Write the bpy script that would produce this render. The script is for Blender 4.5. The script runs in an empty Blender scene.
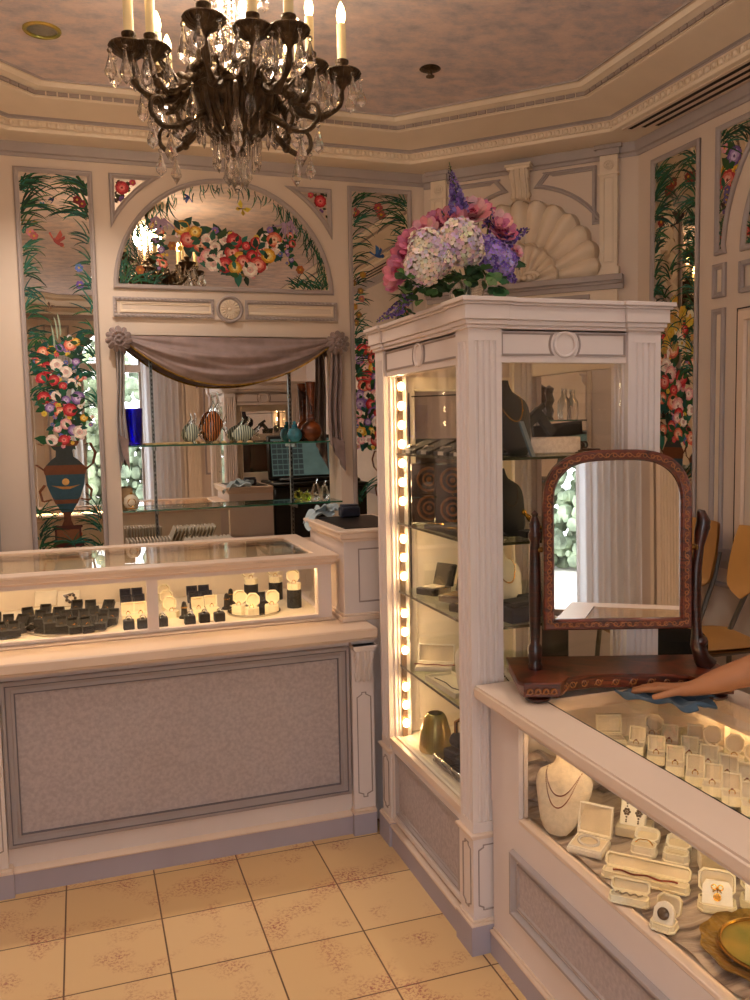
import bpy, bmesh, math, random
from math import pi, sin, cos, radians, sqrt, atan2, tan
from mathutils import Vector as V, Matrix
random.seed(11)
SC = bpy.context.scene
COL = SC.collection
R = random.uniform

# ------------------------------------------------------------------ camera
CAM_F, CAM_P, CAM_R, CAM_Y, CAM_H = 858.6, .08686, -.01922, -.3301, 1.63
_cy, _sy, _cp, _sp = cos(CAM_Y), sin(CAM_Y), cos(CAM_P), sin(CAM_P)
FW = V((-_sy*_cp, _cy*_cp, -_sp))
_r = V((_cy, _sy, 0)); _u = _r.cross(FW)
RT = _r*cos(CAM_R) + _u*sin(CAM_R); UP = -_r*sin(CAM_R) + _u*cos(CAM_R)
CP = V((0, 0, CAM_H))
cd = bpy.data.cameras.new('camera'); cam = bpy.data.objects.new('camera', cd); COL.objects.link(cam)
cam.matrix_world = Matrix.Translation(CP) @ Matrix((RT, UP, -FW)).transposed().to_4x4()
cd.sensor_fit = 'VERTICAL'; cd.sensor_height = 36; cd.lens = CAM_F/1000*36
cd.clip_start = .02; cd.clip_end = 200
SC.camera = cam
def ray(x, y): return RT*((x-375)/CAM_F) - UP*((y-500)/CAM_F) + FW
def hit(x, y, ax, val):                 # measured photo point on a known real plane -> world point
    d = ray(x, y); k = 'xyz'.index(ax); return CP + d*((val-CP[k])/d[k])
def hitd(x, y, S=6.787):                # on the diagonal wall X+Y=S
    d = ray(x, y); return CP + d*(S/(d.x+d.y))

# ------------------------------------------------------------------ mesh builder
class MB:
    def __init__(s, M=None):
        s.v = []; s.f = []; s.m = []; s.c = []; s.M = M or Matrix(); s.mi = 0; s.col = (1, 1, 1); s.usecol = False
    def add(s, vs, fs):
        b = len(s.v); M = s.M
        s.v += [M @ V(p) for p in vs]
        for f in fs:
            s.f.append([b+i for i in f]); s.m.append(s.mi); s.c.append(s.col)
    def box(s, x0, x1, y0, y1, z0, z1, b=0):
        if x0 > x1: x0, x1 = x1, x0
        if y0 > y1: y0, y1 = y1, y0
        if z0 > z1: z0, z1 = z1, z0
        b = min(b, (x1-x0)*.45, (y1-y0)*.45, (z1-z0)*.45)
        if b <= 0:
            s.add([(x, y, z) for z in (z0, z1) for y in (y0, y1) for x in (x0, x1)],
                  [(0, 2, 3, 1), (4, 5, 7, 6), (0, 1, 5, 4), (2, 6, 7, 3), (0, 4, 6, 2), (1, 3, 7, 5)]); return
        X = (x0, x1); Y = (y0, y1); Z = (z0, z1); vs = []; ix = {}
        for i in (0, 1):
            for j in (0, 1):
                for k in (0, 1):
                    c = (X[i], Y[j], Z[k]); sg = (1-2*i, 1-2*j, 1-2*k)
                    for a in range(3):
                        p = [c[q] + (0 if q == a else sg[q]*b) for q in range(3)]
                        ix[i, j, k, a] = len(vs); vs.append(p)
        fs = []
        for a in range(3):
            o = [q for q in range(3) if q != a]
            for e in (0, 1):
                q = []
                for (m, n) in ((0, 0), (1, 0), (1, 1), (0, 1)):
                    t = [0, 0, 0]; t[a] = e; t[o[0]] = m; t[o[1]] = n; q.append(ix[t[0], t[1], t[2], a])
                fs.append(q)
        for a in range(3):
            o = [q for q in range(3) if q != a]
            for m in (0, 1):
                for n in (0, 1):
                    q = []
                    for (e, w) in ((0, o[0]), (1, o[0]), (1, o[1]), (0, o[1])):
                        t = [0, 0, 0]; t[a] = e; t[o[0]] = m; t[o[1]] = n; q.append(ix[t[0], t[1], t[2], w])
                    fs.append(q)
        for i in (0, 1):
            for j in (0, 1):
                for k in (0, 1): fs.append([ix[i, j, k, a] for a in range(3)])
        s.add(vs, fs)
    def lathe(s, prof, seg=20, c=(0, 0, 0), ax='z', wob=None, a0=0, cap=True):
        vs = []; n = len(prof)
        for i in range(seg):
            a = a0 + 2*pi*i/seg; k = wob(a) if wob else 1
            for (r, z) in prof:
                x, y = r*k*cos(a), r*k*sin(a)
                p = (x, y, z) if ax == 'z' else ((z, x, y) if ax == 'x' else (y, z, x))
                vs.append((p[0]+c[0], p[1]+c[1], p[2]+c[2]))
        fs = []
        for i in range(seg):
            j = (i+1) % seg
            for k in range(n-1): fs.append((i*n+k, j*n+k, j*n+k+1, i*n+k+1))
        if cap and prof[0][0] > 1e-5: fs.append([i*n for i in range(seg)][::-1])
        if cap and prof[-1][0] > 1e-5: fs.append([i*n+n-1 for i in range(seg)])
        s.add(vs, fs)
    def tube(s, pts, rad, seg=8, flat=1, closed=False):
        P = [V(p) for p in pts]; n = len(P)
        rr = rad if isinstance(rad, (list, tuple)) else [rad]*n
        T = []
        for i in range(n):
            if closed: t = P[(i+1) % n]-P[i-1]
            else: t = P[min(i+1, n-1)]-P[max(i-1, 0)]
            T.append(t.normalized() if t.length > 1e-9 else V((0, 0, 1)))
        N = T[0].orthogonal().normalized(); vs = []
        if flat != 1:
            N = (V((0, 0, 1)) - T[0]*T[0].z); N = N.normalized() if N.length > 1e-4 else T[0].orthogonal().normalized()
        for i in range(n):
            N = (N - T[i]*N.dot(T[i])); N = N.normalized() if N.length > 1e-6 else T[i].orthogonal().normalized()
            B = T[i].cross(N)
            for k in range(seg):
                a = 2*pi*k/seg; vs.append(P[i] + (N*cos(a)*flat + B*sin(a))*rr[i])
        fs = []
        for i in range(n if closed else n-1):
            for k in range(seg):
                l = (k+1) % seg; j = (i+1) % n
                fs.append((i*seg+k, i*seg+l, j*seg+l, j*seg+k))
        if not closed: fs.append(list(range(seg))[::-1]); fs.append([(n-1)*seg+k for k in range(seg)])
        s.add(vs, fs)
    def sph(s, c, r, seg=10, rings=6, sc=(1, 1, 1)):
        vs = [(c[0], c[1], c[2]-r*sc[2])]
        for j in range(1, rings):
            p = -pi/2 + pi*j/rings
            for i in range(seg):
                a = 2*pi*i/seg; vs.append((c[0]+r*cos(p)*cos(a)*sc[0], c[1]+r*cos(p)*sin(a)*sc[1], c[2]+r*sin(p)*sc[2]))
        vs.append((c[0], c[1], c[2]+r*sc[2])); fs = []
        for i in range(seg): fs.append((0, 1+(i+1) % seg, 1+i))
        for j in range(rings-2):
            for i in range(seg):
                a = 1+j*seg; k = (i+1) % seg; fs.append((a+i, a+k, a+seg+k, a+seg+i))
        t = len(vs)-1; a = 1+(rings-2)*seg
        for i in range(seg): fs.append((a+i, a+(i+1) % seg, t))
        s.add(vs, fs)
    def torus(s, c, Rr, r, seg=20, sub=6, M=None):
        M = M or Matrix()
        s.tube([V(c) + (M @ V((Rr*cos(2*pi*i/seg), Rr*sin(2*pi*i/seg), 0))) for i in range(seg)], r, sub, closed=True)
    def prism(s, poly, n0, n1):             # polygon in (u,v), extruded from n0 to n1
        k = len(poly)
        vs = [(u, v, n0) for u, v in poly]+[(u, v, n1) for u, v in poly]
        fs = [list(range(k))[::-1], [k+i for i in range(k)]]
        for i in range(k): j = (i+1) % k; fs.append((i, j, k+j, k+i))
        s.add(vs, fs)
    def flat(s, poly, n): s.add([(u, v, n) for u, v in poly], [list(range(len(poly)))])
    def frame(s, path, prof, closed=True, k=None):   # path CCW in (u,v); prof = (inset, n); k = factor per edge
        n = len(path); m = len(prof); vs = []
        E_ = []
        for i in range(n):
            a = V(path[i]); b = V(path[(i+1) % n]); d = (b-a).normalized(); E_.append((d, V((-d.y, d.x))))
        for i in range(n):
            if closed or 0 < i < n-1: d0, m0 = E_[i-1]; d1, m1 = E_[i]; k0 = k[i-1] if k else 1; k1 = k[i] if k else 1
            elif i == 0: d0, m0 = E_[0]; d1, m1 = E_[0]; k0 = k1 = k[0] if k else 1
            else: d0, m0 = E_[n-2]; d1, m1 = E_[n-2]; k0 = k1 = k[n-2] if k else 1
            det = m0.x*m1.y-m0.y*m1.x
            for (o, h) in prof:
                a0, a1 = o*k0, o*k1
                if abs(det) < 1e-4: q = m0*(a0+a1)/2
                else: q = V(((a0*m1.y-a1*m0.y)/det, (m0.x*a1-m1.x*a0)/det))
                vs.append((path[i][0]+q.x, path[i][1]+q.y, h))
        fs = []
        for i in range(n if closed else n-1):
            j = (i+1) % n
            for q in range(m-1): fs.append((i*m+q, j*m+q, j*m+q+1, i*m+q+1))
        s.add(vs, fs)
    def grid(s, fn, nu, nv):
        vs = [fn(i/nu, j/nv) for j in range(nv+1) for i in range(nu+1)]; w = nu+1
        s.add(vs, [(j*w+i, j*w+i+1, (j+1)*w+i+1, (j+1)*w+i) for j in range(nv) for i in range(nu)])
    def at(s, M): o = s.M; s.M = o @ M; return o

def rect(u0, u1, v0, v1): return [(u0, v0), (u1, v0), (u1, v1), (u0, v1)]
def ngon(n, r, a0=0, sx=1, sy=1, c=(0, 0)): return [(c[0]+r*sx*cos(a0+2*pi*i/n), c[1]+r*sy*sin(a0+2*pi*i/n)) for i in range(n)]
def cut(u0, u1, v0, v1, c): return [(u0+c, v0), (u1-c, v0), (u1, v0+c), (u1, v1-c), (u1-c, v1), (u0+c, v1), (u0, v1-c), (u0, v0+c)]
def arc(c, r, a0, a1, n): return [(c[0]+r*cos(a0+(a1-a0)*i/n), c[1]+r*sin(a0+(a1-a0)*i/n)) for i in range(n+1)]
def MX(o, u, v, n):
    m = Matrix((V(u), V(v), V(n))).transposed().to_4x4(); m.translation = V(o); return m
def TR(x, y, z, rz=0, s=1): return Matrix.Translation((x, y, z)) @ Matrix.Rotation(rz, 4, 'Z') @ Matrix.Scale(s, 4)

def build(name, mb, mats, parent=None, world=True, sharp=40):
    me = bpy.data.meshes.new(name)
    off = V((0, 0, 0))
    if parent is not None and world:
        p = parent
        while p is not None: off += p.location; p = p.parent
    me.from_pydata([tuple(p-off) for p in mb.v], [], mb.f)
    if not isinstance(mats, (list, tuple)): mats = [mats]
    for m in mats: me.materials.append(m)
    me.polygons.foreach_set('material_index', mb.m)
    if mb.usecol:
        ca = me.color_attributes.new('Col', 'FLOAT_COLOR', 'CORNER'); d = []
        for p in me.polygons:
            c = mb.c[p.index]; d += [c[0], c[1], c[2], 1]*p.loop_total
        ca.data.foreach_set('color', d)
    bm = bmesh.new(); bm.from_mesh(me); bmesh.ops.recalc_face_normals(bm, faces=bm.faces); bm.to_mesh(me); bm.free()
    me.polygons.foreach_set('use_smooth', [True]*len(me.polygons))
    me.set_sharp_from_angle(angle=radians(sharp))
    o = bpy.data.objects.new(name, me); COL.objects.link(o)
    if parent is not None: o.parent = parent
    return o
def tag(o, label, cat, group=None, kind=None):
    if label: o['label'] = label
    if cat: o['category'] = cat
    if group: o['group'] = group
    if kind: o['kind'] = kind
    return o
def thing(name, label, cat, loc=(0, 0, 0), rz=0, group=None):
    o = bpy.data.objects.new(name, None); COL.objects.link(o); o.empty_display_size = .05
    o.location = loc; o.rotation_euler = (0, 0, rz); return tag(o, label, cat, group)
def struct(name, mb, mats, parent=None):
    o = build(name, mb, mats, parent)
    if parent is None: o['kind'] = 'structure'
    return o
def kids(o): return [c for c in COL.objects if c.parent == o]
def dup(root, loc, rz=0, label=None, group=None, scale=None):
    r_ = root.copy(); COL.objects.link(r_); r_.location = loc; r_.rotation_euler = (0, 0, rz)
    if label: r_['label'] = label
    if group: r_['group'] = group
    if scale: r_.scale = (scale,)*3
    for ch in root.children:
        c = ch.copy(); COL.objects.link(c); c.parent = r_
        for g in ch.children:
            d = g.copy(); COL.objects.link(d); d.parent = c
    return r_
class Kind:                               # first placement moves the original, later ones copy it
    def __init__(s, root): s.root = root; s.used = False
    def put(s, loc, rz, label, group, scale=None):
        if not s.used:
            s.used = True; o = s.root; o.location = loc; o.rotation_euler = (0, 0, rz)
            tag(o, label, None, group)
            if scale: o.scale = (scale,)*3
            return o
        return dup(s.root, loc, rz, label, group, scale)
ORD = 'first second third fourth fifth sixth seventh eighth ninth tenth eleventh twelfth thirteenth fourteenth fifteenth sixteenth'.split()

# ------------------------------------------------------------------ materials
def lin(h):
    h = h.lstrip('#'); c = [int(h[i:i+2], 16)/255 for i in (0, 2, 4)]
    return tuple(x/12.92 if x <= .04045 else ((x+.055)/1.055)**2.4 for x in c)
def nt(name):
    m = bpy.data.materials.new(name); m.use_nodes = True; t = m.node_tree; t.nodes.clear()
    o = t.nodes.new('ShaderNodeOutputMaterial'); return m, t, o
def mat(name, col, rough=.5, metal=0, var=.06, scale=12, bump=0, bscale=60, spec=.5, sheen=0, coat=0, col2=None, emit=0):
    m, t, o = nt(name); N = t.nodes; L = t.links
    b = N.new('ShaderNodeBsdfPrincipled'); L.new(b.outputs[0], o.inputs[0])
    tc = N.new('ShaderNodeTexCoord'); nz = N.new('ShaderNodeTexNoise'); nz.inputs['Scale'].default_value = scale; nz.inputs['Detail'].default_value = 4
    L.new(tc.outputs['Object'], nz.inputs['Vector'])
    rp = N.new('ShaderNodeValToRGB'); c = lin(col) if isinstance(col, str) else col
    c2 = lin(col2) if col2 else tuple(max(0, x*(1-var*2)) for x in c)
    rp.color_ramp.elements[0].position = .35; rp.color_ramp.elements[1].position = .65
    rp.color_ramp.elements[0].color = (*c2, 1); rp.color_ramp.elements[1].color = (*c, 1)
    L.new(nz.outputs['Fac'], rp.inputs[0]); L.new(rp.outputs[0], b.inputs['Base Color'])
    b.inputs['Roughness'].default_value = rough; b.inputs['Metallic'].default_value = metal
    b.inputs['Specular IOR Level'].default_value = spec
    if sheen: b.inputs['Sheen Weight'].default_value = sheen
    if coat: b.inputs['Coat Weight'].default_value = coat
    if emit:
        L.new(rp.outputs[0], b.inputs['Emission Color']); b.inputs['Emission Strength'].default_value = emit
    if bump:
        n2 = N.new('ShaderNodeTexNoise'); n2.inputs['Scale'].default_value = bscale; n2.inputs['Detail'].default_value = 5
        L.new(tc.outputs['Object'], n2.inputs['Vector'])
        bp = N.new('ShaderNodeBump'); bp.inputs['Strength'].default_value = bump; bp.inputs['Distance'].default_value = .01
        L.new(n2.outputs['Fac'], bp.inputs['Height']); L.new(bp.outputs[0], b.inputs['Normal'])
    return m
def emis(name, col, st):
    m, t, o = nt(name); N = t.nodes
    e = N.new('ShaderNodeEmission'); e.inputs[0].default_value = (*col, 1); e.inputs[1].default_value = st
    t.links.new(e.outputs[0], o.inputs[0]); return m
def pane(name, tint=(1, 1, 1), ior=1.45, rough=0.0, k=1.0):
    m, t, o = nt(name); N = t.nodes; L = t.links
    a = N.new('ShaderNodeBsdfTransparent'); a.inputs[0].default_value = (*tint, 1)
    g = N.new('ShaderNodeBsdfGlossy'); g.inputs['Roughness'].default_value = rough
    f = N.new('ShaderNodeLayerWeight'); f.inputs[0].default_value = .5
    pw = N.new('ShaderNodeMath'); pw.operation = 'POWER'; pw.inputs[1].default_value = 5
    mu = N.new('ShaderNodeMath'); mu.operation = 'MULTIPLY_ADD'; mu.inputs[1].default_value = .9*k; mu.inputs[2].default_value = .03*k
    mx = N.new('ShaderNodeMixShader'); L.new(f.outputs['Facing'], pw.inputs[0]); L.new(pw.outputs[0], mu.inputs[0]); L.new(mu.outputs[0], mx.inputs[0]); L.new(a.outputs[0], mx.inputs[1]); L.new(g.outputs[0], mx.inputs[2])
    L.new(mx.outputs[0], o.inputs[0]); return m
def glass(name, col=(1, 1, 1), rough=0, ior=1.5, mixt=.0):
    m, t, o = nt(name); N = t.nodes; L = t.links
    b = N.new('ShaderNodeBsdfPrincipled'); b.inputs['Base Color'].default_value = (*col, 1); b.inputs['Roughness'].default_value = rough
    b.inputs['Transmission Weight'].default_value = 1; b.inputs['IOR'].default_value = ior
    if mixt:
        a = N.new('ShaderNodeBsdfTransparent'); mx = N.new('ShaderNodeMixShader'); mx.inputs[0].default_value = mixt
        L.new(b.outputs[0], mx.inputs[1]); L.new(a.outputs[0], mx.inputs[2]); L.new(mx.outputs[0], o.inputs[0])
    else: L.new(b.outputs[0], o.inputs[0])
    return m
def mirror_mat(name, col, rough=.01, blotch=0):
    m, t, o = nt(name); N = t.nodes; L = t.links
    b = N.new('ShaderNodeBsdfPrincipled'); b.inputs['Metallic'].default_value = 1; b.inputs['Roughness'].default_value = rough
    tc = N.new('ShaderNodeTexCoord'); nz = N.new('ShaderNodeTexNoise'); nz.inputs['Scale'].default_value = 5; nz.inputs['Detail'].default_value = 5
    L.new(tc.outputs['Object'], nz.inputs['Vector'])
    rp = N.new('ShaderNodeValToRGB'); rp.color_ramp.elements[0].position = .3; rp.color_ramp.elements[1].position = .6
    rp.color_ramp.elements[0].color = (*[c*(1-blotch) for c in col], 1); rp.color_ramp.elements[1].color = (*col, 1)
    L.new(nz.outputs['Fac'], rp.inputs[0]); L.new(rp.outputs[0], b.inputs['Base Color']); L.new(b.outputs[0], o.inputs[0]); return m
def vcol(name, rough=.6, spec=.3, dim=.25):
    m, t, o = nt(name); N = t.nodes; L = t.links
    b = N.new('ShaderNodeBsdfPrincipled'); a = N.new('ShaderNodeAttribute'); a.attribute_name = 'Col'
    tc = N.new('ShaderNodeTexCoord'); nz = N.new('ShaderNodeTexNoise'); nz.inputs['Scale'].default_value = 90
    L.new(tc.outputs['Object'], nz.inputs['Vector'])
    mx = N.new('ShaderNodeMix'); mx.data_type = 'RGBA'; mx.blend_type = 'MULTIPLY'; mx.inputs[0].default_value = .5
    L.new(a.outputs['Color'], mx.inputs[6]); L.new(nz.outputs['Fac'], mx.inputs[7])
    mm = N.new('ShaderNodeMix'); mm.data_type = 'RGBA'; mm.blend_type = 'ADD'; mm.inputs[0].default_value = dim
    L.new(mx.outputs[2], mm.inputs[6]); L.new(a.outputs['Color'], mm.inputs[7])
    L.new(mm.outputs[2], b.inputs['Base Color']); b.inputs['Roughness'].default_value = rough; b.inputs['Specular IOR Level'].default_value = spec
    L.new(b.outputs[0], o.inputs[0]); return m

M = {}
M['wall'] = mat('painted_wall', '#d8c5b5', .55, var=.02, scale=2)
M['cream'] = mat('cream_trim', '#e6d3bd', .5, var=.03, scale=6)
M['grey'] = mat('lavender_grey_trim', '#aa9d9a', .5, var=.04, scale=6)
M['greyd'] = mat('dark_grey_line', '#6e666c', .6, var=.05)
M['plinth'] = mat('grey_plinth_paint', '#b0a5ae', .5, var=.05, scale=3)
M['white'] = mat('white_cabinet_paint', '#e2d3cc', .4, var=.025, scale=4)
M['peach'] = mat('warm_cream_paint', '#e6cdb8', .35, var=.03, scale=3)
M['inner'] = mat('cream_case_lining', '#f3e5d2', .6, var=.03)
M['seam'] = mat('panel_seam_shadow', '#a3928a', .7, var=.05)
M['dark'] = mat('dark_gap', '#1a1412', .8)
M['fabric'] = mat('grey_linen_panel', '#bcaeac', .8, var=.09, scale=75, bump=.25, bscale=160, spec=.2)
M['bronze'] = mat('dark_bronze', '#5e4a34', .42, .55, var=.3, scale=30, bump=.5, bscale=120)
M['brass'] = mat('aged_brass', '#7d5a2c', .35, .9, var=.15)
M['candle'] = mat('ivory_candle_sleeve', '#e9cf9a', .5, emit=.25)
M['flame'] = emis('candle_bulb_glow', (1, .66, .28), 34)
M['bulb'] = emis('strip_bulb_glow', (1, .67, .33), 80)
M['lamp'] = emis('downlight_glow', (1, .86, .68), 5)
M['tube'] = emis('case_light_tube', (1, .66, .32), 42)
M['tube2'] = emis('counter_light_tube', (1, .66, .32), 19)
M['crystal'] = glass('crystal', (1, .97, .93), 0, 1.5, .25)
M['bead'] = glass('crystal_bead', (1, .93, .82), .02, 1.5, .15)
M['pane'] = pane('window_glass', (.98, .975, .965), 1.45)
M['shelf'] = pane('shelf_glass', (.87, .93, .88), 1.45)
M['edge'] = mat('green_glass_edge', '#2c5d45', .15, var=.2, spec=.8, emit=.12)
M['edged'] = mat('dark_glass_edge', '#4b4a34', .15, var=.2, spec=.8)
M['mirror'] = mirror_mat('antique_mirror', (.80, .735, .62), .012, .18)
M['mirrorc'] = mirror_mat('clear_mirror', (.88, .85, .80), .004)
M['paint'] = vcol('painted_decoration', .5, .3, .16)
M['petal'] = vcol('silk_petals', .7, .2, .45)
M['mauve'] = mat('mauve_silk', '#8f7976', .45, var=.12, scale=20, sheen=.6, spec=.4)
M['satin'] = mat('cream_satin', '#e2d2b4', .35, var=.08, scale=14, sheen=.4)
M['silk'] = mat('silvery_silk', '#b3a294', .35, var=.2, scale=9, sheen=.6, col2='#6d5a56')
M['cbox'] = mat('cream_leatherette', '#efe4c4', .42, var=.04, scale=40)
M['wbox'] = mat('white_leatherette', '#f2ebdc', .42, var=.04, scale=40)
M['velvet'] = mat('black_velvet', '#130f0e', .85, sheen=.08, var=.2)
M['bcloth'] = mat('black_upholstery', '#0b0909', .85, spec=.15)
M['navy'] = mat('navy_velvet', '#1a1b33', .75, sheen=.12, var=.2)
M['ltan'] = mat('ivory_linen_bust', '#d9cbb4', .8, var=.06, scale=80, bump=.2, bscale=200)
M['wbust'] = mat('white_bust_leather', '#e8ddcc', .5, var=.04)
M['gold'] = mat('polished_gold', '#d9a441', .2, 1, var=.1)
M['silver'] = mat('polished_silver', '#cfccc6', .18, 1, var=.1)
M['chrome'] = mat('slotted_steel', '#8d8984', .3, 1, var=.3, scale=80)
M['garnet'] = mat('garnet_beads', '#8a2f2a', .2, var=.2, spec=.8)
M['amberg'] = glass('amber_stone', (1, .45, .08), .02)
M['pearl'] = mat('pearl_beads', '#d8d2cc', .2, var=.1, spec=.8)
M['dpearl'] = mat('dark_beads', '#6a5a50', .2, .4, var=.3, spec=.8)
M['black'] = mat('black_plastic', '#0f0d0d', .4, var=.1)
M['screen'] = mat('lit_screen', '#5e7a78', .3, var=.1, emit=.5)
M['screen2'] = mat('lit_screen_dark_cells', '#39474a', .3, var=.1, emit=.4)
M['cobalt'] = glass('cobalt_glass', (.06, .03, .75), .03, 1.5, .1)
M['amber'] = mat('iridescent_amber_glass', '#a04f18', .16, .35, var=.45, scale=9, spec=.8, col2='#3a1a0c')
M['turq'] = mat('turquoise_glass', '#3f93a8', .12, var=.3, scale=20, spec=.8)
M['green'] = glass('green_glass', (.55, .75, .12), .02)
M['clear'] = glass('clear_glass', (.96, .98, .97), 0, 1.45, .2)
M['fish'] = mat('striped_amber_glass', '#7a2f12', .12, var=.4, scale=30, spec=.8, col2='#2c1008')
M['fishs'] = mat('silver_green_glass', '#a9b7a4', .1, .4, var=.6, scale=25, spec=.9, col2='#1b2a3a')
M['sand'] = mat('sandy_shells', '#d9b77e', .7, var=.2, scale=30, bump=.4)
M['paper'] = mat('white_paper', '#ddd2c2', .7, var=.06)
M['kraft'] = mat('tan_card', '#b99a72', .7, var=.1)
M['ltblue'] = mat('pale_blue_cotton', '#a9bcc6', .8, var=.08, scale=30, sheen=.3)
M['blue'] = mat('blue_cloth', '#3a5062', .8, var=.12, scale=40, sheen=.3)
M['skin'] = mat('skin', '#b0744c', .5, var=.05, scale=9, spec=.4)
M['hair'] = mat('brown_hair', '#3a2618', .6, var=.3, scale=60)
M['shirt'] = mat('dark_shirt', '#2b2a31', .8, var=.1)
M['chairw'] = mat('beech_plywood', '#c9924f', .38, var=.1, scale=3, coat=.2)
M['chairm'] = mat('grey_chair_steel', '#7c756e', .3, .8)
def sheer():
    m, t, o = nt('white_sheer'); N = t.nodes; L = t.links
    d = N.new('ShaderNodeBsdfDiffuse'); d.inputs[0].default_value = (*lin('#eeeaea'), 1); a = N.new('ShaderNodeBsdfTranslucent'); a.inputs[0].default_value = (*lin('#eef0f4'), 1)
    w = N.new('ShaderNodeTexNoise'); w.inputs['Scale'].default_value = 40; r_ = N.new('ShaderNodeMapRange'); r_.inputs[3].default_value = .45; r_.inputs[4].default_value = .6
    x = N.new('ShaderNodeMixShader'); L.new(w.outputs['Fac'], r_.inputs[0]); L.new(r_.outputs[0], x.inputs[0]); L.new(d.outputs[0], x.inputs[1]); L.new(a.outputs[0], x.inputs[2]); L.new(x.outputs[0], o.inputs[0]); return m
M['curtain'] = sheer()
M['hedge'] = mat('hedge_green', '#b4c4a4', .8, var=.4, scale=3)
M['out'] = mat('pavement', '#cfc8bd', .8, var=.1)
M['tray'] = mat('gilt_metal_tray', '#b08a3c', .3, .9, var=.3, scale=30, bump=.4, bscale=70)
M['iris'] = mat('gold_iridescent_glass', '#c7a04a', .2, .4, var=.3, scale=8, spec=.8, col2='#7f8a3e')
def wood(name, c1, c2, scale=6, dist=6, rough=.28):
    m, t, o = nt(name); N = t.nodes; L = t.links
    b = N.new('ShaderNodeBsdfPrincipled'); tc = N.new('ShaderNodeTexCoord'); mp = N.new('ShaderNodeMapping'); mp.inputs['Scale'].default_value = (1, 1, 6)
    w = N.new('ShaderNodeTexNoise'); w.inputs['Scale'].default_value = scale; w.inputs['Detail'].default_value = 6; w.inputs['Distortion'].default_value = dist
    rp = N.new('ShaderNodeValToRGB'); rp.color_ramp.elements[0].color = (*lin(c1), 1); rp.color_ramp.elements[1].color = (*lin(c2), 1)
    rp.color_ramp.elements[0].position = .35; rp.color_ramp.elements[1].position = .7
    L.new(tc.outputs['Object'], mp.inputs[0]); L.new(mp.outputs[0], w.inputs['Vector']); L.new(w.outputs['Fac'], rp.inputs[0]); L.new(rp.outputs[0], b.inputs['Base Color'])
    b.inputs['Roughness'].default_value = rough; b.inputs['Coat Weight'].default_value = .3; L.new(b.outputs[0], o.inputs[0]); return m
def stripes(name, c1, c2, sc, rough=.12):
    m, t, o = nt(name); N = t.nodes; L = t.links
    b = N.new('ShaderNodeBsdfPrincipled'); b.inputs['Roughness'].default_value = rough; b.inputs['Coat Weight'].default_value = .5
    tc = N.new('ShaderNodeTexCoord'); w = N.new('ShaderNodeTexWave'); w.inputs['Scale'].default_value = sc; w.inputs['Distortion'].default_value = 2
    rp = N.new('ShaderNodeValToRGB'); rp.color_ramp.elements[0].color = (*lin(c1), 1); rp.color_ramp.elements[1].color = (*lin(c2), 1); rp.color_ramp.elements[0].position = .35; rp.color_ramp.elements[1].position = .6
    L.new(tc.outputs['Object'], w.inputs['Vector']); L.new(w.outputs['Fac'], rp.inputs[0]); L.new(rp.outputs[0], b.inputs['Base Color']); L.new(b.outputs[0], o.inputs[0]); return m
M['fish'] = stripes('striped_amber_glass', '#3a140a', '#a8683a', 22); M['fishs'] = stripes('striped_silver_glass', '#59655f', '#b9c1ae', 24)
M['wood'] = wood('mahogany', '#2e1009', '#7a3318', 7, 2)
M['woodd'] = wood('dark_mahogany', '#1a0a07', '#43190e', 7, 2)
M['inlay'] = mat('satinwood_inlay', '#a8652c', .35, var=.2, scale=50, coat=.3)

def ceiling_mat():
    m, t, o = nt('mottled_ceiling_paper'); N = t.nodes; L = t.links
    b = N.new('ShaderNodeBsdfPrincipled'); b.inputs['Roughness'].default_value = .7; b.inputs['Specular IOR Level'].default_value = .2
    tc = N.new('ShaderNodeTexCoord'); mp = N.new('ShaderNodeMapping'); mp.inputs['Scale'].default_value = (1, 1.35, 1); mp.inputs['Rotation'].default_value = (0, 0, .5)
    a = N.new('ShaderNodeTexNoise'); a.inputs['Scale'].default_value = 7; a.inputs['Detail'].default_value = 8; a.inputs['Roughness'].default_value = .72
    rp = N.new('ShaderNodeValToRGB'); e = rp.color_ramp.elements
    e[0].position = .3; e[0].color = (*lin('#b0aab4'), 1); e[1].position = .72; e[1].color = (*lin('#f0dcd6'), 1)
    x = e.new(.45); x.color = (*lin('#cfc3c6'), 1); x = e.new(.56); x.color = (*lin('#e3cfcb'), 1)
    L.new(tc.outputs['Object'], mp.inputs[0]); L.new(mp.outputs[0], a.inputs['Vector']); L.new(a.outputs['Fac'], rp.inputs[0]); L.new(rp.outputs[0], b.inputs['Base Color']); L.new(b.outputs[0], o.inputs[0]); return m
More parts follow.
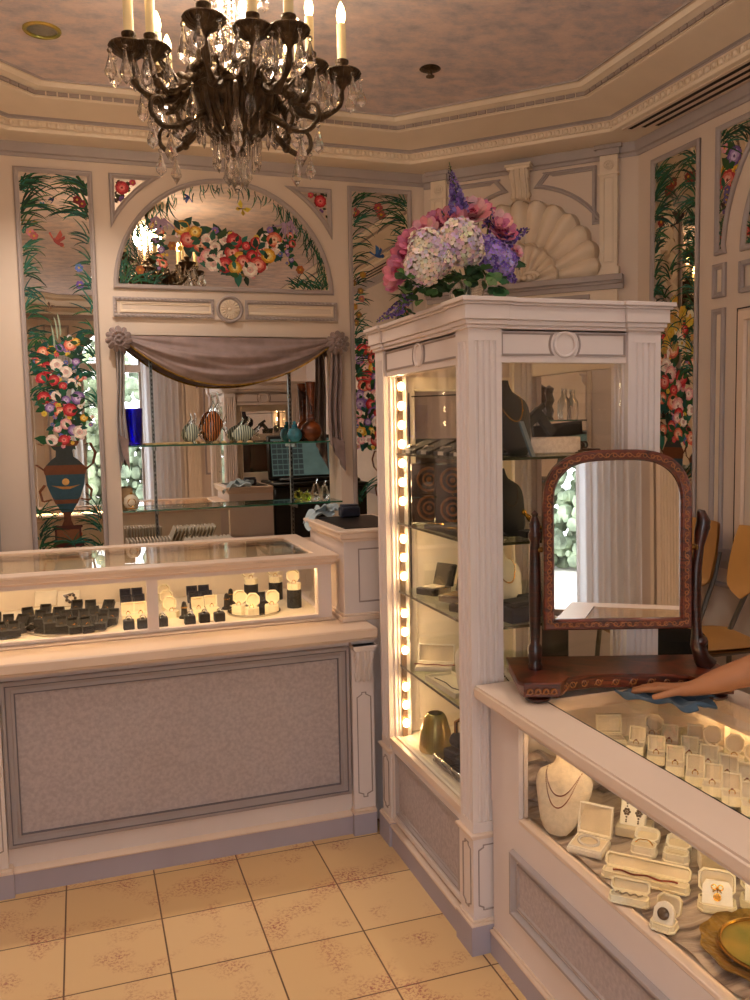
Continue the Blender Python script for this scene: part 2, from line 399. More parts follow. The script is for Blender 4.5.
def tile_mat():
    m, t, o = nt('speckled_floor_tiles'); N = t.nodes; L = t.links
    b = N.new('ShaderNodeBsdfPrincipled'); b.inputs['Roughness'].default_value = .38; b.inputs['Specular IOR Level'].default_value = .35
    tc = N.new('ShaderNodeTexCoord'); mp = N.new('ShaderNodeMapping'); s = 1/.3048
    mp.inputs['Scale'].default_value = (s, s, s); mp.inputs['Location'].default_value = (.116*s+20, -3.136*s+20, 0)
    L.new(tc.outputs['Object'], mp.inputs[0])
    br = N.new('ShaderNodeTexBrick'); br.offset = 0; br.squash = 1
    for k, v in (('Scale', 1), ('Mortar Size', .009), ('Brick Width', 1), ('Row Height', 1), ('Mortar Smooth', .1)): br.inputs[k].default_value = v
    br.inputs['Color1'].default_value = (*lin('#e0bc8c'), 1); br.inputs['Color2'].default_value = (*lin('#d9b380'), 1); br.inputs['Mortar'].default_value = (*lin('#6d5038'), 1)
    L.new(mp.outputs[0], br.inputs['Vector'])
    big = N.new('ShaderNodeTexNoise'); big.inputs['Scale'].default_value = 6.5; big.inputs['Detail'].default_value = 2
    fine = N.new('ShaderNodeTexNoise'); fine.inputs['Scale'].default_value = 95; fine.inputs['Detail'].default_value = 4; fine.inputs['Roughness'].default_value = .7
    L.new(tc.outputs['Object'], big.inputs['Vector']); L.new(tc.outputs['Object'], fine.inputs['Vector'])
    r1 = N.new('ShaderNodeValToRGB'); r1.color_ramp.elements[0].position = .5; r1.color_ramp.elements[1].position = .7
    r2 = N.new('ShaderNodeValToRGB'); r2.color_ramp.elements[0].position = .49; r2.color_ramp.elements[1].position = .57
    L.new(big.outputs['Fac'], r1.inputs[0]); L.new(fine.outputs['Fac'], r2.inputs[0])
    mu = N.new('ShaderNodeMath'); mu.operation = 'MULTIPLY'; L.new(r1.outputs[0], mu.inputs[0]); L.new(r2.outputs[0], mu.inputs[1])
    m2 = N.new('ShaderNodeMath'); m2.operation = 'MULTIPLY'; m2.inputs[1].default_value = .9; L.new(mu.outputs[0], m2.inputs[0])
    mx = N.new('ShaderNodeMix'); mx.data_type = 'RGBA'; L.new(m2.outputs[0], mx.inputs[0]); L.new(br.outputs['Color'], mx.inputs[6]); mx.inputs[7].default_value = (*lin('#a04a48'), 1)
    L.new(mx.outputs[2], b.inputs['Base Color'])
    bp = N.new('ShaderNodeBump'); bp.inputs['Strength'].default_value = .3; bp.inputs['Distance'].default_value = .003; bp.invert = True
    L.new(br.outputs['Fac'], bp.inputs['Height']); L.new(bp.outputs[0], b.inputs['Normal']); L.new(b.outputs[0], o.inputs[0]); return m
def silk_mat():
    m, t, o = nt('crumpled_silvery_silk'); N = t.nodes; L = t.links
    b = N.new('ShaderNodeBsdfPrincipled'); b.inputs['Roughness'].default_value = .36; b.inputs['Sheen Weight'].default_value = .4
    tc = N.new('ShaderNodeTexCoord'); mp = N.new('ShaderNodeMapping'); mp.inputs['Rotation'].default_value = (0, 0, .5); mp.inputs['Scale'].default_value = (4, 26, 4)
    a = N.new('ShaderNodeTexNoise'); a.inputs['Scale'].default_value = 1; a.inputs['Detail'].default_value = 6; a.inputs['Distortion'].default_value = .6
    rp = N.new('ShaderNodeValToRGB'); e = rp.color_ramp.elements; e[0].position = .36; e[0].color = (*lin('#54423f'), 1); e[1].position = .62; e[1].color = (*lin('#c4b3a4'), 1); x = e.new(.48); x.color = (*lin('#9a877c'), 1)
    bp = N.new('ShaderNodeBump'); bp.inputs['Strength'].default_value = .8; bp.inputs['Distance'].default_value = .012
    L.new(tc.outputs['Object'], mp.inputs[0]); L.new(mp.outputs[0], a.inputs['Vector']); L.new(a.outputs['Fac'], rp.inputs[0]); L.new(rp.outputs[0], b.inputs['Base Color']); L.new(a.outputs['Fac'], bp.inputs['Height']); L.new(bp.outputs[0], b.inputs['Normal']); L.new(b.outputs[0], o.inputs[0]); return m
M['silk'] = silk_mat()
M['ceil'] = ceiling_mat(); M['tile'] = tile_mat()
# ================================================================== THE ROOM (octagonal shop, metres)
WB = 4.80; XR = 2.85; XL = -1.27; YF = -2.0
ROOM = [(-.41, WB), (-1.27, 3.94), (-1.27, -1.14), (-.41, YF), (1.987, YF), (2.85, -1.137), (2.85, 3.937), (1.987, WB)]   # CCW from above
KE = [1.06, 1.06, 1.06, .95, 1.06, 1.06, 1.06, .8]     # overhang factor of the cornice per edge; the last edge is the back wall
WBK = MX((0, WB, 0), (1, 0, 0), (0, 0, 1), (0, -1, 0))
WDG = MX((1.987, WB, 0), (.70711, -.70711, 0), (0, 0, 1), (-.70711, -.70711, 0))
WRT = MX((XR, 0, 0), (0, -1, 0), (0, 0, 1), (-1, 0, 0))
WDL = MX((-1.27, 3.94, 0), (.70711, .70711, 0), (0, 0, 1), (.70711, -.70711, 0))
WLF = MX((XL, 0, 0), (0, 1, 0), (0, 0, 1), (1, 0, 0))
WFR = MX((0, YF, 0), (-1, 0, 0), (0, 0, 1), (0, 1, 0))

m = MB(); m.box(-1.6, 3.2, -2.5, 5.2, -.1, 0); struct('floor', m, M['tile'])
m = MB()
inn = MB(); inn.frame(ROOM, [(.47, 3.27)], k=KE)
m.flat([(p.x, p.y) for p in inn.v], 3.27); m.v = [V((p.x, p.y, 3.27)) for p in m.v]
m.add([(-1.5, -2.2, 3.36), (3.1, -2.2, 3.36), (3.1, 5.1, 3.36), (-1.5, 5.1, 3.36)], [(0, 1, 2, 3)])
struct('ceiling', m, M['ceil'])
# walls, 0.15 m thick
NX0, NX1, NZ0, NZ1 = .205, 1.44, .90, 2.135
m = MB(WBK)
for (a, b, c, d) in ((-.55, NX0, 0, 3.36), (NX1, 2.13, 0, 3.36), (NX0, NX1, 0, NZ0), (NX0, NX1, NZ1, 3.36)): m.box(a, b, c, d, -.2, 0)
m.box(NX0, NX1, NZ0, NZ1, -.2, -.13)
struct('wall_back', m, M['wall'])
m = MB(WDG); m.box(0, 1.2205, 0, 3.36, -.15, 0); struct('wall_corner_right', m, M['wall'])
m = MB(WRT); m.box(-3.937, 1.137, 0, 3.36, -.15, 0); struct('wall_right', m, M['wall'])
m = MB(WDL); m.box(0, 1.216, 0, 3.36, -.15, 0); struct('wall_corner_left', m, M['wall'])
m = MB(WLF); m.box(-1.14, 3.94, 0, 3.36, -.15, 0); struct('wall_left', m, M['wall'])
WFL = MX((-.41, YF, 0), (-.70711, .70711, 0), (0, 0, 1), (.70711, .70711, 0))
m = MB(WFL)
for q in ((0, .14, 0, 3.36), (1.08, 1.22, 0, 3.36), (.14, 1.08, 0, .4), (.14, 1.08, 2.7, 3.36)): m.box(*q, -.15, 0)
struct('wall_corner_left_front', m, M['wall'])
w = thing('added_window', None, None, (-.84, -1.57, .4)); w['kind'] = 'structure'  # unseen window, added to let more daylight into the room
m = MB(WFL); m.frame(rect(.14, 1.08, .4, 2.7), [(0, -.1), (0, -.03), (.05, -.03), (.05, -.1)]); m.box(.6, .63, .44, 2.66, -.09, -.04); build('window_frame', m, M['white'], w)
m = MB(WFL); m.box(.17, 1.05, .43, 2.67, -.07, -.066); build('window_pane', m, M['pane'], w)
m = MB(MX((2.85, -1.137, 0), (-.70711, -.70711, 0), (0, 0, 1), (-.70711, .70711, 0))); m.box(0, 1.2205, 0, 3.36, -.15, 0); struct('wall_corner_right_front', m, M['wall'])
# front wall with an arched display window behind the photographer
FX0, FX1, FZ0, FZ1 = .04, .84, .35, 2.55
m = MB(MX((0, YF, 0), (1, 0, 0), (0, 0, 1), (0, -1, 0)))
for (a, b, c, d) in ((-.5, FX0, 0, 3.36), (FX1, 2.1, 0, 3.36), (FX0, FX1, 0, FZ0)): m.box(a, b, c, d, 0, .15)
cx = (FX0+FX1)/2; ar = (FX1-FX0)/2
top = [(FX1, FZ1+.0)]+arc((cx, FZ1), ar, 0, pi, 20)[1:-1]+[(FX0, FZ1)]
m.prism([(FX0, 3.36)]+[(FX0, FZ1)]+top[::-1][1:-1]+[(FX1, FZ1), (FX1, 3.36)], 0, .15)
struct('wall_front', m, M['wall'])
w = thing('window_1', None, None, (cx, YF-.08, FZ0)); w['kind'] = 'structure'
m = MB(MX((0, YF-.05, 0), (1, 0, 0), (0, 0, 1), (0, -1, 0)))
pth = [(FX0, FZ0), (FX1, FZ0)]+arc((cx, FZ1), ar, 0, pi, 20)
m.frame(pth, [(0, 0), (0, .06), (.05, .06), (.05, 0)]); m.box(FX0, FX1, FZ1-.16, FZ1-.06, 0, .06); m.box(cx-.015, cx+.015, FZ1-.06, FZ1+ar, .01, .05)
build('window_frame', m, M['white'], w)
m = MB(MX((0, YF-.08, 0), (1, 0, 0), (0, 0, 1), (0, -1, 0))); m.prism(pth, 0, .004); build('window_pane', m, M['pane'], w)

# cornice: grey band, overhanging crown, cove, ceiling mouldings
def ring(prof, mt, name):
    a = MB(); a.frame(ROOM, prof, k=KE); return struct(name, a, M[mt])
ring([(0, 3.015), (.012, 3.015), (.016, 3.03), (.028, 3.035), (.034, 3.062), (.034, 3.085), (.0, 3.085)], 'grey', 'trim_1')
ring([(.0, 3.082), (.215, 3.082), (.222, 3.086), (.225, 3.1), (.212, 3.106), (.209, 3.111)], 'cream', 'trim_2')
ring([(.209, 3.111), (.214, 3.114), (.214, 3.136), (.224, 3.141)], 'cream', 'trim_3')
ring([(.224, 3.141), (.229, 3.147), (.225, 3.153), (.235, 3.158)], 'grey', 'trim_4')
ring([(.235, 3.158), (.40, 3.20)], 'cream', 'trim_5')
ring([(.40, 3.20), (.405, 3.203), (.405, 3.207), (.412, 3.207), (.412, 3.229), (.42, 3.232), (.43, 3.24), (.445, 3.243), (.455, 3.262), (.468, 3.266), (.47, 3.27)], 'cream', 'trim_6')
ring([(.468, 3.262), (.474, 3.262), (.476, 3.272)], 'grey', 'trim_7')
def along(off, zz, step, fn, edges=(0, 7, 6, 5, 1)):
    a = MB(); a.frame(ROOM, [(off, zz)], k=KE); P = a.v; out = MB(); n = len(ROOM)
    for e in edges:
        p, q = P[e], P[(e+1) % n]; d = q-p; L = d.length; d.normalize(); nn = V((-d.y, d.x, 0)); c = int(L/step)
        for i in range(c):
            x = p + d*((i+.5)*L/c); out.M = MX(x, d, (0, 0, 1), d.cross(V((0, 0, 1)))); fn(out)
    return out
def egg(o): o.sph((0, 0, 0), .016, 8, 5, (.8, .95, .7)); o.box(.018, .021, -.012, .012, -.006, .008)
struct('trim_8', along(.214, 3.125, .042, egg), M['cream'])
def dent(o):
    o.box(-.022, .022, -.0085, .0085, -.012, -.003)
dn = along(.412, 3.218, .05, dent); struct('trim_9', dn, M['seam'])
def leafy(o):
    o.torus((-.01, 0, .002), .006, .0022, 8, 4); o.torus((.011, .001, .002), .005, .002, 8, 4); o.tube([(-.02, -.006, .002), (-.004, .005, .004), (.006, -.005, .004), (.021, .006, .002)], .002, 4)
struct('trim_10', along(.413, 3.218, .05, leafy, (7, 6)), M['cream'])

# picture-frame mouldings -------------------------------------------------
PR = [(0, 0), (0, .012), (.006, .018), (.014, .018), (.018, .012), (.024, .010), (.026, .003)]
def panel_frame(mb, path, prof=PR): mb.frame(path, prof)
# raised mouldings on the back wall: entablature between lunette and niche
def bw(x, y): p = hit(x, y, 'y', WB); return (p.x, p.z)
ME0, ME1, MZ0, MZ1 = .198, 1.437, 2.222, 2.335
m = MB(WBK); m.prism(rect(ME0, ME1, MZ0, MZ1), 0, .012)
t_ = struct('trim_11', m, M['wall'])
m = MB(WBK)
mc = (ME0+ME1)/2
for (a, b) in ((ME0+.005, mc-.085), (mc+.085, ME1-.005)):
    m.frame(rect(a, b, MZ0+.004, MZ1-.004), [(0, .012), (0, .022), (.016, .024), (.02, .014)])
    q = (MZ0+.012, MZ1-.012); n = int((b-a)/.022)
    for i in range(n):
        for z in q: m.sph((a+.012+(b-a-.024)*i/(n-1), z, .024), .009, 6, 4, (1, .7, .6))
    for z in (.03, .05, .07, .09):
        for x in (a+.01, b-.01): m.sph((x, MZ0+z, .024), .008, 6, 4, (.7, 1, .6))
m.M = WBK @ Matrix.Translation((mc, (MZ0+MZ1)/2, 0))
m.lathe([(.074, .0), (.074, .024), (.066, .03), (.058, .024), (.054, .016)], 32, cap=False)
struct('trim_12', m, M['grey'])
m = MB(WBK)
for (a, b) in ((ME0+.04, mc-.10), (mc+.10, ME1-.03)):
    m.frame(rect(a, b, MZ0+.03, MZ1-.03), [(0, .012), (0, .02), (.004, .02), (.006, .016), (.012, .016), (.014, .014)])
struct('trim_13', m, M['cream'])
m = MB(WBK @ Matrix.Translation((mc, (MZ0+MZ1)/2, 0)))
m.lathe([(.054, .016), (.04, .02), (.012, .022), (.0001, .023)], 24, cap=False)
for i in range(18):
    a = 2*pi*i/18; m.tube([(.014*cos(a), .014*sin(a), .024), (.03*cos(a), .03*sin(a), .031), (.05*cos(a), .05*sin(a), .024)], [.002, .004, .0065], 6)
m.sph((0, 0, .022), .011, 10, 6)
struct('trim_14', m, M['cream'])

# mirror panels with painted decoration -------------------------------------
GREENS = ['#153f2c', '#1d5a40', '#0f4a45', '#2a5a2c', '#12352a', '#256b5a', '#1a4d28']
class Art(MB):
    def __init__(s, Mx, inside=None): MB.__init__(s, Mx); s.usecol = True; s.n = .0045; s.inside = inside
    def lay(s, poly, col):
        if s.inside and not all(s.inside(u, v) for u, v in poly): return
        s.n += .0000012; s.col = lin(col) if isinstance(col, str) else col
        s.add([(u, v, s.n) for u, v in poly], [list(range(len(poly)))])
    def blade(s, u, v, a, L, w, bend, col):
        pts = []; x, y = u, v; n = 6
        for i in range(n+1):
            pts.append((x, y, a)); a += bend/n; x += cos(a)*L/n; y += sin(a)*L/n
        for i in range(n):
            w0 = w*sin(pi*min(1, .25+.75*(1-i/n))*.9)*.6*(1-i/n)**.5+.0004; w1 = w*(1-(i+1)/n)**.6*.6+.0003
            (x0, y0, a0), (x1, y1, a1) = pts[i], pts[i+1]
            s.lay([(x0+sin(a0)*w0, y0-cos(a0)*w0), (x1+sin(a1)*w1, y1-cos(a1)*w1), (x1-sin(a1)*w1, y1+cos(a1)*w1), (x0-sin(a0)*w0, y0+cos(a0)*w0)], col)
    def reeds(s, u, v, a0, n, L, spread=.9, w=.007, bend=1.2):
        for i in range(n):
            a = a0+R(-spread, spread); b = -bend*R(.4, 1.2)*(1 if cos(a) > 0 else -1)
            s.blade(u+R(-.012, .012), v+R(-.03, .03), a, L*R(.55, 1.1), w*R(.6, 1.1), b, random.choice(GREENS))
    def rose(s, u, v, r, cols):
        c = [lin(x) for x in cols]; dark = tuple(x*.55 for x in c[0])
        s.lay(ngon(10, r*1.04, R(0, 1), c=(u, v)), dark)
        for (k, rr, pr_, cc) in ((7, .62, .46, c[0]), (6, .4, .4, c[1 % len(c)]), (5, .2, .3, c[2 % len(c)])):
            a0 = R(0, 6)
            for i in range(k):
                a = a0+2*pi*i/k; f = R(.8, 1.15)
                s.lay(ngon(7, r*pr_, R(0, 1), 1, .85, (u+r*rr*cos(a), v+r*rr*sin(a))), tuple(min(1, x*f) for x in cc))
        s.lay(ngon(7, r*.16, 0, c=(u, v)), dark)
    def daisy(s, u, v, r, col, mid='#c9992c'):
        a0 = R(0, 6)
        for i in range(6):
            a = a0+2*pi*i/6; s.lay(ngon(7, r*.42, a, 1, 1, (u+r*.58*cos(a), v+r*.58*sin(a))), tuple(x*R(.8, 1.1) for x in lin(col)))
        s.lay(ngon(7, r*.28, c=(u, v)), mid)
    def leaf(s, u, v, a, L, col=None):
        w = L*.26; col = col or random.choice(GREENS+['#34502a', '#20321c'])
        p = [(0, 0), (.3, 1), (.65, .8), (1, 0), (.65, -.8), (.3, -1)]
        s.lay([(u+cos(a)*L*x-sin(a)*w*y, v+sin(a)*L*x+cos(a)*w*y) for x, y in p], col)
    def bird(s, u, v, k, a, body, wing):
        def P(l): return [(u+k*(cos(a)*x-sin(a)*y), v+k*(sin(a)*x+cos(a)*y)) for x, y in l]
        s.lay(P([(-.5, .05), (-1.1, .3), (-1.15, .1), (-.5, -.1)]), wing)
        s.lay(P(ngon(12, .5, 0, 1, .42)), body); s.lay(P(ngon(10, .22, 0, c=(.52, .1))), body); s.lay(P([(.7, .14), (.95, .06), (.7, .02)]), '#c58a2a')
        s.lay(P([(.25, .15), (-.1, .95), (-.55, 1.15), (-.35, .1)]), wing); s.lay(P([(.2, .1), (.35, .8), (.1, 1.0), (-.1, .1)]), body)
    def butterfly(s, u, v, k, a, c1, c2):
        for sg in (1, -1):
            def P(l): return [(u+k*(cos(a)*x-sin(a)*y*sg), v+k*(sin(a)*x+cos(a)*y*sg)) for x, y in l]
            s.lay(P([(0, .05), (.5, .3), (.75, .85), (.1, .75), (-.05, .1)]), c1); s.lay(P([(0, .05), (-.2, .6), (-.6, .6), (-.5, .2)]), c2)
        s.lay([(u+k*x, v+k*y) for x, y in ((-.5, -.05), (.5, -.04), (.5, .04), (-.5, .05))], '#20140f')
    def urn(s, u, v, h, w):
        def P(l): return [(u+w*x, v+h*y) for x, y in l]+[(u-w*x, v+h*y) for x, y in l[::-1]]
        s.lay(P([(.42, 0), (.42, .04), (.36, .05), (.36, .18), (.40, .19), (.40, .21), (0, .21)]), '#4a1f14')
        s.lay(P([(.3, .06), (.3, .17)]), '#7a4a2a')
        s.lay(P([(.16, .21), (.1, .26), (.09, .31), (.14, .34)]), '#5a3018')
        s.lay(P([(.14, .34), (.34, .45), (.5, .6), (.54, .72)]), '#2b4a57')
        s.lay(P([(.54, .70), (.57, .73), (.57, .76), (.5, .79)]), '#6b3a1c'); s.lay(P([(.3, .42), (.36, .47), (.38, .49), (.3, .46)]), '#6b3a1c')
        s.lay(P([(.5, .79), (.36, .84), (.24, .87), (.22, .93), (.36, 1.0)]), '#2f3534'); s.lay(P([(.34, .97), (.4, 1.0), (.4, 1.02)]), '#6b3a1c')
        s.lay(ngon(10, w*.1, c=(u, v+h*.63)), '#d2a05a'); s.lay([(u+w*x, v+h*y) for x, y in ((-.4, .6), (-.1, .56), (.1, .56), (.4, .6), (.1, .585), (-.1, .585))], '#a8743a')
        for sg in (1, -1):
            pts = [(.5, .74), (.72, .8), (.8, .9), (.66, 1.0), (.52, .98)]
            for i in range(4):
                (x0, y0), (x1, y1) = pts[i], pts[i+1]
                s.lay([(u+sg*w*x0, v+h*y0), (u+sg*w*(x0+.08), v+h*y0), (u+sg*w*(x1+.08), v+h*y1), (u+sg*w*x1, v+h*y1)], '#5c3015')
            pts = [(.34, .46), (.6, .44), (.66, .54), (.52, .6)]
            for i in range(3):
                (x0, y0), (x1, y1) = pts[i], pts[i+1]
                s.lay([(u+sg*w*x0, v+h*y0), (u+sg*w*(x0+.07), v+h*(y0+.01)), (u+sg*w*(x1+.07), v+h*(y1+.01)), (u+sg*w*x1, v+h*y1)], '#6d3c1a')
FLC = [('#c23a3c', '#e0786a', '#f0b0a0'), ('#e8a0a4', '#f3c8c2', '#fae4dc'), ('#f1dcd0', '#f7ece0', '#e2b8b0'), ('#d99a2c', '#f0c858', '#f8e39a'), ('#b32430', '#d8434a', '#e88078'), ('#7a5a9a', '#a98cc0', '#d0bede'), ('#d8644e', '#f0a080', '#f8d0b0')]
def bouquet(A, pts, rs, pal=None):
    for (u, v) in pts:
        for k in range(5): A.leaf(u+R(-.5, .5)*rs, v+R(-.5, .5)*rs, R(0, 6.28), rs*R(1.2, 2.2))
    for (u, v) in pts:
        for k in range(2): A.daisy(u+R(-1.3, 1.3)*rs, v+R(-1.3, 1.3)*rs, rs*R(.3, .5), random.choice(['#e6dcd6', '#8a6cb0', '#c8485a', '#e8c048', '#5a6ab0', '#e09aa8']))
    for (u, v) in pts:
        A.rose(u, v, rs*R(.55, 1.05), random.choice(pal or FLC))
        for k in range(2): A.leaf(u+R(-1, 1)*rs, v+R(-1, 1)*rs, R(0, 6.28), rs*R(.9, 1.5))

def mirror_panel(name, label, Mx, path, loc, artfn, group=None, inside=None, mm='mirror'):
    t = thing(name, label, 'mirror', loc, 0, group)
    a = MB(Mx); a.frame(path, PR); build('frame', a, M['grey'], t)
    a = MB(Mx); a.prism(path, .0005, .004); build('mirror_glass', a, M[mm], t)
    for nm, fn in artfn:
        A = Art(Mx, inside); fn(A); build(nm, A, M['paint'], t)
    return t
# tall panel left of the niche
LU0, LU1, LV0, LV1 = -.252, .128, .93, 2.965
inL = lambda u, v: LU0+.02 < u < LU1-.02 and LV0+.02 < v < LV1-.02
def reedL(A):
    random.seed(3)
    for k in range(11):
        v = LV1-.05-k*.105
        A.reeds(LU0+.03, v-.05, .9 if k < 3 else .7, 26 if k < 2 else 11, .20 if k < 2 else .13, .8, .009)
    for k in range(10):
        v = LV1-.05-k*.12
        A.reeds(LU1-.03, v-.05, pi-.9, 26 if k < 2 else 9, .2 if k < 2 else .12, .8, .009)
    for sg, u in ((1, LU0+.04), (-1, LU1-.04)):
        for k in range(3): A.reeds(u, 1.0+k*.09, pi/2-sg*.5, 10, .16, .7)
    A.reeds(-.05, 1.02, pi/2, 14, .12, 1.2)
def flowL(A):
    random.seed(5)
    A.usecol = True
    pts = [bw(*p) for p in ((43, 352), (52, 350), (60, 348), (70, 345), (76, 342), (40, 362), (48, 368), (57, 365), (66, 372), (76, 362), (42, 378), (54, 380), (63, 386), (72, 382), (80, 378), (44, 398), (56, 396), (66, 400), (78, 398), (50, 408), (60, 412), (70, 410), (84, 418), (58, 428), (66, 424), (74, 430), (52, 440), (80, 432), (64, 440))]
    bouquet(A, pts, .034)
    for (x, y) in ((57, 330), (60, 326), (54, 338)):
        u, v = bw(x, y); A.blade(u, v-.05, 1.5, .12, .01, .3, '#9aa890')
    for x, y, c in ((77, 200, '#7a1422'), (82, 204, '#8a2030'), (30, 232, '#c98080'), (34, 236, '#b05a5a'), (79, 268, '#5a6ab0'), (80, 285, '#6a4a9a')):
        A.daisy(*bw(x, y), .022, c)
def urnL(A): A.n = .0048; A.urn(*bw(69, 547), .55, .185)
BL = [('painted_bird', lambda A: A.bird(*bw(57, 242), .05, -.75, '#8a2a1c', '#a3402a')), ('painted_bird', lambda A: A.bird(*bw(44, 207), .026, .3, '#3a6a9a', '#2a8aa0')), ('painted_bird', lambda A: A.bird(*bw(53, 200), .02, 1.2, '#26305c', '#303f7a')),
      ('painted_butterfly', lambda A: A.butterfly(*bw(81, 538), .03, .5, '#b8622a', '#c98a3a')), ('painted_butterfly', lambda A: A.butterfly(*bw(50, 306), .02, 1, '#5a4030', '#7a5a3a'))]
mirror_panel('painted_mirror_panel', 'tall mirror panel with painted urn of flowers and red bird, left of the draped niche', WBK, rect(LU0, LU1, LV0, LV1), (-.06, WB, LV0),
             [('painted_reeds', reedL), ('painted_urn', urnL), ('painted_flowers', flowL)]+BL, inside=inL)
# lunette
AC = (.813, 2.375); AR = .603
inA = lambda u, v: (u-AC[0])**2+(v-AC[1])**2 < (AR-.024)**2 and v > AC[1]+.022
def reedA(A):
    random.seed(4)
    for i in range(34):
        a = radians(8+164*i/33); r = AR-.03
        u, v = AC[0]+r*cos(a), AC[1]+r*sin(a)
        side = 1 if a < pi/2 else -1
        dens = 7 if abs(a-pi/2) > .5 else 4
        A.reeds(u, v, a+pi+side*.7, dens, .12 if abs(a-pi/2) > .5 else .07, .6, .006)
    for sg in (-1, 1):
        for k in range(4): A.reeds(AC[0]+sg*(AR-.06-.05*k), AC[1]+.03, pi/2+sg*.4, 8, .15-.02*k, .6)
def flowA(A):
    random.seed(9)
    P = [(182, 228), (188, 240), (195, 232), (200, 246), (207, 240), (208, 256), (215, 247), (222, 256), (225, 240), (234, 241), (232, 253), (240, 259), (246, 246), (243, 262), (252, 256), (256, 243), (262, 250), (258, 265), (266, 240), (272, 248), (225, 265), (235, 268), (250, 270), (213, 264), (274, 240), (268, 256), (280, 247)]
    bouquet(A, [bw(*p) for p in P], .043, [FLC[0], FLC[1], FLC[2], FLC[4], FLC[6], FLC[2], FLC[3]])
    P = [(160, 232), (157, 240), (161, 250), (159, 258), (163, 264), (290, 236), (292, 244), (287, 252), (291, 260), (152, 226)]
    bouquet(A, [bw(*p) for p in P], .024)
    for c in ((156, 222), (164, 224), (284, 228), (291, 226)):
        u, v = bw(*c)
        for k in range(9): A.blade(u, v+.03, -pi/2+R(-.8, .8), R(.05, .11), .009, R(-1, 1), '#a58aa8')
    for c in ((140, 270), (172, 246), (300, 270)): A.daisy(*bw(*c), .025, '#a8602a')
BA = [('painted_butterfly', lambda A: A.butterfly(*bw(242, 209), .045, .9, '#d8c23a', '#b89a2a')), ('painted_bird', lambda A: A.bird(*bw(188, 197), .03, 2.4, '#2a3a8a', '#3a56a8'))]
pa = [(AC[0]-AR, AC[1]), (AC[0]+AR, AC[1])]+arc(AC, AR, 0, pi, 40)[1:-1]
mirror_panel('painted_lunette_mirror', 'half-round mirror with painted garland of roses above the draped niche', WBK, pa, (AC[0], WB, AC[1]),
             [('painted_reeds', reedA), ('painted_flowers', flowA)]+BA, inside=inA)
# two small spandrels above the lunette
def spandrel(sg, c, r, vtop, uedge, vbot):
    a0 = math.acos(min(1, max(-1, (vbot-c[1])/r))); th = math.asin((vbot-c[1])/r)
    t1 = math.asin(min(.999, (vtop-c[1])/r))
    arcp = [(c[0]+sg*r*cos(th+(t1-th)*i/10), c[1]+r*sin(th+(t1-th)*i/10)) for i in range(11)]
    p = [(uedge, vbot)]+arcp+[(uedge, vtop)]
    return p if sg > 0 and False else p
def fix_ccw(p):
    a = sum(p[i][0]*p[(i+1) % len(p)][1]-p[(i+1) % len(p)][0]*p[i][1] for i in range(len(p)))
    return p if a > 0 else p[::-1]
for sg, nm in ((-1, 'left'), (1, 'right')):
    c = (AC[0], AC[1]); ue = AC[0]+sg*(AR+.0)
    a = [(ue, 2.965), (ue, 2.675)]
    rr = AR+.075
    pts = []
    th0 = math.acos(min(1, (AR)/rr)); th1 = radians(66)
    for i in range(9):
        th = th0+(th1-th0)*i/8; pts.append((c[0]+sg*rr*cos(th), c[1]+rr*sin(th)))
    vt = 2.965
    pts = [p for p in pts if p[1] < vt-.01]
    xx = c[0]+sg*sqrt(max(.0001, rr*rr-(vt-c[1])**2))
    path = fix_ccw([(ue, vt), (ue, pts[0][1])]+pts[1:]+[(xx, vt)])
    def sp(A, sg=sg, ue=ue):
        u, v = ue-sg*.065, 2.895
        for k in range(34): A.leaf(u+R(-.06, .06), v+R(-.09, .05), R(0, 6.28), R(.02, .045), random.choice(['#2a3a20', '#3a1f18', '#20301c', '#48301c']))
        A.rose(u, v, .034, FLC[4]); A.daisy(u-sg*.0, v-.06, .02, '#6a4a8a'); A.daisy(u-sg*.055, v+.03, .018, '#c8485a')
    cc = AC
    ins = lambda u, v, sg=sg, ue=ue: v < 2.965-.02 and sg*(ue-u) > .02 and (u-AC[0])**2+(v-AC[1])**2 > (AR+.1)**2
    mirror_panel('painted_spandrel_mirror', 'small triangular mirror with painted red rose %s of the half-round mirror' % nm, WBK, path, (ue, WB, 2.68), [('painted_flowers', sp)], inside=ins)
# tall panel right of the niche
RU0, RU1, RV0, RV1 = 1.512, 1.902, .93, 2.99
inR = lambda u, v: RU0+.02 < u < RU1-.02 and RV0+.02 < v < RV1-.02
def reedR(A):
    random.seed(6)
    for k in range(10):
        v = RV1-.04-k*.11
        A.reeds(RU0+.03, v-.05, .8, 15 if k < 2 else 9, .2 if k < 2 else .12, .7)
        A.reeds(RU1-.03, v-.05, pi-.8, 16 if k < 3 else 8, .21 if k < 2 else .13, .7)
    for u in (RU0+.05, RU1-.05): A.reeds(u, 1.2, pi/2, 12, .25, .6)
def flowR(A):
    random.seed(8)
    for p in ((355, 213), (381, 215), (378, 208)): A.daisy(*bw(*p), .03, '#a84a4a')
    pts = [bw(x+R(-4, 4), y) for x in (362, 370, 378) for y in range(350, 442, 9)]
    bouquet(A, pts, .036)
    for k in range(7): A.daisy(*bw(357+R(-4, 6), 275+k*8), .02, random.choice(['#c08a3a', '#8a6a3a', '#b06a5a']))
def urnR(A): A.urn(RU0+.22, 1.0, .48, .12)
def birdR(A): A.bird(*bw(378, 256), .05, -.2, '#2c4f86', '#3e6aa0')
mirror_panel('painted_mirror_panel', 'tall mirror panel with painted reeds and blue bird, between niche and flower arrangement', WBK, rect(RU0, RU1, RV0, RV1), (1.7, WB, RV0),
             [('painted_reeds', reedR), ('painted_urn', urnR), ('painted_flowers', flowR), ('painted_bird', birdR)], inside=inR)
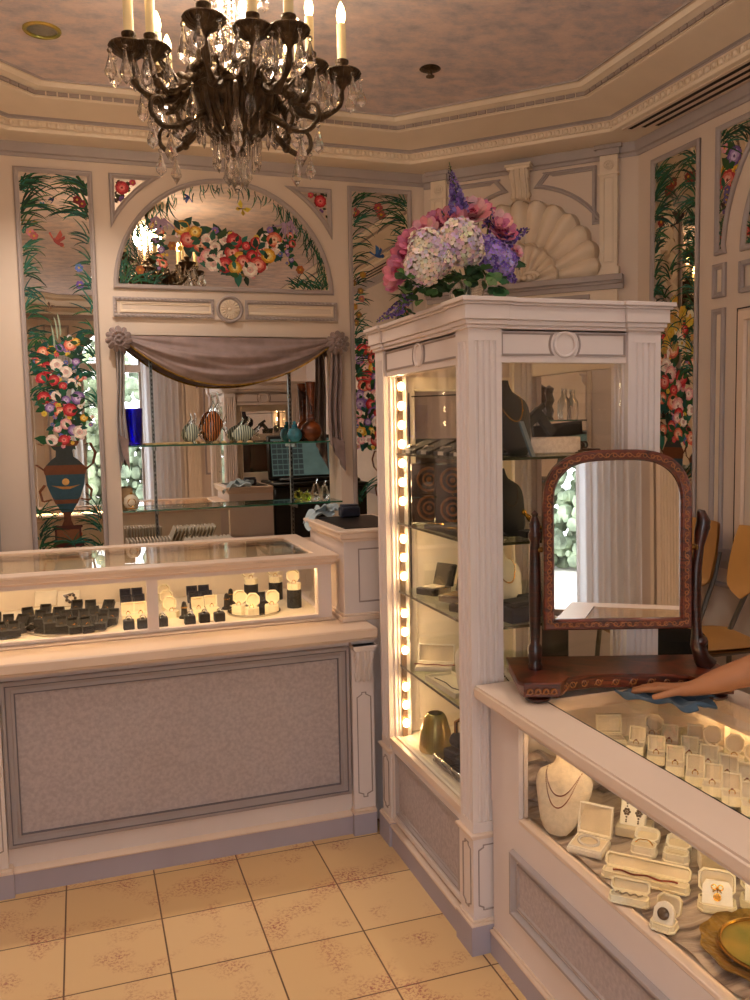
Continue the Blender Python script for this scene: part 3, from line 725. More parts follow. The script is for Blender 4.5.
# right wall panels  (u = -Y)
QU0, QU1 = -3.82, -3.455; QV0, QV1 = .95, 2.955
def rw(x, y): p = hit(x, y, 'x', XR); return (-p.y, p.z)
inQ = lambda u, v: QU0+.02 < u < QU1-.02 and QV0+.02 < v < QV1-.02
def reedQ(A):
    random.seed(12)
    for k in range(11):
        v = QV1-.04-k*.1
        A.reeds(QU0+.03, v-.05, .8, 18 if k < 3 else 10, .2 if k < 3 else .12, .8, .009)
        A.reeds(QU1-.03, v-.05, pi-.8, 14 if k < 3 else 9, .18 if k < 3 else .13, .8, .008)
    for k in range(6): A.reeds(QU0+.18+R(-.08, .12), 2.45-k*.09, pi/2, 8, .12, 1.2)
def flowQ(A):
    random.seed(13)
    for p in ((674, 183), (669, 191), (689, 177), (662, 222), (693, 177)): A.daisy(*rw(*p), .03, '#8a2620')
    pts = [rw(663+R(0, 32), y) for y in list(range(330, 440, 4))]
    bouquet(A, pts, .042, [FLC[0], FLC[2], FLC[6], FLC[6], FLC[1], FLC[4]])
    for k in range(26): A.daisy(*rw(664+R(0, 32), 300+R(0, 50)), .03, random.choice(['#e0d2b8', '#d8b040', '#c9a05a']))
def urnQ(A): A.urn(QU0+.19, 1.0, .62, .14)
BQ = [('painted_bird', lambda A: A.bird(*rw(680, 220), .06, .4, '#2a1a18', '#3a2420')), ('painted_bird', lambda A: A.bird(*rw(693, 257), .05, .4, '#2a1f1a', '#4a3420'))]
mirror_panel('painted_mirror_panel', 'tall mirror panel with painted lilies and dark birds on right wall behind the tall cabinet', WRT, rect(QU0, QU1, QV0, QV1), (XR, 3.64, QV0),
             [('painted_reeds', reedQ), ('painted_urn', urnQ), ('painted_flowers', flowQ)]+BQ, inside=inQ, mm='mirror')
BC = (-2.56, 2.375); BR = .62   # arch on the right wall
path = [(-3.345, 2.965), (-3.345, 2.385), (-3.27, 2.385)]
for i in range(9):
    th = radians(4+54*i/8); rr = BR+.1; path.append((BC[0]-rr*cos(th), BC[1]+rr*sin(th)))
path.append((BC[0]-(BR+.1)*cos(radians(58))+.02, 2.965))
def spQ(A):
    random.seed(14)
    bouquet(A, [rw(729, 170), rw(735, 156), rw(728, 180)], .05)
    for k in range(5): A.daisy(*rw(728-k*.5, 190+k*5), .022, '#6a5a8a'); A.leaf(*rw(727, 195+k*6), R(3, 6), .06)
    A.reeds(-3.31, 2.9, .6, 26, .2, .9); A.reeds(-3.2, 2.93, -.2, 12, .2, .5); A.bird(*rw(725, 208), .03, .3, '#3a2018', '#301a14')
    for k in range(6): A.reeds(-3.32, 2.42+k*.06, pi/2, 5, .09, .5)
mirror_panel('painted_spandrel_mirror', 'tall curved mirror with painted rose spray on right wall at the photo edge', WRT, fix_ccw(path), (XR, 3.3, 2.385), [('painted_flowers', spQ)],
             inside=lambda u, v: u > -3.325 and 2.405 < v < 2.945 and (u-BC[0])**2+(v-BC[1])**2 > (BR+.125)**2)
pb = [(BC[0]-BR, BC[1]), (BC[0]+BR, BC[1])]+arc(BC, BR, 0, pi, 40)[1:-1]
def reedB(A):
    for i in range(30):
        a = radians(6+168*i/29); r = BR-.03; A.reeds(BC[0]+r*cos(a), BC[1]+r*sin(a), a+pi, 6, .11, .8)
def flowB(A): bouquet(A, [(BC[0]+R(-.3, .3), BC[1]+R(.2, .4)) for k in range(16)], .045)
mirror_panel('painted_lunette_mirror', 'half-round mirror on the right wall showing only its dark green edge at the photo border', WRT, pb, (XR, -BC[0], BC[1]), [('painted_reeds', reedB), ('painted_flowers', flowB)],
             inside=lambda u, v: (u-BC[0])**2+(v-BC[1])**2 < (BR-.024)**2 and v > BC[1]+.022)
# plain mouldings on the right wall
m = MB(WRT); m2 = MB(WRT)
for (a, b, c, d) in ((-3.355, -3.27, 2.19, 2.345), (-3.355, -3.27, 1.0, 2.14)): m.frame(rect(a, b, c, d), PR); m2.prism(rect(a+.028, b-.028, c+.028, d-.028), 0, .004)
m.frame(rect(-3.175, -1.96, 2.19, 2.33), [(0, 0), (0, .02), (.018, .022), (.024, .01)])
for i in range(30): m.sph((-3.165, 2.2+i*.0042, .022), .007, 6, 4)
m.frame(rect(-3.42, -.5, .97, 1.0), [(-.02, 0), (-.02, .02), (0, .03), (.01, .03), (.015, .03)])
m.prism(rect(-3.9, 1.1, .93, .985), 0, .02); m.prism(rect(-3.9, 1.1, .95, .965), .02, .032)
m.frame(rect(-3.8, -2.6, .2, .86), PR); m.frame(rect(-2.5, -1.4, .2, .86), PR)
struct('trim_15', m, M['grey']); struct('trim_16', m2, M['cream'])
dr = MB(WRT); dr.frame(rect(-3.19, -2.0, .99, 2.12), [(0, 0), (0, .004), (.006, .004), (.006, .001), (.012, .016), (.05, .018), (.058, .004)]); struct('trim_17', dr, M['peach'])
dk = MB(WRT); dk.frame(rect(-3.196, -1.994, .985, 2.126), [(0, .0), (0, .006), (.006, .006), (.007, 0)]); struct('trim_18', dk, M['woodd'])
# diagonal wall: pilasters, shell, keystone, ledge, spandrel frames -----------
def pilaster(Mx, u0, u1, z0, z1, mb, mg):
    mb.prism(rect(u0-.0, u1+.0, z0, z1), 0, .035)
    mb.frame(rect(u0+.018, u1-.018, z0+.06, z1-.11), [(0, .035), (.0, .04), (.005, .04), (.008, .036)])
    mb.prism(rect(u0-.008, u1+.008, z1-.1, z1-.092), 0, .045)
    mb.prism(rect(u0-.012, u1+.012, z0, z0+.04), 0, .048)
    uc = (u0+u1)/2
    o = mb.M; mb.M = Mx @ Matrix.Translation((uc, z1-.05, .035)); mb.torus((0, 0, .002), .026, .004, 18, 5)
    for i in range(8):
        a = 2*pi*i/8; mb.sph((.014*cos(a), .014*sin(a), .003), .007, 6, 4)
    mb.sph((0, 0, .006), .006, 6, 4); mb.M = o
    mg.prism(rect(u0-.012, u1+.012, z1, z1+.045), 0, .05); mg.prism(rect(u0-.025, u1+.025, z1+.03, z1+.05), 0, .062)
m = MB(WDG); mg = MB(WDG)
for u0 in (.055, 1.025): pilaster(WDG, u0, u0+.092, 2.41, 3.03, m, mg)
mg.prism(rect(-.0, .055, 3.0, 3.07), 0, .01)
for (z0, z1, d) in ((2.335, 2.36, .035), (2.36, 2.375, .05), (2.375, 2.405, .07)): mg.prism(rect(.02, 1.15, z0, z1), 0, d)
m.prism(rect(.055, 1.117, 2.19, 2.335), 0, .02)
mg.frame(rect(.2, .97, 2.215, 2.315), [(0, .02), (0, .032), (.018, .034), (.024, .022)])
struct('trim_19', m, M['cream']); 
# spandrel frames
SC_ = (.587, 2.405); SR = .445
for sg in (-1, 1):
    pts = []
    for i in range(9):
        th = radians(36+ 46*i/8); rr = SR+.075; pts.append((SC_[0]+sg*rr*cos(th), SC_[1]+rr*sin(th)))
    pts = [p for p in pts if p[1] < 2.985]
    e = SC_[0]+sg*.415
    path = fix_ccw([(e, 2.995), (e, pts[0][1])]+pts[0:]+[(SC_[0]+sg*.13, 2.985), (SC_[0]+sg*.12, 2.995)])
    mg.frame(path, [(0, 0), (0, .014), (.006, .02), (.012, .02), (.016, .012), (.022, .01), (.024, .002)])
struct('trim_20', mg, M['grey'])
m = MB(WDG @ Matrix.Translation((SC_[0], SC_[1], 0)))
nl = 13
def shell(u, t):
    a = pi*u; k = u*nl; f = abs(sin(pi*k)); rr = .035+t*(SR-.035+.02*(f-1)*t)
    h = .012+.05*t*t*(1)+ .03*f*(.25+t) - (.03 if t > .999 else 0)
    return (rr*cos(a), rr*sin(a), h)
m.grid(shell, nl*8, 10)
def rim(u, t):
    a = pi*u; k = u*nl; f = abs(sin(pi*k)); rr = SR-.02+.02*f; return (rr*cos(a)+t*.012*cos(a), rr*sin(a)+t*.012*sin(a), (.032+.0375*f+.0125)*(1-t))
m.grid(rim, nl*8, 2)
def rim2(u, t):
    a = pi*u; f = abs(sin(pi*u*9)); rr = .20+.012*f; return ((rr+.016*t)*cos(a), (rr+.016*t)*sin(a), .03+.022*f+.03*sin(pi*t))
m.grid(rim2, 9*8, 4)
for sg in (-1, 1):
    m.tube([(sg*(.06+.05*cos(a)*(1-a/12)), .03+.03*sin(a)*(1-a/12), .04) for a in [i*.5 for i in range(18)]], .012, 6)
for i in range(5): m.sph((-.06+.03*i, .025, .05), .02, 8, 5)
struct('trim_21', m, M['cream'], None)
m = MB(WDG @ Matrix.Translation((.59, 2.95, 0)))
def bracket(m, w, h, d):
    m.prism(rect(-w*.62, w*.62, h*.36, h*.5), 0, d*1.1); m.prism(rect(-w*.7, w*.7, h*.44, h*.5), 0, d*1.25)
    prof = [(0, h*.36), (d, h*.36), (d*1.02, h*.2), (d*.8, h*.02), (d*.5, -h*.2), (d*.52, -h*.4), (d*.3, -h*.48), (0, -h*.5)]
    for s in range(2):
        pass
    vs = [(x, z, y) for x in (-w*.45, w*.45) for (y, z) in prof]; n = len(prof)
    m.add(vs, [list(range(n)), [n+i for i in range(n)][::-1]]+[(i, (i+1) % n, n+(i+1) % n, n+i) for i in range(n)])
    for x in (-.3, 0, .3): m.tube([(x*w, z, y+.004) for (y, z) in prof[1:7]], w*.09, 6)
    for sg in (-1, 1):
        m.tube([(sg*w*.47, h*.22+h*.11*cos(a)*(1-a/14), d*.65+d*.3*sin(a)*(1-a/14)) for a in [i*.6 for i in range(14)]], w*.07, 5)
        m.tube([(sg*w*.47, -h*.34+h*.07*cos(a)*(1-a/14), d*.3+d*.2*sin(a)*(1-a/14)) for a in [i*.6 for i in range(14)]], w*.06, 5)
bracket(m, .105, .19, .07)
struct('trim_22', m, M['cream'])
# mirrored niche with a glass shelf low on the diagonal wall (seen through the cabinet's back)
t = thing('wall_niche_mirror', 'mirror with cream frame on the corner wall, seen through the tall cabinet', 'mirror', (2.42, 4.36, .9))
m = MB(WDG); m.frame(rect(.2, .98, .9, 2.15), PR); build('frame', m, M['cream'], t)
m = MB(WDG); m.prism(rect(.2, .98, .9, 2.15), .0005, .004); build('mirror_glass', m, M['mirror'], t)
m = MB(WDG); m.box(.24, .94, 1.632, 1.64, .0, .16); o = build('glass_shelf', m, [M['edge']]); tag(o, 'green-edged glass shelf on the corner wall, seen through the tall cabinet', 'shelf')
def on_dg(u, z, n): p = WDG @ V((u, z, n)); return p
p = on_dg(.40, 1.64, .09); m = MB(Matrix.Translation(p)); m.lathe([(.04, 0), (.075, .03), (.09, .08), (.075, .13), (.035, .155), (.045, .17)], 20); tag(build('round_pot', m, M['amber']), 'round dark brown pot on the glass shelf behind the tall cabinet', 'pot')
p = on_dg(.72, 1.64, .09); m = MB(Matrix.Translation(p)); m.lathe([(.03, 0), (.02, .02), (.03, .05), (.018, .08), (.032, .11), (.02, .15), (.03, .18), (.0001, .2)], 14); tag(build('turned_candlestick', m, M['woodd']), 'turned dark candlestick on the glass shelf behind the tall cabinet', 'candlestick')
p = on_dg(.85, 1.64, .1); m = MB(Matrix.Translation(p)); m.lathe([(.03, 0), (.036, .03), (.034, .1), (.014, .13), (.016, .17)], 14); tag(build('glass_bottle', m, M['clear']), 'clear glass bottle on the glass shelf behind the tall cabinet', 'bottle')
# left corner wall and left wall, front wall: the same panelling (seen only in the mirrors)
m = MB(WDL); m.frame(rect(.2, 1.0, .95, 2.3), PR); m.frame(rect(.2, 1.0, 2.45, 2.95), PR); m.prism(rect(1.08, 1.19, .1, 3.02), 0, .04)
m.M = WLF
for k in range(4): m.frame(rect(-.9+1.15*k, .05+1.15*k, 1.0, 2.95), PR); m.frame(rect(-.9+1.15*k, .05+1.15*k, .2, .85), PR)
m.prism(rect(-1.1, 3.9, .9, .95), 0, .025)
m.M = WFR
m.frame(rect(-1.94, -1.62, 1.0, 2.95), PR); m.frame(rect(.05, .36, 1.0, 2.95), PR)
struct('trim_23', m, M['grey'])
def fluted(mb, x0, x1, y0, y1, z0, z1, faces, nf, dep=.006, plain=.03):
    # plain column with flutes cut on the named faces; built as an extruded cross-section
    pts = []
    def face(ax, ay, bx, by, nx, ny, on, n):
        L = sqrt((bx-ax)**2+(by-ay)**2); dx, dy = (bx-ax)/L, (by-ay)/L
        pts.append((ax, ay))
        if on:
            mg_ = L*.14; w = (L-2*mg_)/n
            for i in range(n):
                for t in (.14, .26, .5, .74, .86):
                    d = {.14: 0, .26: .75, .5: 1, .74: .75, .86: 0}[t]*dep
                    s = mg_+w*(i+t); pts.append((ax+dx*s-nx*d, ay+dy*s-ny*d))
    face(x0, y0, x1, y0, 0, -1, 'f' in faces, nf.get('f', 4)); face(x1, y0, x1, y1, 1, 0, 'r' in faces, nf.get('r', 3))
    face(x1, y1, x0, y1, 0, 1, 'b' in faces, nf.get('b', 4)); face(x0, y1, x0, y0, -1, 0, 'l' in faces, nf.get('l', 3))
    o = mb.M; mb.M = o @ Matrix.Identity(4); mb.prism(pts, z0+plain, z1-plain); mb.box(x0, x1, y0, y1, z0, z0+plain); mb.box(x0, x1, y0, y1, z1-plain, z1); mb.M = o
m = MB(); fluted(m, 1.38, 1.56, YF, YF+.06, .2, 2.9, 'b', {'b': 6}); m.box(1.36, 1.58, YF, YF+.08, 0, .2); m.box(1.365, 1.575, YF, YF+.075, .2, .24); m.box(1.36, 1.58, YF, YF+.08, 2.9, 3.02); m.box(1.335, 1.36, YF, YF+.04, 0, 2.9)
fluted(m, -.26, -.1, YF, YF+.06, .2, 2.9, 'b', {'b': 6}); m.box(-.28, -.08, YF, YF+.08, 0, .2)
struct('trim_24', m, M['cream'])
m = MB()
for Mx, u0, u1 in ((WBK, -.41, 1.987), (WDG, 0, 1.22), (WRT, -3.937, 1.13), (WDL, 0, 1.21), (WLF, -1.13, 3.94), (WFR, -1.98, .41)): m.M = Mx; m.prism(rect(u0, u1, 0, .14), 0, .018)
struct('baseboard_room', m, M['plinth'])
# curtain at the window, outdoors
def curtain(x0, x1, name, label):
    m = MB()
    def f(u, t):
        x = x0+(x1-x0)*u; return (x, YF+.09+.028*sin(u*(x1-x0)*70), .05+2.6*t)
    m.grid(f, int((x1-x0)*160), 4); o = build(name, m, M['curtain']); tag(o, label, 'curtain')
curtain(.81, 1.28, 'sheer_curtain', 'white sheer curtain beside the window, seen in the dressing mirror')
curtain(-.22, .05, 'sheer_curtain', 'narrow white sheer curtain at the far window edge, seen only in mirrors')
m = MB(); m.box(-8, 8, -14, YF-.51, -.12, -.02); struct('ground_outside', m, M['out'])
m = MB(); random.seed(2)
for k in range(2200):
    x = R(-4, 4.5); z = abs(random.gauss(0, 1.5)); m.sph((x, -8.5+R(-.5, .5), .1+z), R(.04, .16), 5, 4)
o = build('hedge', m, M['hedge']); tag(o, 'bright green hedge outside the shop window, seen in mirrors', 'hedge', None, 'stuff')
# ================================================================== LEFT DISPLAY COUNTER
CY = 3.19
FC = MX((0, CY, 0), (1, 0, 0), (0, 0, 1), (0, -1, 0))
CX0, CX1 = -1.0, 1.062
t = thing('display_counter', 'long white counter with a grey fabric panel, under the glass showcase', 'counter', (.35, 3.5, 0))
m = MB(); m.box(CX0, CX1, CY, 3.95, .08, .795); build('body', m, M['white'], t)
m = MB(); m.box(CX1+.012, 1.31, 3.26, 3.95, 0, .8415); build('return_section', m, M['white'], t)
m = MB(FC); m.prism(rect(CX0, CX1, 0, .075), 0, .018)
for a, b in ((-.45, -.286), (.966, CX1)): m.prism(rect(a, b, 0, .088), 0, .042)
build('plinth', m, M['plinth'], t)
m = MB(FC); m.frame([(CX0, .075), (CX1, .075)], [(0, .0), (0, .022), (.006, .024), (.014, .014), (.018, .0)], closed=False)
for a, b in ((-.45, -.286), (.966, CX1)): m.prism(rect(a, b, .088, .098), 0, .046); m.prism(rect(a+.004, b-.004, .098, .106), 0, .038)
build('plinth_moulding', m, M['peach'], t)
for n_, (a, b) in enumerate(((-.44, -.302), (.972, CX1))):
    m = MB(FC); m.prism(rect(a, b, .1, .79), 0, .03); p = build('pilaster', m, M['white'], t)
    m = MB(FC); c = .02
    pth = [(a+.018+c, .15), (b-.012-c, .15), (b-.012-c, .15+c*.6), (b-.012, .15+c), (b-.012, .58-c), (b-.012-c, .58-c*.4), (b-.012-c, .58), (a+.018+c, .58), (a+.018+c, .58-c*.4), (a+.018, .58-c), (a+.018, .15+c), (a+.018+c, .15+c*.6)]
    m.frame(pth, [(0, .03), (0, .033), (.003, .033), (.004, .0305)]); build('panel_line', m, M['seam'], p)
    m = MB(FC @ Matrix.Translation(((a+b)/2, .70, .03))); bracket(m, .07, .15, .035); build('carved_bracket', m, M['white'], p)
m = MB(FC)
for (i0, a) in ((0, 0), ):
    m.frame(rect(-.298, .966, .168, .765), [(0, 0), (0, .02), (.006, .024), (.012, .024), (.016, .012), (.03, .010), (.036, .014), (.042, .014), (.046, .004)])
build('panel_frame', m, M['grey'], t)
m = MB(FC); m.frame(rect(-.298+.013, .966-.013, .181, .752), [(0, .022), (0, .0245), (.003, .0245), (.003, .02)]); m.frame(rect(-.256, .924, .21, .723), [(0, .01), (0, .0145), (.004, .0145), (.004, .006)]); build('frame_lines', m, M['greyd'], t)
m = MB(FC); m.prism(rect(-.256, .924, .21, .723), 0, .006); build('fabric_panel', m, M['fabric'], t)
m = MB(); m.box(CX0, CX1+.01, 3.118, 3.97, .802, .842, .006); m.box(CX0, CX1+.004, 3.14, 3.95, .79, .802); build('worktop', m, M['peach'], t)

# glass showcase on it
SX0, SX1, SY0, SY1 = -1.0, .945, 3.33, 4.0
t = thing('glass_showcase', 'low glass-topped showcase of ring boxes standing on the left counter', 'showcase', (.3, 3.6, .842))
m = MB(); m.box(SX0, SX1, SY0, SY1, .842, .858); m.box(SX0, SX1+.012, SY0-.012, SY1, .842, .85, .003); build('base', m, M['peach'], t)
m = MB()
m.box(SX0, SX1-.001, SY0, SY0+.03, .8555, .868); m.box(SX0, SX1-.001, SY0, SY0+.03, 1.058, 1.0745); m.box(SX1-.055, SX1, SY0-.001, SY0+.055, .855, 1.075)
m.box(.217, .258, SY0+.001, SY0+.029, .86, 1.07); m.box(-.41, -.37, SY0+.001, SY0+.029, .86, 1.07)
m.box(SX1-.03, SX1-.001, SY0+.03, SY1-.01, .8555, .868); m.box(SX1-.03, SX1-.001, SY0+.03, SY1-.01, 1.058, 1.0745); m.box(SX1-.055, SX1, SY1-.03, SY1, .855, 1.075)
build('case_frame', m, M['white'], t)
m = MB()
m.frame(rect(SX0, SX1, SY0, SY1), [(.04, 1.0735), (0, 1.0735), (-.012, 1.074), (-.012, 1.081), (-.02, 1.085), (-.02, 1.1), (-.028, 1.104), (-.028, 1.111), (-.026, 1.113), (.056, 1.113), (.056, 1.1)])
build('top_rim', m, M['peach'], t)
m = MB(); m.box(SX0, SX1-.054, SY0+.054, SY1-.054, 1.103, 1.109); build('top_glass', m, M['pane'], t)
for a, b in ((SX0, -.405), (-.375, .219), (.256, SX1-.053)):
    m = MB(); m.box(a, b, SY0+.012, SY0+.016, .866, 1.06); build('front_pane', m, M['pane'], t)
m = MB(); m.box(SX1-.016, SX1-.012, SY0+.05, SY1-.03, .866, 1.06); build('side_pane', m, M['pane'], t)
m = MB(); m.box(SX0, SX1-.05, SY1-.025, SY1-.005, .858, 1.075); m.box(.32, .323, SY1-.028, SY1-.025, .86, 1.07); build('back_panel', m, M['inner'], t)
m = MB(); m.box(SX0, SX1-.03, SY0+.02, SY1-.02, .857, .862); build('floor_cloth', m, M['satin'], t)
m = MB(); m.box(SX0, SX1-.06, SY0+.034, SY0+.05, 1.062, 1.073); build('light_tube', m, M['tube'], t)

# cash desk box on the counter between showcase and tall cabinet
BX0, BX1, BY0, BY1 = .985, 1.30, 3.275, 3.8
t = thing('cash_desk_box', 'white panelled upstand box on the counter between showcase and tall cabinet', 'box', (1.3, 3.5, .842))
m = MB(); m.box(BX0, BX1, BY0, BY1, .8425, 1.17); build('body', m, M['white'], t)
m = MB()
for (z0, z1, e) in ((1.165, 1.178, .012), (1.178, 1.20, .02), (1.2, 1.212, .026)): m.box(BX0-e, BX1, BY0-e, BY1+e, z0, z1, .003)
build('top_moulding', m, M['peach'], t); m = MB()
for (z0, z1, e) in ((.842, .862, .016), (.862, .872, .008)): m.box(BX0-e, BX1, BY0-e, BY1, z0, z1, .003)
build('foot_moulding', m, M['peach'], t)
m = MB(MX((0, BY0, 0), (1, 0, 0), (0, 0, 1), (0, -1, 0))); m.frame(rect(BX0+.06, BX1-.05, .915, 1.135), [(0, 0), (0, .003), (.004, .003), (.006, .0)]); build('panel_line', m, M['seam'], t)
m = MB(); m.box(BX0+.02, BX1-.03, BY0+.04, BY1-.03, 1.211, 1.216); build('dark_top_inset', m, M['black'], t)
t = thing('cash_register', 'black cash register with a lit grid screen, reflected in the niche mirror', 'register', (1.62, 3.42, 0))
m = MB(); m.box(1.345, 1.98, 3.2, 3.64, 0, 1.19, .01); m.box(1.335, 1.99, 3.19, 3.66, 1.19, 1.22, .008); build('stand', m, M['black'], t)
m = MB(); m.box(1.4, 1.94, 3.35, 3.62, 1.22, 1.25, .01); m.box(1.5, 1.7, 3.42, 3.5, 1.25, 1.3); build('base', m, M['black'], t)
mm_ = Matrix.Translation((1.60, 3.5, 1.40)) @ Matrix.Rotation(.18, 4, 'X')
m = MB(mm_); m.box(-.27, .27, -.03, .01, -.17, .17, .012); sc = build('monitor', m, M['black'], t)
m = MB(mm_); m.box(-.24, .24, .01, .012, -.14, .14); build('screen', m, M['screen'], sc)
m = MB(mm_)
for i in range(6):
    for j in range(6): m.box(-.235+.04*i, -.2+.04*i, .012, .0135, -.13+.04*j, -.098+.04*j)
build('screen_cells', m, M['screen2'], sc)
# pale blue cloth over the back edge of the box
m = MB()
def fold(u, t):
    x = .965+.145*u; y = 3.86-.14*t; z = 1.222+.012*sin(u*9+t*4)+.009*sin(t*11)
    if u < .25: z -= (.25-u)*.22; 
    return (x+.02*sin(t*6), y+.07*u, z+.012)
m.grid(fold, 24, 14); v0 = list(m.v)
m.grid(lambda u, t: (lambda p: (p[0]+.02, p[1]-.01, p[2]+.015+.006*sin(u*14)))(fold(.15+.85*u, .1+.7*t)), 20, 12)
tag(build('folded_cloth', m, M['ltblue']), 'pale blue cloth draped over the corner of the cash desk box', 'cloth')
m = MB(Matrix.Translation((1.15, 3.72, 1.216))); m.box(-.045, .045, -.03, .03, 0, .05, .008); m.box(-.04, .04, -.02, .025, .05, .058, .003); tag(build('dark_blue_pouch', m, M['navy']), 'small dark blue pouch on top of the cash desk box', 'pouch')

# low cupboard against the back wall under the niche, with card folders on it
t = thing('back_cupboard', 'low white cupboard under the draped niche, behind the showcase', 'cupboard', (.82, 4.6, 0))
m = MB(); m.box(.0, 1.65, 4.42, 4.79, .08, .88); m.box(.02, 1.63, 4.44, 4.79, 0, .08); build('body', m, M['white'], t)
m = MB(); m.box(-.015, 1.665, 4.4, 4.795, .88, .905, .004); build('worktop', m, M['peach'], t)
for k in range(3):
    m = MB(MX((0, 4.42, 0), (1, 0, 0), (0, 0, 1), (0, -1, 0))); a = .03+.54*k; m.prism(rect(a, a+.51, .12, .85), 0, .015); m.frame(rect(a+.05, a+.46, .18, .8), [(0, .015), (0, .02), (.008, .02), (.012, .016)]); d = build('door', m, M['white'], t)
    m = MB(); m.sph((a+.46, 4.39, .6), .014, 8, 6); build('knob', m, M['brass'], d)
def folder(tilt):
    r_ = thing('card_folder', None, 'folder'); m = MB(Matrix.Rotation(tilt, 4, 'Y')); m.box(-.0025, .0025, -.09, .09, 0, .155); build('cover', m, M['paper'], r_, False)
    m = MB(Matrix.Rotation(tilt, 4, 'Y')); m.box(.0026, .006, -.085, .085, .004, .15); build('sheets', m, M['kraft'], r_, False); return r_
K = Kind(folder(0))
for i in range(14):
    x = .215+.0165*i; K.put((x, 4.62, .905), R(-.03, .03), 'upright white card folder, %s from the left below the niche' % ORD[i], 'upright card folders below the niche')
K = Kind(folder(.42))
for i in range(12):
    x = .46+.021*i; K.put((x, 4.62, .906), R(-.05, .05), 'slanting white card folder, %s from the left in the leaning row' % ORD[i], 'leaning card folders below the niche')

# ================================================================== DRAPED NICHE
t = thing('niche_mirror', 'large mirror at the back of the draped niche', 'mirror', ((NX0+NX1)/2, 4.925, NZ0))
m = MB(MX((0, WB+.13, 0), (1, 0, 0), (0, 0, 1), (0, -1, 0))); m.prism(rect(NX0, NX1, NZ0, NZ1), .001, .005); build('mirror_glass', m, M['mirrorc'], t)
SH1, SH2 = 1.545, 1.195
for z, lb, x1 in ((SH1, 'upper green-edged glass shelf across the niche mirror, holding glass vases', NX1), (SH2, 'lower green-edged glass shelf across the niche mirror, holding glass fruit', NX1)):
    t = thing('glass_shelf', lb, 'shelf', ((NX0+NX1)/2, 4.85, z))
    m = MB(); m.box(NX0+.002, x1-.002, 4.782, 4.924, z-.0075, z+.0005); build('shelf_pane', m, M['shelf'], t)
    m = MB(); m.box(NX0+.002, x1-.002, 4.779, 4.782, z-.008, z+.001); build('front_edge', m, M['edge'], t)
for px, lb in ((154, 'slotted metal shelf upright on the left of the niche mirror'), (291, 'slotted metal shelf upright on the right of the niche mirror')):
    x = hit(px, 450, 'y', 4.92).x; t = thing('shelf_upright', lb, 'bracket', (x, 4.92, NZ0))
    m = MB(); m.box(x-.008, x+.008, 4.913, 4.925, NZ0, 2.1); build('rail', m, M['chrome'], t)
    m = MB()
    for k in range(46): m.box(x-.003, x+.003, 4.911, 4.9135, NZ0+.02+.025*k, NZ0+.032+.025*k)
    build('slots', m, M['dark'], t)
    m = MB()
    for z in (SH1, SH2): m.box(x-.003, x+.003, 4.80, 4.915, z-.03, z-.009)
    build('arm', m, M['chrome'], t)
t = thing('draped_curtain', 'mauve silk swag with rosettes and side tails over the niche', 'curtain', ((NX0+NX1)/2, WB-.03, 1.5))
m = MB()
def swag(u, t_):
    x = .235+u*1.185; e = sin(pi*u)**.75
    low = .012+ .245*(1-(abs(u-.47)/.53)**2.1 if u > .47 else 1-(abs(.47-u)/.47)**2.1)
    z = 2.128-t_**.9*low-.006*e
    y = WB-.03-.05*e*sin(pi*min(1, t_*1.1))-.02*e-.011*e*sin(t_*15+u*5)-.004*e*sin(t_*31-u*9)
    return (x, y, z)
m.grid(swag, 60, 48); s_ = build('swag', m, M['mauve'], t)
hem = [swag(i/40, 1) for i in range(41)]
m = MB(); m.tube(hem, .005, 5); build('hem', m, M['tray'], s_)
def tail(x0, z0, z1, w, name, fl):
    m = MB()
    def f(u, q):
        z = z0-(z0-z1)*q*(1-.22*u*fl if fl > 0 else 1-.22*(1-u)); 
        return (x0+(u-.5)*w*(.8+.35*q)+.006*sin(q*7), WB-.035-.018*sin(u*15)-.008*sin(q*9), z)
    m.grid(f, 28, 24); build(name, m, M['mauve'], t)
    m = MB()
    zz = z1+.12
    m.add([(x0-w*.5, WB-.06, zz+.09), (x0+w*.55, WB-.06, zz+.06), (x0+w*.62, WB-.064, zz-.11), (x0-w*.1, WB-.062, zz-.02)], [(0, 1, 2, 3)])
    build('folded_end', m, M['mauve'], t)
tail(.222, 2.12, 1.40, .046, 'tail', 1); tail(1.405, 2.12, 1.36, .075, 'tail', -1)
for (x, z) in ((.222, 2.105), (1.418, 2.10)):
    m = MB(Matrix.Translation((x, WB-.05, z)) @ Matrix.Rotation(pi/2, 4, 'X'))
    for k in range(11):
        a = 2*pi*k/11
        m.tube([(.012*cos(a), .012*sin(a), .02), (.034*cos(a+.25), .034*sin(a+.25), .035), (.055*cos(a+.45), .055*sin(a+.45), .012), (.045*cos(a+.3), .045*sin(a+.3), -.012)], [.006, .013, .016, .006], 7)
    for k in range(6):
        a = 2*pi*k/6; m.tube([(.0, 0, .03), (.014*cos(a), .014*sin(a), .048), (.026*cos(a+.5), .026*sin(a+.5), .03)], [.006, .01, .006], 6)
    build('rosette', m, M['mauve'], t)

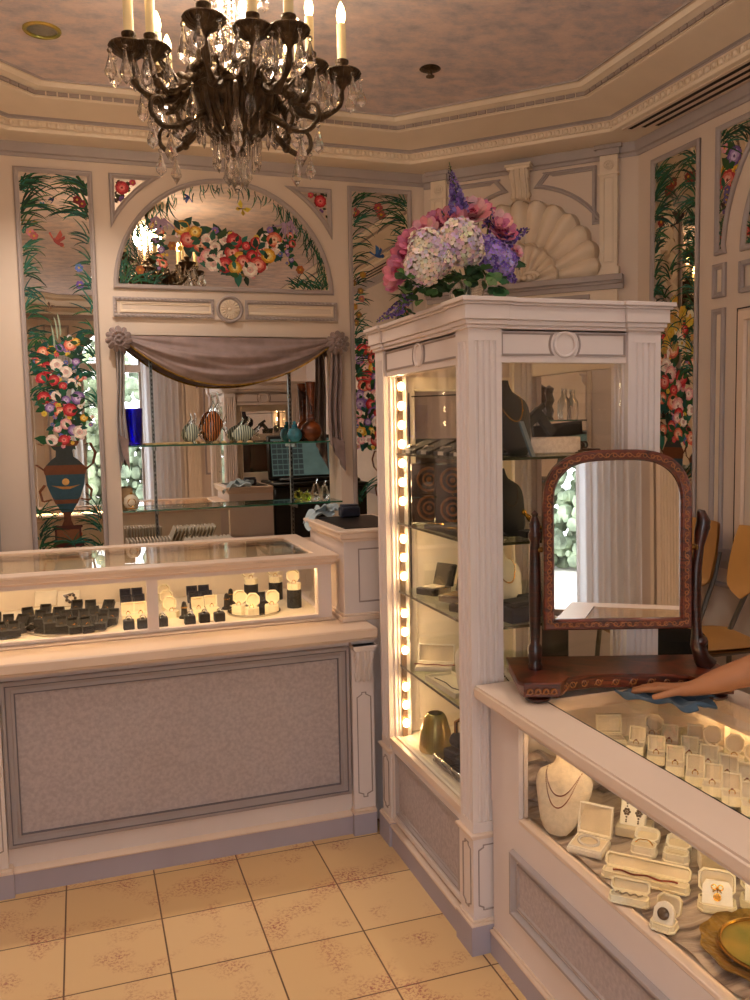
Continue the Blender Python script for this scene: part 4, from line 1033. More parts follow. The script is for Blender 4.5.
# ornaments on the niche shelves
def orn(name, mb, mt, label, cat): return tag(build(name, mb, M[mt] if isinstance(mt, str) else mt), label, cat)
x = hit(134, 430, 'y', 4.84).x
m = MB(TR(x, 4.84, SH1)); m.lathe([(.04, 0), (.042, .01), (.046, .12), (.05, .2), (.046, .2), (.042, .12), (.038, .02), (.0001, .018)], 24, wob=lambda a: 1+.05*sin(3*a)); orn('cobalt_vase', m, 'cobalt', 'tall cobalt blue glass vase at the left of the upper niche shelf', 'vase')
m = MB(TR(.47, 4.86, SH1)); random.seed(3); m.box(-.13, .12, -.03, .03, 0, .010, .004)
orn('sand_strip', m, 'sand', 'flat sandy strip lying on the upper niche shelf beside the blue vase', 'ornament')
K = None
for i, px in enumerate((190, 203, 216, 224, 240, 250)):
    x = hit(px, 443, 'y', 4.80).x; m = MB(TR(x, 4.80, SH1)); m.sph((0, 0, .006), .017, 10, 6, (1, .8, .5))
    o = orn('seashell', m, 'sand', 'pale seashell at the front of the upper niche shelf, %s from the left' % ORD[i], 'shell'); o['group'] = 'shells on the upper niche shelf'
def fishy(x, y, z, L, H, mt, name, label, plume):
    H = {.085: .125, .15: .20, .08: .11}[H]
    t = thing(name, label, 'figurine', (x, y, z))
    m = MB(TR(x, y, z)); n = 10
    def body(u, q):
        a = 2*pi*q; k = sin(pi*min(.98, max(.02, u)))**.7
        return ((u-.5)*L+.1*L*(H/L)*u*0, .018*k*cos(a), H*.46+H*.44*k*sin(a)+.12*H*(u-.3))
    m.grid(body, 16, 14); build('body', m, M[mt], t)
    m = MB(TR(x, y, z))
    for i in range(plume):
        a = .9+.25*i; m.tube([(L*.02+i*.012, 0, H*.78), (L*.14+i*.012, 0, H*.98+.01*i), (L*.3, 0, H*1.12+.01*i), (L*.24, 0, H*1.28+.012*i)], [.008, .008, .006, .002], 7)
    m.tube([(L*.42, 0, H*.5), (L*.62, 0, H*.62), (L*.72, 0, H*.85)], [.006, .012, .003], 6); m.tube([(L*.42, 0, H*.5), (L*.62, 0, H*.4), (L*.74, 0, H*.2)], [.006, .012, .003], 6)
    build('fins', m, M['clear'], t)
    m = MB(TR(x, y, z)); m.lathe([(.03, 0), (.026, .008), (.012, .02)], 14); build('foot', m, M['clear'], t)
fishy(hit(192, 430, 'y', 4.82).x, 4.83, SH1, .075, .085, 'fishs', 'glass_fish', 'small silver and green glass fish on the upper niche shelf', 2)
fishy(hit(213, 430, 'y', 4.83).x, 4.83, SH1, .11, .15, 'fish', 'glass_fish', 'large striped brown glass fish with tall clear fins on the niche shelf', 3)
fishy(hit(243, 430, 'y', 4.82).x, 4.82, SH1, .13, .08, 'fishs', 'glass_fish', 'silver and navy glass fish right of the large brown fish', 2)
x = hit(296, 440, 'y', 4.80).x
t = thing('turquoise_jar', 'small turquoise glass jar with a stopper on the upper niche shelf', 'jar', (x, 4.83, SH1))
m = MB(TR(x, 4.83, SH1)); m.lathe([(.022, 0), (.04, .02), (.043, .045), (.032, .072), (.016, .08), (.018, .088)], 20); build('body', m, M['turq'], t)
m = MB(TR(x, 4.83, SH1)); m.lathe([(.014, .086), (.02, .094), (.008, .1), (.012, .112), (.0001, .12)], 12); build('stopper', m, M['turq'], t)
x = hit(313, 440, 'y', 4.80).x
m = MB(TR(x, 4.83, SH1)); m.lathe([(.03, 0), (.034, .008), (.06, .03), (.066, .06), (.055, .09), (.026, .115), (.022, .15), (.024, .26), (.031, .34), (.028, .34), (.02, .25), (.016, .14)], 24); orn('amber_vase', m, 'amber', 'bulbous iridescent amber vase with a long neck on the upper niche shelf', 'vase')
x = hit(309, 388, 'y', 4.86).x
# lower shelf
for i, (px, mt, s, lb) in enumerate(((306, 'green', .03, 'green glass apple on the lower niche shelf'), (315, 'clear', .026, 'clear glass apple beside the green glass apple'), (324, 'clear', .033, 'larger clear glass pear at the right end of the lower niche shelf'))):
    x = hit(px, 478, 'y', 4.83).x; t = thing('glass_apple' if i < 2 else 'glass_pear', lb, 'ornament', (x, 4.83, SH2))
    m = MB(TR(x, 4.83, SH2)); k = 1.6 if i == 2 else 1
    m.lathe([(.3*s, 0), (.9*s, .3*s), (1.05*s, .9*s), (.85*s, 1.5*s), (.4*s, 1.75*s*k), (.08*s, 1.65*s*k)], 18); build('body', m, M[mt], t)
    m = MB(TR(x, 4.83, SH2)); m.tube([(0, 0, 1.6*s*k), (.1*s, 0, 2*s*k), (.3*s, 0, 2.3*s*k)], [.15*s, .12*s, .14*s], 6); build('stem', m, M[mt], t)
x = hit(128, 490, 'y', 4.83).x
m = MB(TR(x-.01, 4.86, SH2)); m.box(-.035, .035, -.02, .02, 0, .12, .003); m.box(-.025, .025, -.0215, -.02, .06, .11); orn('gift_carton', m, 'kraft', 'small tan carton at the left of the lower niche shelf', 'box')
x = hit(131, 492, 'y', 4.81).x
t = thing('flowered_egg_jar', 'round painted porcelain jar with gold trim on the lower niche shelf', 'jar', (x, 4.81, SH2))
m = MB(TR(x, 4.81, SH2)); m.lathe([(.02, 0), (.03, .012), (.042, .04), (.036, .07), (.018, .085), (.0001, .088)], 18); build('body', m, M['ltan'], t)
m = MB(TR(x, 4.81, SH2)); m.torus((0, -.034, .045), .02, .003, 18, 5, Matrix.Rotation(pi/2, 4, 'X')); m.lathe([(.031, .01), (.033, .014), (.031, .018)], 18); m.sph((0, 0, .092), .007, 8, 6); build('gold_trim', m, M['gold'], t)

# ================================================================== TALL DISPLAY CABINET
TX0, TX1, TY0, TY1 = 1.08, 1.745, 2.29, 3.12
t = thing('display_cabinet', 'tall white display cabinet with fluted corner pillars and lit glass sides', 'cabinet', ((TX0+TX1)/2, (TY0+TY1)/2, 0))
m = MB(); m.box(TX0+.02, TX1-.02, TY0+.02, TY1-.02, 0, .415); build('base', m, M['white'], t)
m = MB(); m.box(TX0-.003, TX1+.003, TY0-.003, TY1+.003, 0, .078)
CORN = ((TX0, TX0+.107, TY0, TY0+.09), (TX1-.12, TX1, TY0, TY0+.09), (TX0, TX0+.09, TY1-.09, TY1), (TX1-.12, TX1, TY1-.09, TY1))
def swell(c, e): return (c[0]-e, c[1]+e, c[2]-e, c[3]+e)
for c in CORN: m.box(*swell(c, .013), 0, .092)
build('plinth', m, M['plinth'], t)
m = MB()
for a, b, c, d in ((TX0-.003, TX0+.02, TY0, TY1), (TX0, TX1, TY0-.003, TY0+.02)):
    m.box(a-.006, b, c-.006, d, .078, .09, .003)
m.box(TX0+.001, TX0+.02, TY0+.08, TY1-.08, .405, .43); m.box(TX0+.1, TX1-.1, TY0+.001, TY0+.02, .405, .43)
build('sill_moulding', m, M['peach'], t)
for i, c in enumerate(CORN):
    m = MB(); m.box(*c, .10, .37); 
    fluted(m, c[0], c[1], c[2], c[3], .38, 1.905, 'flbr', {'f': 4, 'l': 3, 'r': 3, 'b': 4}, .007, .035)
    p = build('pillar', m, M['white'], t)
    m = MB(); m.box(*swell(c, .014), .092, .101, .002); m.box(*swell(c, .008), .101, .108, .002); build('foot_moulding', m, M['peach'], p)
    m = MB(); m.box(*swell(c, .014), .375, .384, .002); m.box(*swell(c, .008), .366, .375, .002); build('pedestal_moulding', m, M['peach'], p)
    m = MB()
    for (Mx, a, b) in ((MX((0, c[2], 0), (1, 0, 0), (0, 0, 1), (0, -1, 0)), c[0], c[1]), (MX((c[0], 0, 0), (0, -1, 0), (0, 0, 1), (-1, 0, 0)), -c[3], -c[2])):
        m.M = Mx; q = .016; z0, z1 = .135, .345
        m.frame([(a+.016+q, z0), (b-.016-q, z0), (b-.016-q, z0+q*.5), (b-.016, z0+q), (b-.016, z1-q), (b-.016-q, z1-q*.5), (b-.016-q, z1), (a+.016+q, z1), (a+.016+q, z1-q*.5), (a+.016, z1-q), (a+.016, z0+q), (a+.016+q, z0+q*.5)], [(0, 0), (0, .003), (.003, .003), (.004, .0)])
    build('panel_line', m, M['seam'], p)
# base side panel
LT = MX((TX0+.02, 0, 0), (0, -1, 0), (0, 0, 1), (-1, 0, 0)); FT = MX((0, TY0+.02, 0), (1, 0, 0), (0, 0, 1), (0, -1, 0))
for Mx, a, b in ((LT, -(TY1-.095), -(TY0+.095)), (FT, TX0+.115, TX1-.125)):
    m = MB(Mx); m.frame(rect(a, b, .105, .40), [(0, 0), (0, .014), (.02, .014), (.024, .002)]); build('base_panel_rail', m, M['white'], t)
    m = MB(Mx); m.frame(rect(a+.024, b-.024, .135, .375), [(0, 0), (0, .012), (.008, .014), (.014, .006), (.02, .006), (.024, .001)]); build('base_panel_frame', m, M['grey'], t)
    m = MB(Mx); m.prism(rect(a+.045, b-.045, .158, .352), 0, .003); build('base_fabric_panel', m, M['fabric'], t)
# frieze and cornice
m = MB()
m.box(TX0+.012, TX1-.012, TY0+.012, TY0+.04, 1.808, 1.91); m.box(TX0+.012, TX0+.04, TY0+.012, TY1-.012, 1.808, 1.91); m.box(TX0+.012, TX1-.012, TY1-.04, TY1-.012, 1.808, 1.91); m.box(TX1-.04, TX1-.012, TY0+.012, TY1-.012, 1.808, 1.91)
m.box(TX0+.012, TX1-.012, TY0+.012, TY1-.012, 1.90, 1.91)
build('frieze', m, M['white'], t)
for Mx, a, b in ((MX((0, TY0+.012, 0), (1, 0, 0), (0, 0, 1), (0, -1, 0)), TX0+.107, TX1-.12), (MX((TX0+.012, 0, 0), (0, -1, 0), (0, 0, 1), (-1, 0, 0)), -(TY1-.09), -(TY0+.09)), (MX((0, TY1-.012, 0), (-1, 0, 0), (0, 0, 1), (0, 1, 0)), -(TX1-.12), -(TX0+.09))):
    c = (a+b)/2; z0, z1 = 1.828, 1.897; r = .04
    m = MB(Mx)
    al = math.asin((z1-z0)/2/ (r+.012)) if (z1-z0)/2 < r+.012 else pi/2
    zc = (z0+z1)/2
    L_ = [(a+.004, z0), ]+arc((c, zc), r+.01, pi+.75, pi-.75, 8)+[(a+.004, z1)]
    R_ = [(b-.004, z1), ]+arc((c, zc), r+.01, .75, -.75, 8)+[(b-.004, z0)]
    for p in (L_, R_): m.frame(fix_ccw(p), [(0, 0), (0, .004), (.003, .004), (.003, .0015), (.006, .0015), (.006, 0)])
    build('frieze_panel_line', m, M['seam'], t)
    m = MB(Mx @ Matrix.Translation((c, zc, 0))); m.lathe([(r, 0), (r, .005), (r-.004, .007), (r-.008, .005), (r-.009, .0)], 32, cap=False); build('frieze_ring', m, M['white'], t)
m = MB()
def cor(e, z0, z1, b=.002):
    m.box(TX0-e+.01, TX1+e-.01, TY0-e+.01, TY1+e-.01, z0, z1, b)
    for c in CORN: m.box(*swell(c, e), z0, z1, b)
cor(.008, 1.905, 1.916); cor(.014, 1.916, 1.93); cor(.02, 1.93, 1.972); cor(.027, 1.972, 1.98); cor(.034, 1.98, 1.993)
build('cornice', m, M['white'], t)
m = MB(); m.box(TX0+.03, TX1-.03, TY0+.03, TY1-.03, .415, .428); build('floor_board', m, M['inner'], t)
m = MB(); m.box(TX0+.03, TX1-.03, TY0+.03, TY1-.03, 1.88, 1.90); build('ceiling_board', m, M['inner'], t)
for nm, b in (('front_pane', (TX0+.107, TX1-.12, TY0+.04, TY0+.044)), ('side_pane', (TX0+.04, TX0+.044, TY0+.09, TY1-.09)), ('side_pane', (TX1-.044, TX1-.04, TY0+.09, TY1-.09)), ('back_pane', (TX0+.13, TX1-.17, TY1-.03, TY1-.026))):
    m = MB(); m.box(*b, .428, 1.81); build(nm, m, M['pane'], t)
m = MB(MX((0, TY1-.045, 0), (1, 0, 0), (0, 0, 1), (0, -1, 0))); a, b = TX0+.09, TX1-.12
m.frame(rect(a, b, .43, 1.808), [(0, -.02), (0, .012), (.045, .012), (.05, .006), (.052, -.02)]); m.prism(rect(a+.03, b-.03, .44, 1.235), -.01, .008); m.prism(rect(a+.03, b-.03, 1.235, 1.275), -.01, .012); d = build('back_door', m, M['inner'], t)
m = MB(); m.box(a+.02, a+.024, TY1-.062, TY1-.058, 1.0, 1.75); m.tube([(a+.03, TY1-.068, 1.735), (b-.01, TY1-.07, 1.748)], .0025, 6); build('wire', m, M['dark'], d)
SHZ = (1.523, 1.262, 1.0, .712)
for z in SHZ:
    m = MB(); m.box(TX0+.05, TX1-.05, TY0+.055, TY1-.055, z-.007, z); s_ = build('shelf', m, M['shelf'], t)
    m = MB(); m.box(TX0+.048, TX0+.05, TY0+.055, TY1-.055, z-.0075, z+.0005); m.box(TX0+.05, TX1-.05, TY0+.053, TY0+.055, z-.0075, z+.0005); build('shelf_edge', m, M['edged'], s_)
for (x, y, nm, zs) in ((TX0+.062, TY1-.098, 0, [1.772-.0715*k for k in range(19) if True]), (TX1-.075, TY0+.105, 1, [1.772-.0715*k for k in range(19)])):
    m = MB(); m.box(x-.01, x+.01, y, y+.006, .43, 1.805); st = build('light_strip', m, M['brass'], t)
    for z in zs:
        if any(abs(z-q) < .018 for q in SHZ): continue
        m = MB(); m.sph((x, y-.01, z), .0125, 10, 7, (1, 1, 1.25)); build('bulb', m, M['bulb'], st)

# ================================================================== RIGHT JEWELRY COUNTER
JX0, JX1, JY0, JY1 = 1.14, 1.75, .45, 2.286
t = thing('jewelry_counter', 'white glass-fronted jewelry counter in the right foreground with the dressing mirror on it', 'counter', ((JX0+JX1)/2, 1.4, 0))
FJ = MX((JX0, 0, 0), (0, -1, 0), (0, 0, 1), (-1, 0, 0))
m = MB(); m.box(JX0, JX1, JY0, JY1-.012, .07, .485); build('base', m, M['white'], t)
m = MB(); m.box(JX0-.012, JX1, JY0-.01, JY1-.012, 0, .07); build('plinth', m, M['plinth'], t)
m = MB(); m.box(JX0-.016, JX0+.02, JY0, JY1-.012, .07, .08, .003); m.box(JX0-.006, JX0+.02, JY0, JY1-.012, .08, .086, .002); build('plinth_moulding', m, M['peach'], t)
pe = 2.148; ps = .62
m = MB(FJ); m.frame(rect(-pe, -ps, .198, .394), [(0, 0), (0, .004), (.004, .016), (.012, .016), (.018, .002), (.028, -.004), (.032, .006), (.038, .006), (.044, -.001)]); build('panel_frame', m, M['grey'], t)
m = MB(FJ); m.prism(rect(-pe+.04, -ps-.04, .238, .354), 0, .002); build('fabric_panel', m, M['fabric'], t)
m = MB()
m.box(JX0, JX0+.03, 2.112, JY1, .485, .807); m.box(JX0, JX0+.03, JY0, .60, .485, .807); m.box(JX0, JX0+.03, .6, 2.112, .765, .8065)
m.box(JX1-.02, JX1, JY0+.001, JY1-.001, .485, .806); m.box(JX0+.031, JX1-.001, JY1-.02, JY1, .485, .807); m.box(JX0+.031, JX1-.001, JY0, JY0+.02, .485, .807)
build('case_frame', m, M['white'], t)
m = MB(); m.box(JX0-.001, JX0+.03, .6, 2.112, .485, .4985, .002); build('sill', m, M['peach'], t)
m = MB(); m.box(JX0+.03, JX1-.02, JY0+.02, JY1-.02, .484, .488); m.box(JX0+.03, JX1-.02, JY1-.03, JY1-.02, .488, .80); m.box(JX1-.03, JX1-.02, JY0+.02, JY1-.02, .488, .80); m.box(JX1-.05, JX1-.03, 1.93, 1.955, .488, .80); m.box(JX1-.05, JX1-.03, 1.15, 1.175, .488, .80); build('lining', m, M['inner'], t)
m = MB(); m.box(JX0+.014, JX0+.018, .6, 2.112, .496, .767); build('front_pane', m, M['pane'], t)
m = MB()
GX0, GX1, GY0, GY1 = 1.21, 1.675, .55, 2.085
for b in ((JX0-.05, GX0, JY0-.02, JY1), (GX1, JX1+.02, JY0-.02, JY1), (GX0, GX1, GY1, JY1), (GX0, GX1, JY0-.02, GY0)): m.box(*b, .8075, .847, .0)
m.box(JX0-.056, JX0-.049, JY0-.026, JY1, .812, .842, .003)
build('worktop', m, M['peach'], t)
m = MB(); m.box(GX0-.004, GX1+.004, GY0, GY1, .841, .8475); build('top_glass', m, M['pane'], t)
m = MB(); m.box(GX0-.002, GX0, GY0, GY1, .845, .8482); build('glass_edge_line', m, M['dark'], t)
m = MB(); m.box(JX1-.055, JX1-.035, JY0+.05, 2.06, .785, .80); build('light_tube', m, M['tube2'], t)
m = MB(); m.box(GX1+.001, GX1+.006, JY0+.02, GY1+.1, .772, .8075); build('light_valance', m, M['white'], t)
m = MB(); m.box(JX0+.035, JX0+.05, .65, 2.1, .785, .797); build('light_tube', m, M['tube2'], t)
m = MB(); m.box(1.295, 1.715, .6, 2.1, .692, .70); s_ = build('inner_shelf', m, M['shelf'], t)

# ================================================================== DRESSING MIRROR
DO = V((1.462, 2.093, .8477)); DRZ = atan2(-.38723, .92198)+radians(3.0)
DM = Matrix.Translation(DO) @ Matrix.Rotation(DRZ, 4, 'Z')       # local x right, y away, z up
t = thing('dressing_mirror', 'antique inlaid wooden dressing mirror standing on the jewelry counter', 'mirror', DO)
def plinth_poly(e=0):
    p = [(-.31-e, .125+e), (-.31-e, -.115-e), (-.30, -.135-e), (-.2, -.135-e), (-.185, -.115-e), (-.17, -.085-e), (-.1, -.062-e), (0, -.056-e), (.1, -.062-e), (.17, -.085-e), (.185, -.115-e), (.2, -.135-e), (.28, -.135-e), (.29+e, -.115-e), (.29+e, .125+e)]
    return p
m = MB(DM); m.prism(plinth_poly(-.004), .022, .055); m.prism(plinth_poly(.004), .055, .064); b_ = build('base', m, M['wood'], t)
m = MB(DM)
for (x0, x1) in ((-.295, -.205),(.205, .28)):
    o = m.M; m.M = DM @ MX((0, -.1355, 0), (1, 0, 0), (0, 0, 1), (0, -1, 0))
    for i in range(4):
        u = x0+.012+(x1-x0-.024)*i/3; m.torus((u, .038, .0), .0075, .0022, 12, 4); m.tube([(u-.01, .03, 0), (u, .045, .001), (u+.01, .032, 0)], .0018, 4)
    m.M = o
pts = plinth_poly(-.004)[4:11]
for i in range(len(pts)-1):
    a, b = V((*pts[i], 0)), V((*pts[i+1], 0))
    for k in (.25, .75):
        p = a.lerp(b, k); m.torus((p.x, p.y-.001, .038), .008, .002, 12, 4, Matrix.Rotation(pi/2, 4, 'X')); m.tube([(p.x-.012, p.y-.001, .03), (p.x-.003, p.y-.001, .046), (p.x+.004, p.y-.001, .031), (p.x+.012, p.y-.001, .046)], .002, 4)
build('floral_inlay', m, M['inlay'], b_)
for (x, y) in ((-.255, -.095), (.24, -.095), (-.255, .085), (.24, .085)):
    m = MB(DM @ Matrix.Translation((x, y, 0))); m.lathe([(.026, 0), (.036, .006), (.036, .012), (.026, .018), (.03, .023)], 18); build('bun_foot', m, M['woodd'], t)
for sg, px_ in ((-1, -.246), (1, .226)):
    m = MB(DM @ Matrix.Translation((px_, 0, 0)))
    if sg < 0:
        m.lathe([(.02, .064), (.022, .075), (.017, .085), (.02, .1), (.021, .13), (.014, .14), (.015, .16), (.018, .28), (.016, .38), (.014, .44), (.019, .452), (.019, .462), (.014, .47), (.017, .49), (.011, .505), (.008, .512), (.011, .52), (.0001, .53)], 14)
    else:
        m.tube([(.03, 0, .066), (.012, 0, .09), (.0, 0, .13), (-.004, 0, .17), (-.01, 0, .25), (-.008, 0, .35), (.0, 0, .42), (.006, 0, .46), (.012, 0, .49), (.004, 0, .515), (-.004, 0, .52)], [.03, .024, .022, .015, .018, .016, .014, .02, .02, .013, .006], 10)
        m.sph((.012, 0, .475), .02, 10, 6); m.sph((.006, 0, .14), .024, 10, 6, (1, 1, .8))
    build('post', m, M['woodd'], t)
    m = MB(DM); m.tube([(px_, 0, .415), (px_+sg*-.04, 0, .415)], .008, 8); m.lathe([(.013, px_-.012*sg), (.013, px_+.0*sg)], 12, (0, 0, .415), 'x'); build('swivel_knob', m, M['brass'], t)
def arch_path(x0, x1, z0, zs, zt):
    c = (x0+x1)/2; a = (x1-x0)/2; h = zt-zs
    return [(x0, z0), (x1, z0)]+[(c+a*abs(cos(th))**.62*(1 if cos(th) > 0 else -1), zs+h*abs(sin(th))**.85) for th in [pi*i/28 for i in range(29)]]
tilt = Matrix.Translation((0, 0, .415)) @ Matrix.Rotation(radians(-1.5), 4, 'X') @ Matrix.Translation((0, 0, -.415))
FM = DM @ tilt @ MX((0, -.012, 0), (1, 0, 0), (0, 0, 1), (0, -1, 0))
ap = arch_path(-.224, .199, .183, .545, .7)
m = MB(FM); m.frame(ap, [(0, -.018), (0, .008), (.004, .013), (.026, .011), (.031, .003), (.031, -.002)]); fr = build('mirror_frame', m, M['wood'], t, sharp=35)
m = MB(FM); m.prism(arch_path(-.224, .199, .183, .545, .7), -.02, -.014); build('back_board', m, M['woodd'], t)
m = MB(FM); m.prism(arch_path(-.195, .17, .212, .535, .671), -.006, -.002); build('mirror_glass', m, M['mirrorc'], t)
m = MB(FM); mid = MB(); mid.frame(arch_path(-.224, .199, .183, .545, .7), [(.0155, .013)])
P = mid.v; n = len(P); Ls = [(P[(i+1) % n]-P[i]).length for i in range(n)]; tot = sum(Ls); s = 0; pp = []
for i in range(n):
    k = 0
    c = max(1, int(Ls[i]/.004))
    for j in range(c):
        q = P[i].lerp(P[(i+1) % n], j/c); d = (P[(i+1) % n]-P[i]).normalized(); nn = V((-d.y, d.x, 0)); s += Ls[i]/c
        pp.append(q+nn*.006*sin(s*150)); 
        if int(s/.021) != int((s-Ls[i]/c)/.021): m.torus((q.x, q.y, .0125), .0055, .0014, 8, 4)
m.tube(pp, .0013, 4, closed=True); build('scroll_inlay', m, M['inlay'], fr)
# black roll cushion behind it
pc = hit(672, 645, 'x', 1.80)
pc = hit(671, 646, 'x', 2.0)
t = thing('bar_stool', 'backless stool with a thick round black seat behind the dressing mirror', 'stool', (pc.x, pc.y, 0))
m = MB(TR(pc.x, pc.y, pc.z-.05)); m.lathe([(.09, 0), (.118, .006), (.126, .03), (.126, .075), (.116, .095), (.08, .104), (.0001, .106)], 32); st_ = build('seat', m, M['bcloth'], t)
m = MB(TR(pc.x, pc.y, pc.z-.05)); m.torus((0, 0, .018), .124, .004, 32, 6); build('piping', m, M['bcloth'], st_)
for k in range(4):
    a = pi/4+k*pi/2; m = MB(); m.tube([(pc.x+.09*cos(a), pc.y+.09*sin(a), pc.z-.05), (pc.x+.15*cos(a), pc.y+.15*sin(a), 0)], .011, 8); build('leg', m, M['chairm'], t)
m = MB(); m.torus((pc.x, pc.y, .3), .134, .007, 28, 6); build('foot_ring', m, M['chairm'], t)

# ================================================================== STOOL CHAIRS BY THE RIGHT WALL
def chair():
    t = thing('bar_chair', None, 'chair'); wood_, st = M['chairw'], M['chairm']
    m = MB()
    def seat(u, q, dz=0): x = -.2+.4*u; y = -.19+.38*q; c = .012*((2*q-1)**2); r = 1; return (x, y, .70+dz+c-.03*max(0, .12-u)/.12+.0*u)
    # curved plywood seat, front edge at -x
    m.grid(lambda u, q: seat(u, .5+(q-.5)*(1-.25*max(0, (.25-u)/.25)**2-.2*max(0, (u-.8)/.2)**2)), 14, 12); m.grid(lambda u, q: seat(u, .5+(q-.5)*(1-.25*max(0, (.25-u)/.25)**2-.2*max(0, (u-.8)/.2)**2), -.014), 14, 12)
    o = build('seat', m, wood_, t, False)
    m = MB()
    for dx in (0, .012):
        def bk(u, q, dx=dx):
            w = .19*(1-.12*(2*q-1)**2 if q > .2 else 1-.12*(2*q-1)**2-.5*((.2-q)/.2)**2); y = (2*u-1)*w; z = .90+.26*q-.05*(2*u-1)**2*(1-q); x = .235+.06*q-.04*(2*u-1)**2+dx; return (x, y, z)
        m.grid(bk, 14, 14)
    build('backrest', m, wood_, t, False)
    for sg in (-1, 1):
        m = MB(); m.tube([(.305, sg*.11, 1.02), (.275, sg*.115, .9), (.19, sg*.13, .70), (.22, sg*.18, .0)], .0115, 8); build('rear_leg', m, st, t, False)
        m = MB(); m.tube([(.19, sg*.13, .685), (-.13, sg*.15, .68), (-.155, sg*.155, .66), (-.2, sg*.19, 0)], .0115, 8); build('front_leg', m, st, t, False)
    m = MB()
    m.tube([(-.185, -.175, .25), (-.185, .175, .25)], .009, 8); m.tube([(.207, -.165, .25), (.207, .165, .25)], .009, 8)
    for sg in (-1, 1): m.tube([(-.185, sg*.175, .25), (.207, sg*.165, .25)], .009, 8)
    build('foot_rail', m, st, t, False); return t
K = Kind(chair())
K.put((2.47, 3.33, 0), -.12, 'plywood bar chair by the right wall, half hidden behind the dressing mirror', 'bar chairs by the right wall')
K.put((2.47, 2.91, 0), -.12, 'plywood bar chair by the right wall at the photo edge, above the reaching arm', 'bar chairs by the right wall')

# ================================================================== RING BOXES
def ringbox(sides, w, d, h, out, inn, name, gem='gold', lid_a=100, lidscale=1.0, ring=True):
    t = thing(name, None, 'box')
    P = (lambda e, y=0: rect(-w/2+e, w/2-e, -d/2+e+y, d/2-e+y)) if sides == 4 else (lambda e, y=0: cut(-w/2+e, w/2-e, -d/2+e+y, d/2-e+y, w*.26))
    if sides == 8:
        def P(e, y=0):
            u0, u1, v0, v1, c = -w/2+e, w/2-e, -d/2+e+y, d/2-e+y, (w*.27-e*.5)
            return [(u0+c, v0), (u1-c, v0), (u1, v0+c), (u1, v1-c), (u1-c, v1), (u0+c, v1), (u0, v1-c), (u0, v0+c)]
    m = MB(); m.prism(P(.0), 0, h*.85); m.frame(P(0), [(0, h*.85), (0, h), (w*.07, h), (w*.07, h*.9)]); build('base', m, out, t, False)
    m = MB(); m.prism(P(w*.07), h*.8, h*.93); m.box(-w*.3, w*.3, -.0015, .0015, h*.93, h*.97); build('insert', m, inn, t, False)
    a = radians(lid_a)
    m = MB(Matrix.Translation((0, d/2-.001, h)) @ Matrix.Rotation(pi-a, 4, 'X') @ Matrix.Translation((0, d/2, 0)))
    # lid modelled closed-upside-down: opening toward local +z
    m.prism(P(0), -h*.75, -h*.6); m.frame(P(0), [(0, -h*.7), (0, 0), (w*.07, 0), (w*.1, -h*.5)])
    l = build('lid', m, out, t, False)
    m2 = MB(m.M); m2.prism(P(w*.1), -h*.58, -h*.5); build('lid_lining', m2, M['satin'] if inn is not M['velvet'] and inn is not M['navy'] else inn, l, False)
    if ring:
        m = MB(); m.torus((0, 0, h+w*.06), w*.15, w*.026, 18, 6, Matrix.Rotation(pi/2, 4, 'X')); r_ = build('ring', m, M['gold'], t, False)
        m = MB(); m.sph((0, 0, h+w*.235), w*.075, 8, 5, (1, .8, .7)); build('gem', m, M['pearl'] if gem == 'pearl' else M['crystal'] if gem == 'crystal' else M['garnet'], r_, False)
    return t
def at_px(x, y, z): p = hit(x, y, 'z', z); return (p.x, p.y, z)
CF = .862
# mirrored round trays
def tray(px, py, r, lb):
    p = at_px(px, py, CF+.0005); t = thing('round_mirror_tray', lb, 'tray', p)
    m = MB(TR(*p)); m.lathe([(r*.98, 0), (r, .003), (r, .007), (r*.97, .009), (r*.95, .006)], 40); build('rim', m, M['silver'], t)
    m = MB(TR(*p)); m.lathe([(r*.955, .004), (r*.955, .0065)], 40); build('mirror_glass', m, M['mirrorc'], t); return p
TZ = CF+.0075
tray(3, 632, .125, 'round mirrored tray of black ring boxes at the photo edge in the showcase')
tray(72, 626, .175, 'large round mirrored tray crowded with black ring boxes, left half of showcase')
tray(254, 612, .112, 'small round mirrored tray with cream octagonal ring boxes, right half of showcase')
KB = Kind(ringbox(4, .042, .042, .026, M['velvet'], M['velvet'], 'ring_box', 'crystal', 142))
g = 'black ring boxes on the large round tray'
def fill(K, pts, z, rz, g, fmt, sc=None):
    for i, (x, y) in enumerate(pts): K.put(at_px(x, y, z), rz+R(-.3, .3), fmt % ORD[i], g, sc)
fill(KB, [(40, 625), (50, 629), (62, 632), (75, 633), (88, 632), (101, 629), (112, 624)], TZ, .1, g, 'black ring box, %s from the left along the front of the large round tray', 1.0)
fill(KB, [(30, 622), (44, 619), (57, 622), (70, 625), (84, 624), (97, 621)], TZ, .0, g, 'black ring box, %s from the left in the middle row of the large round tray', 1.0)
fill(KB, [(76, 615), (91, 615), (106, 615)], TZ, -.1, g, 'black ring box, %s from the left at the back of the large round tray', 1.05)
g = 'black ring boxes on the tray at the photo edge'
fill(KB, [(-8, 634), (4, 637), (15, 636)], TZ, .1, g, 'black ring box, %s from the left at the front of the photo-edge tray', .95)
fill(KB, [(-4, 627), (8, 629), (18, 629)], TZ, -.1, g, 'black ring box, %s from the left at the back of the photo-edge tray', .95)
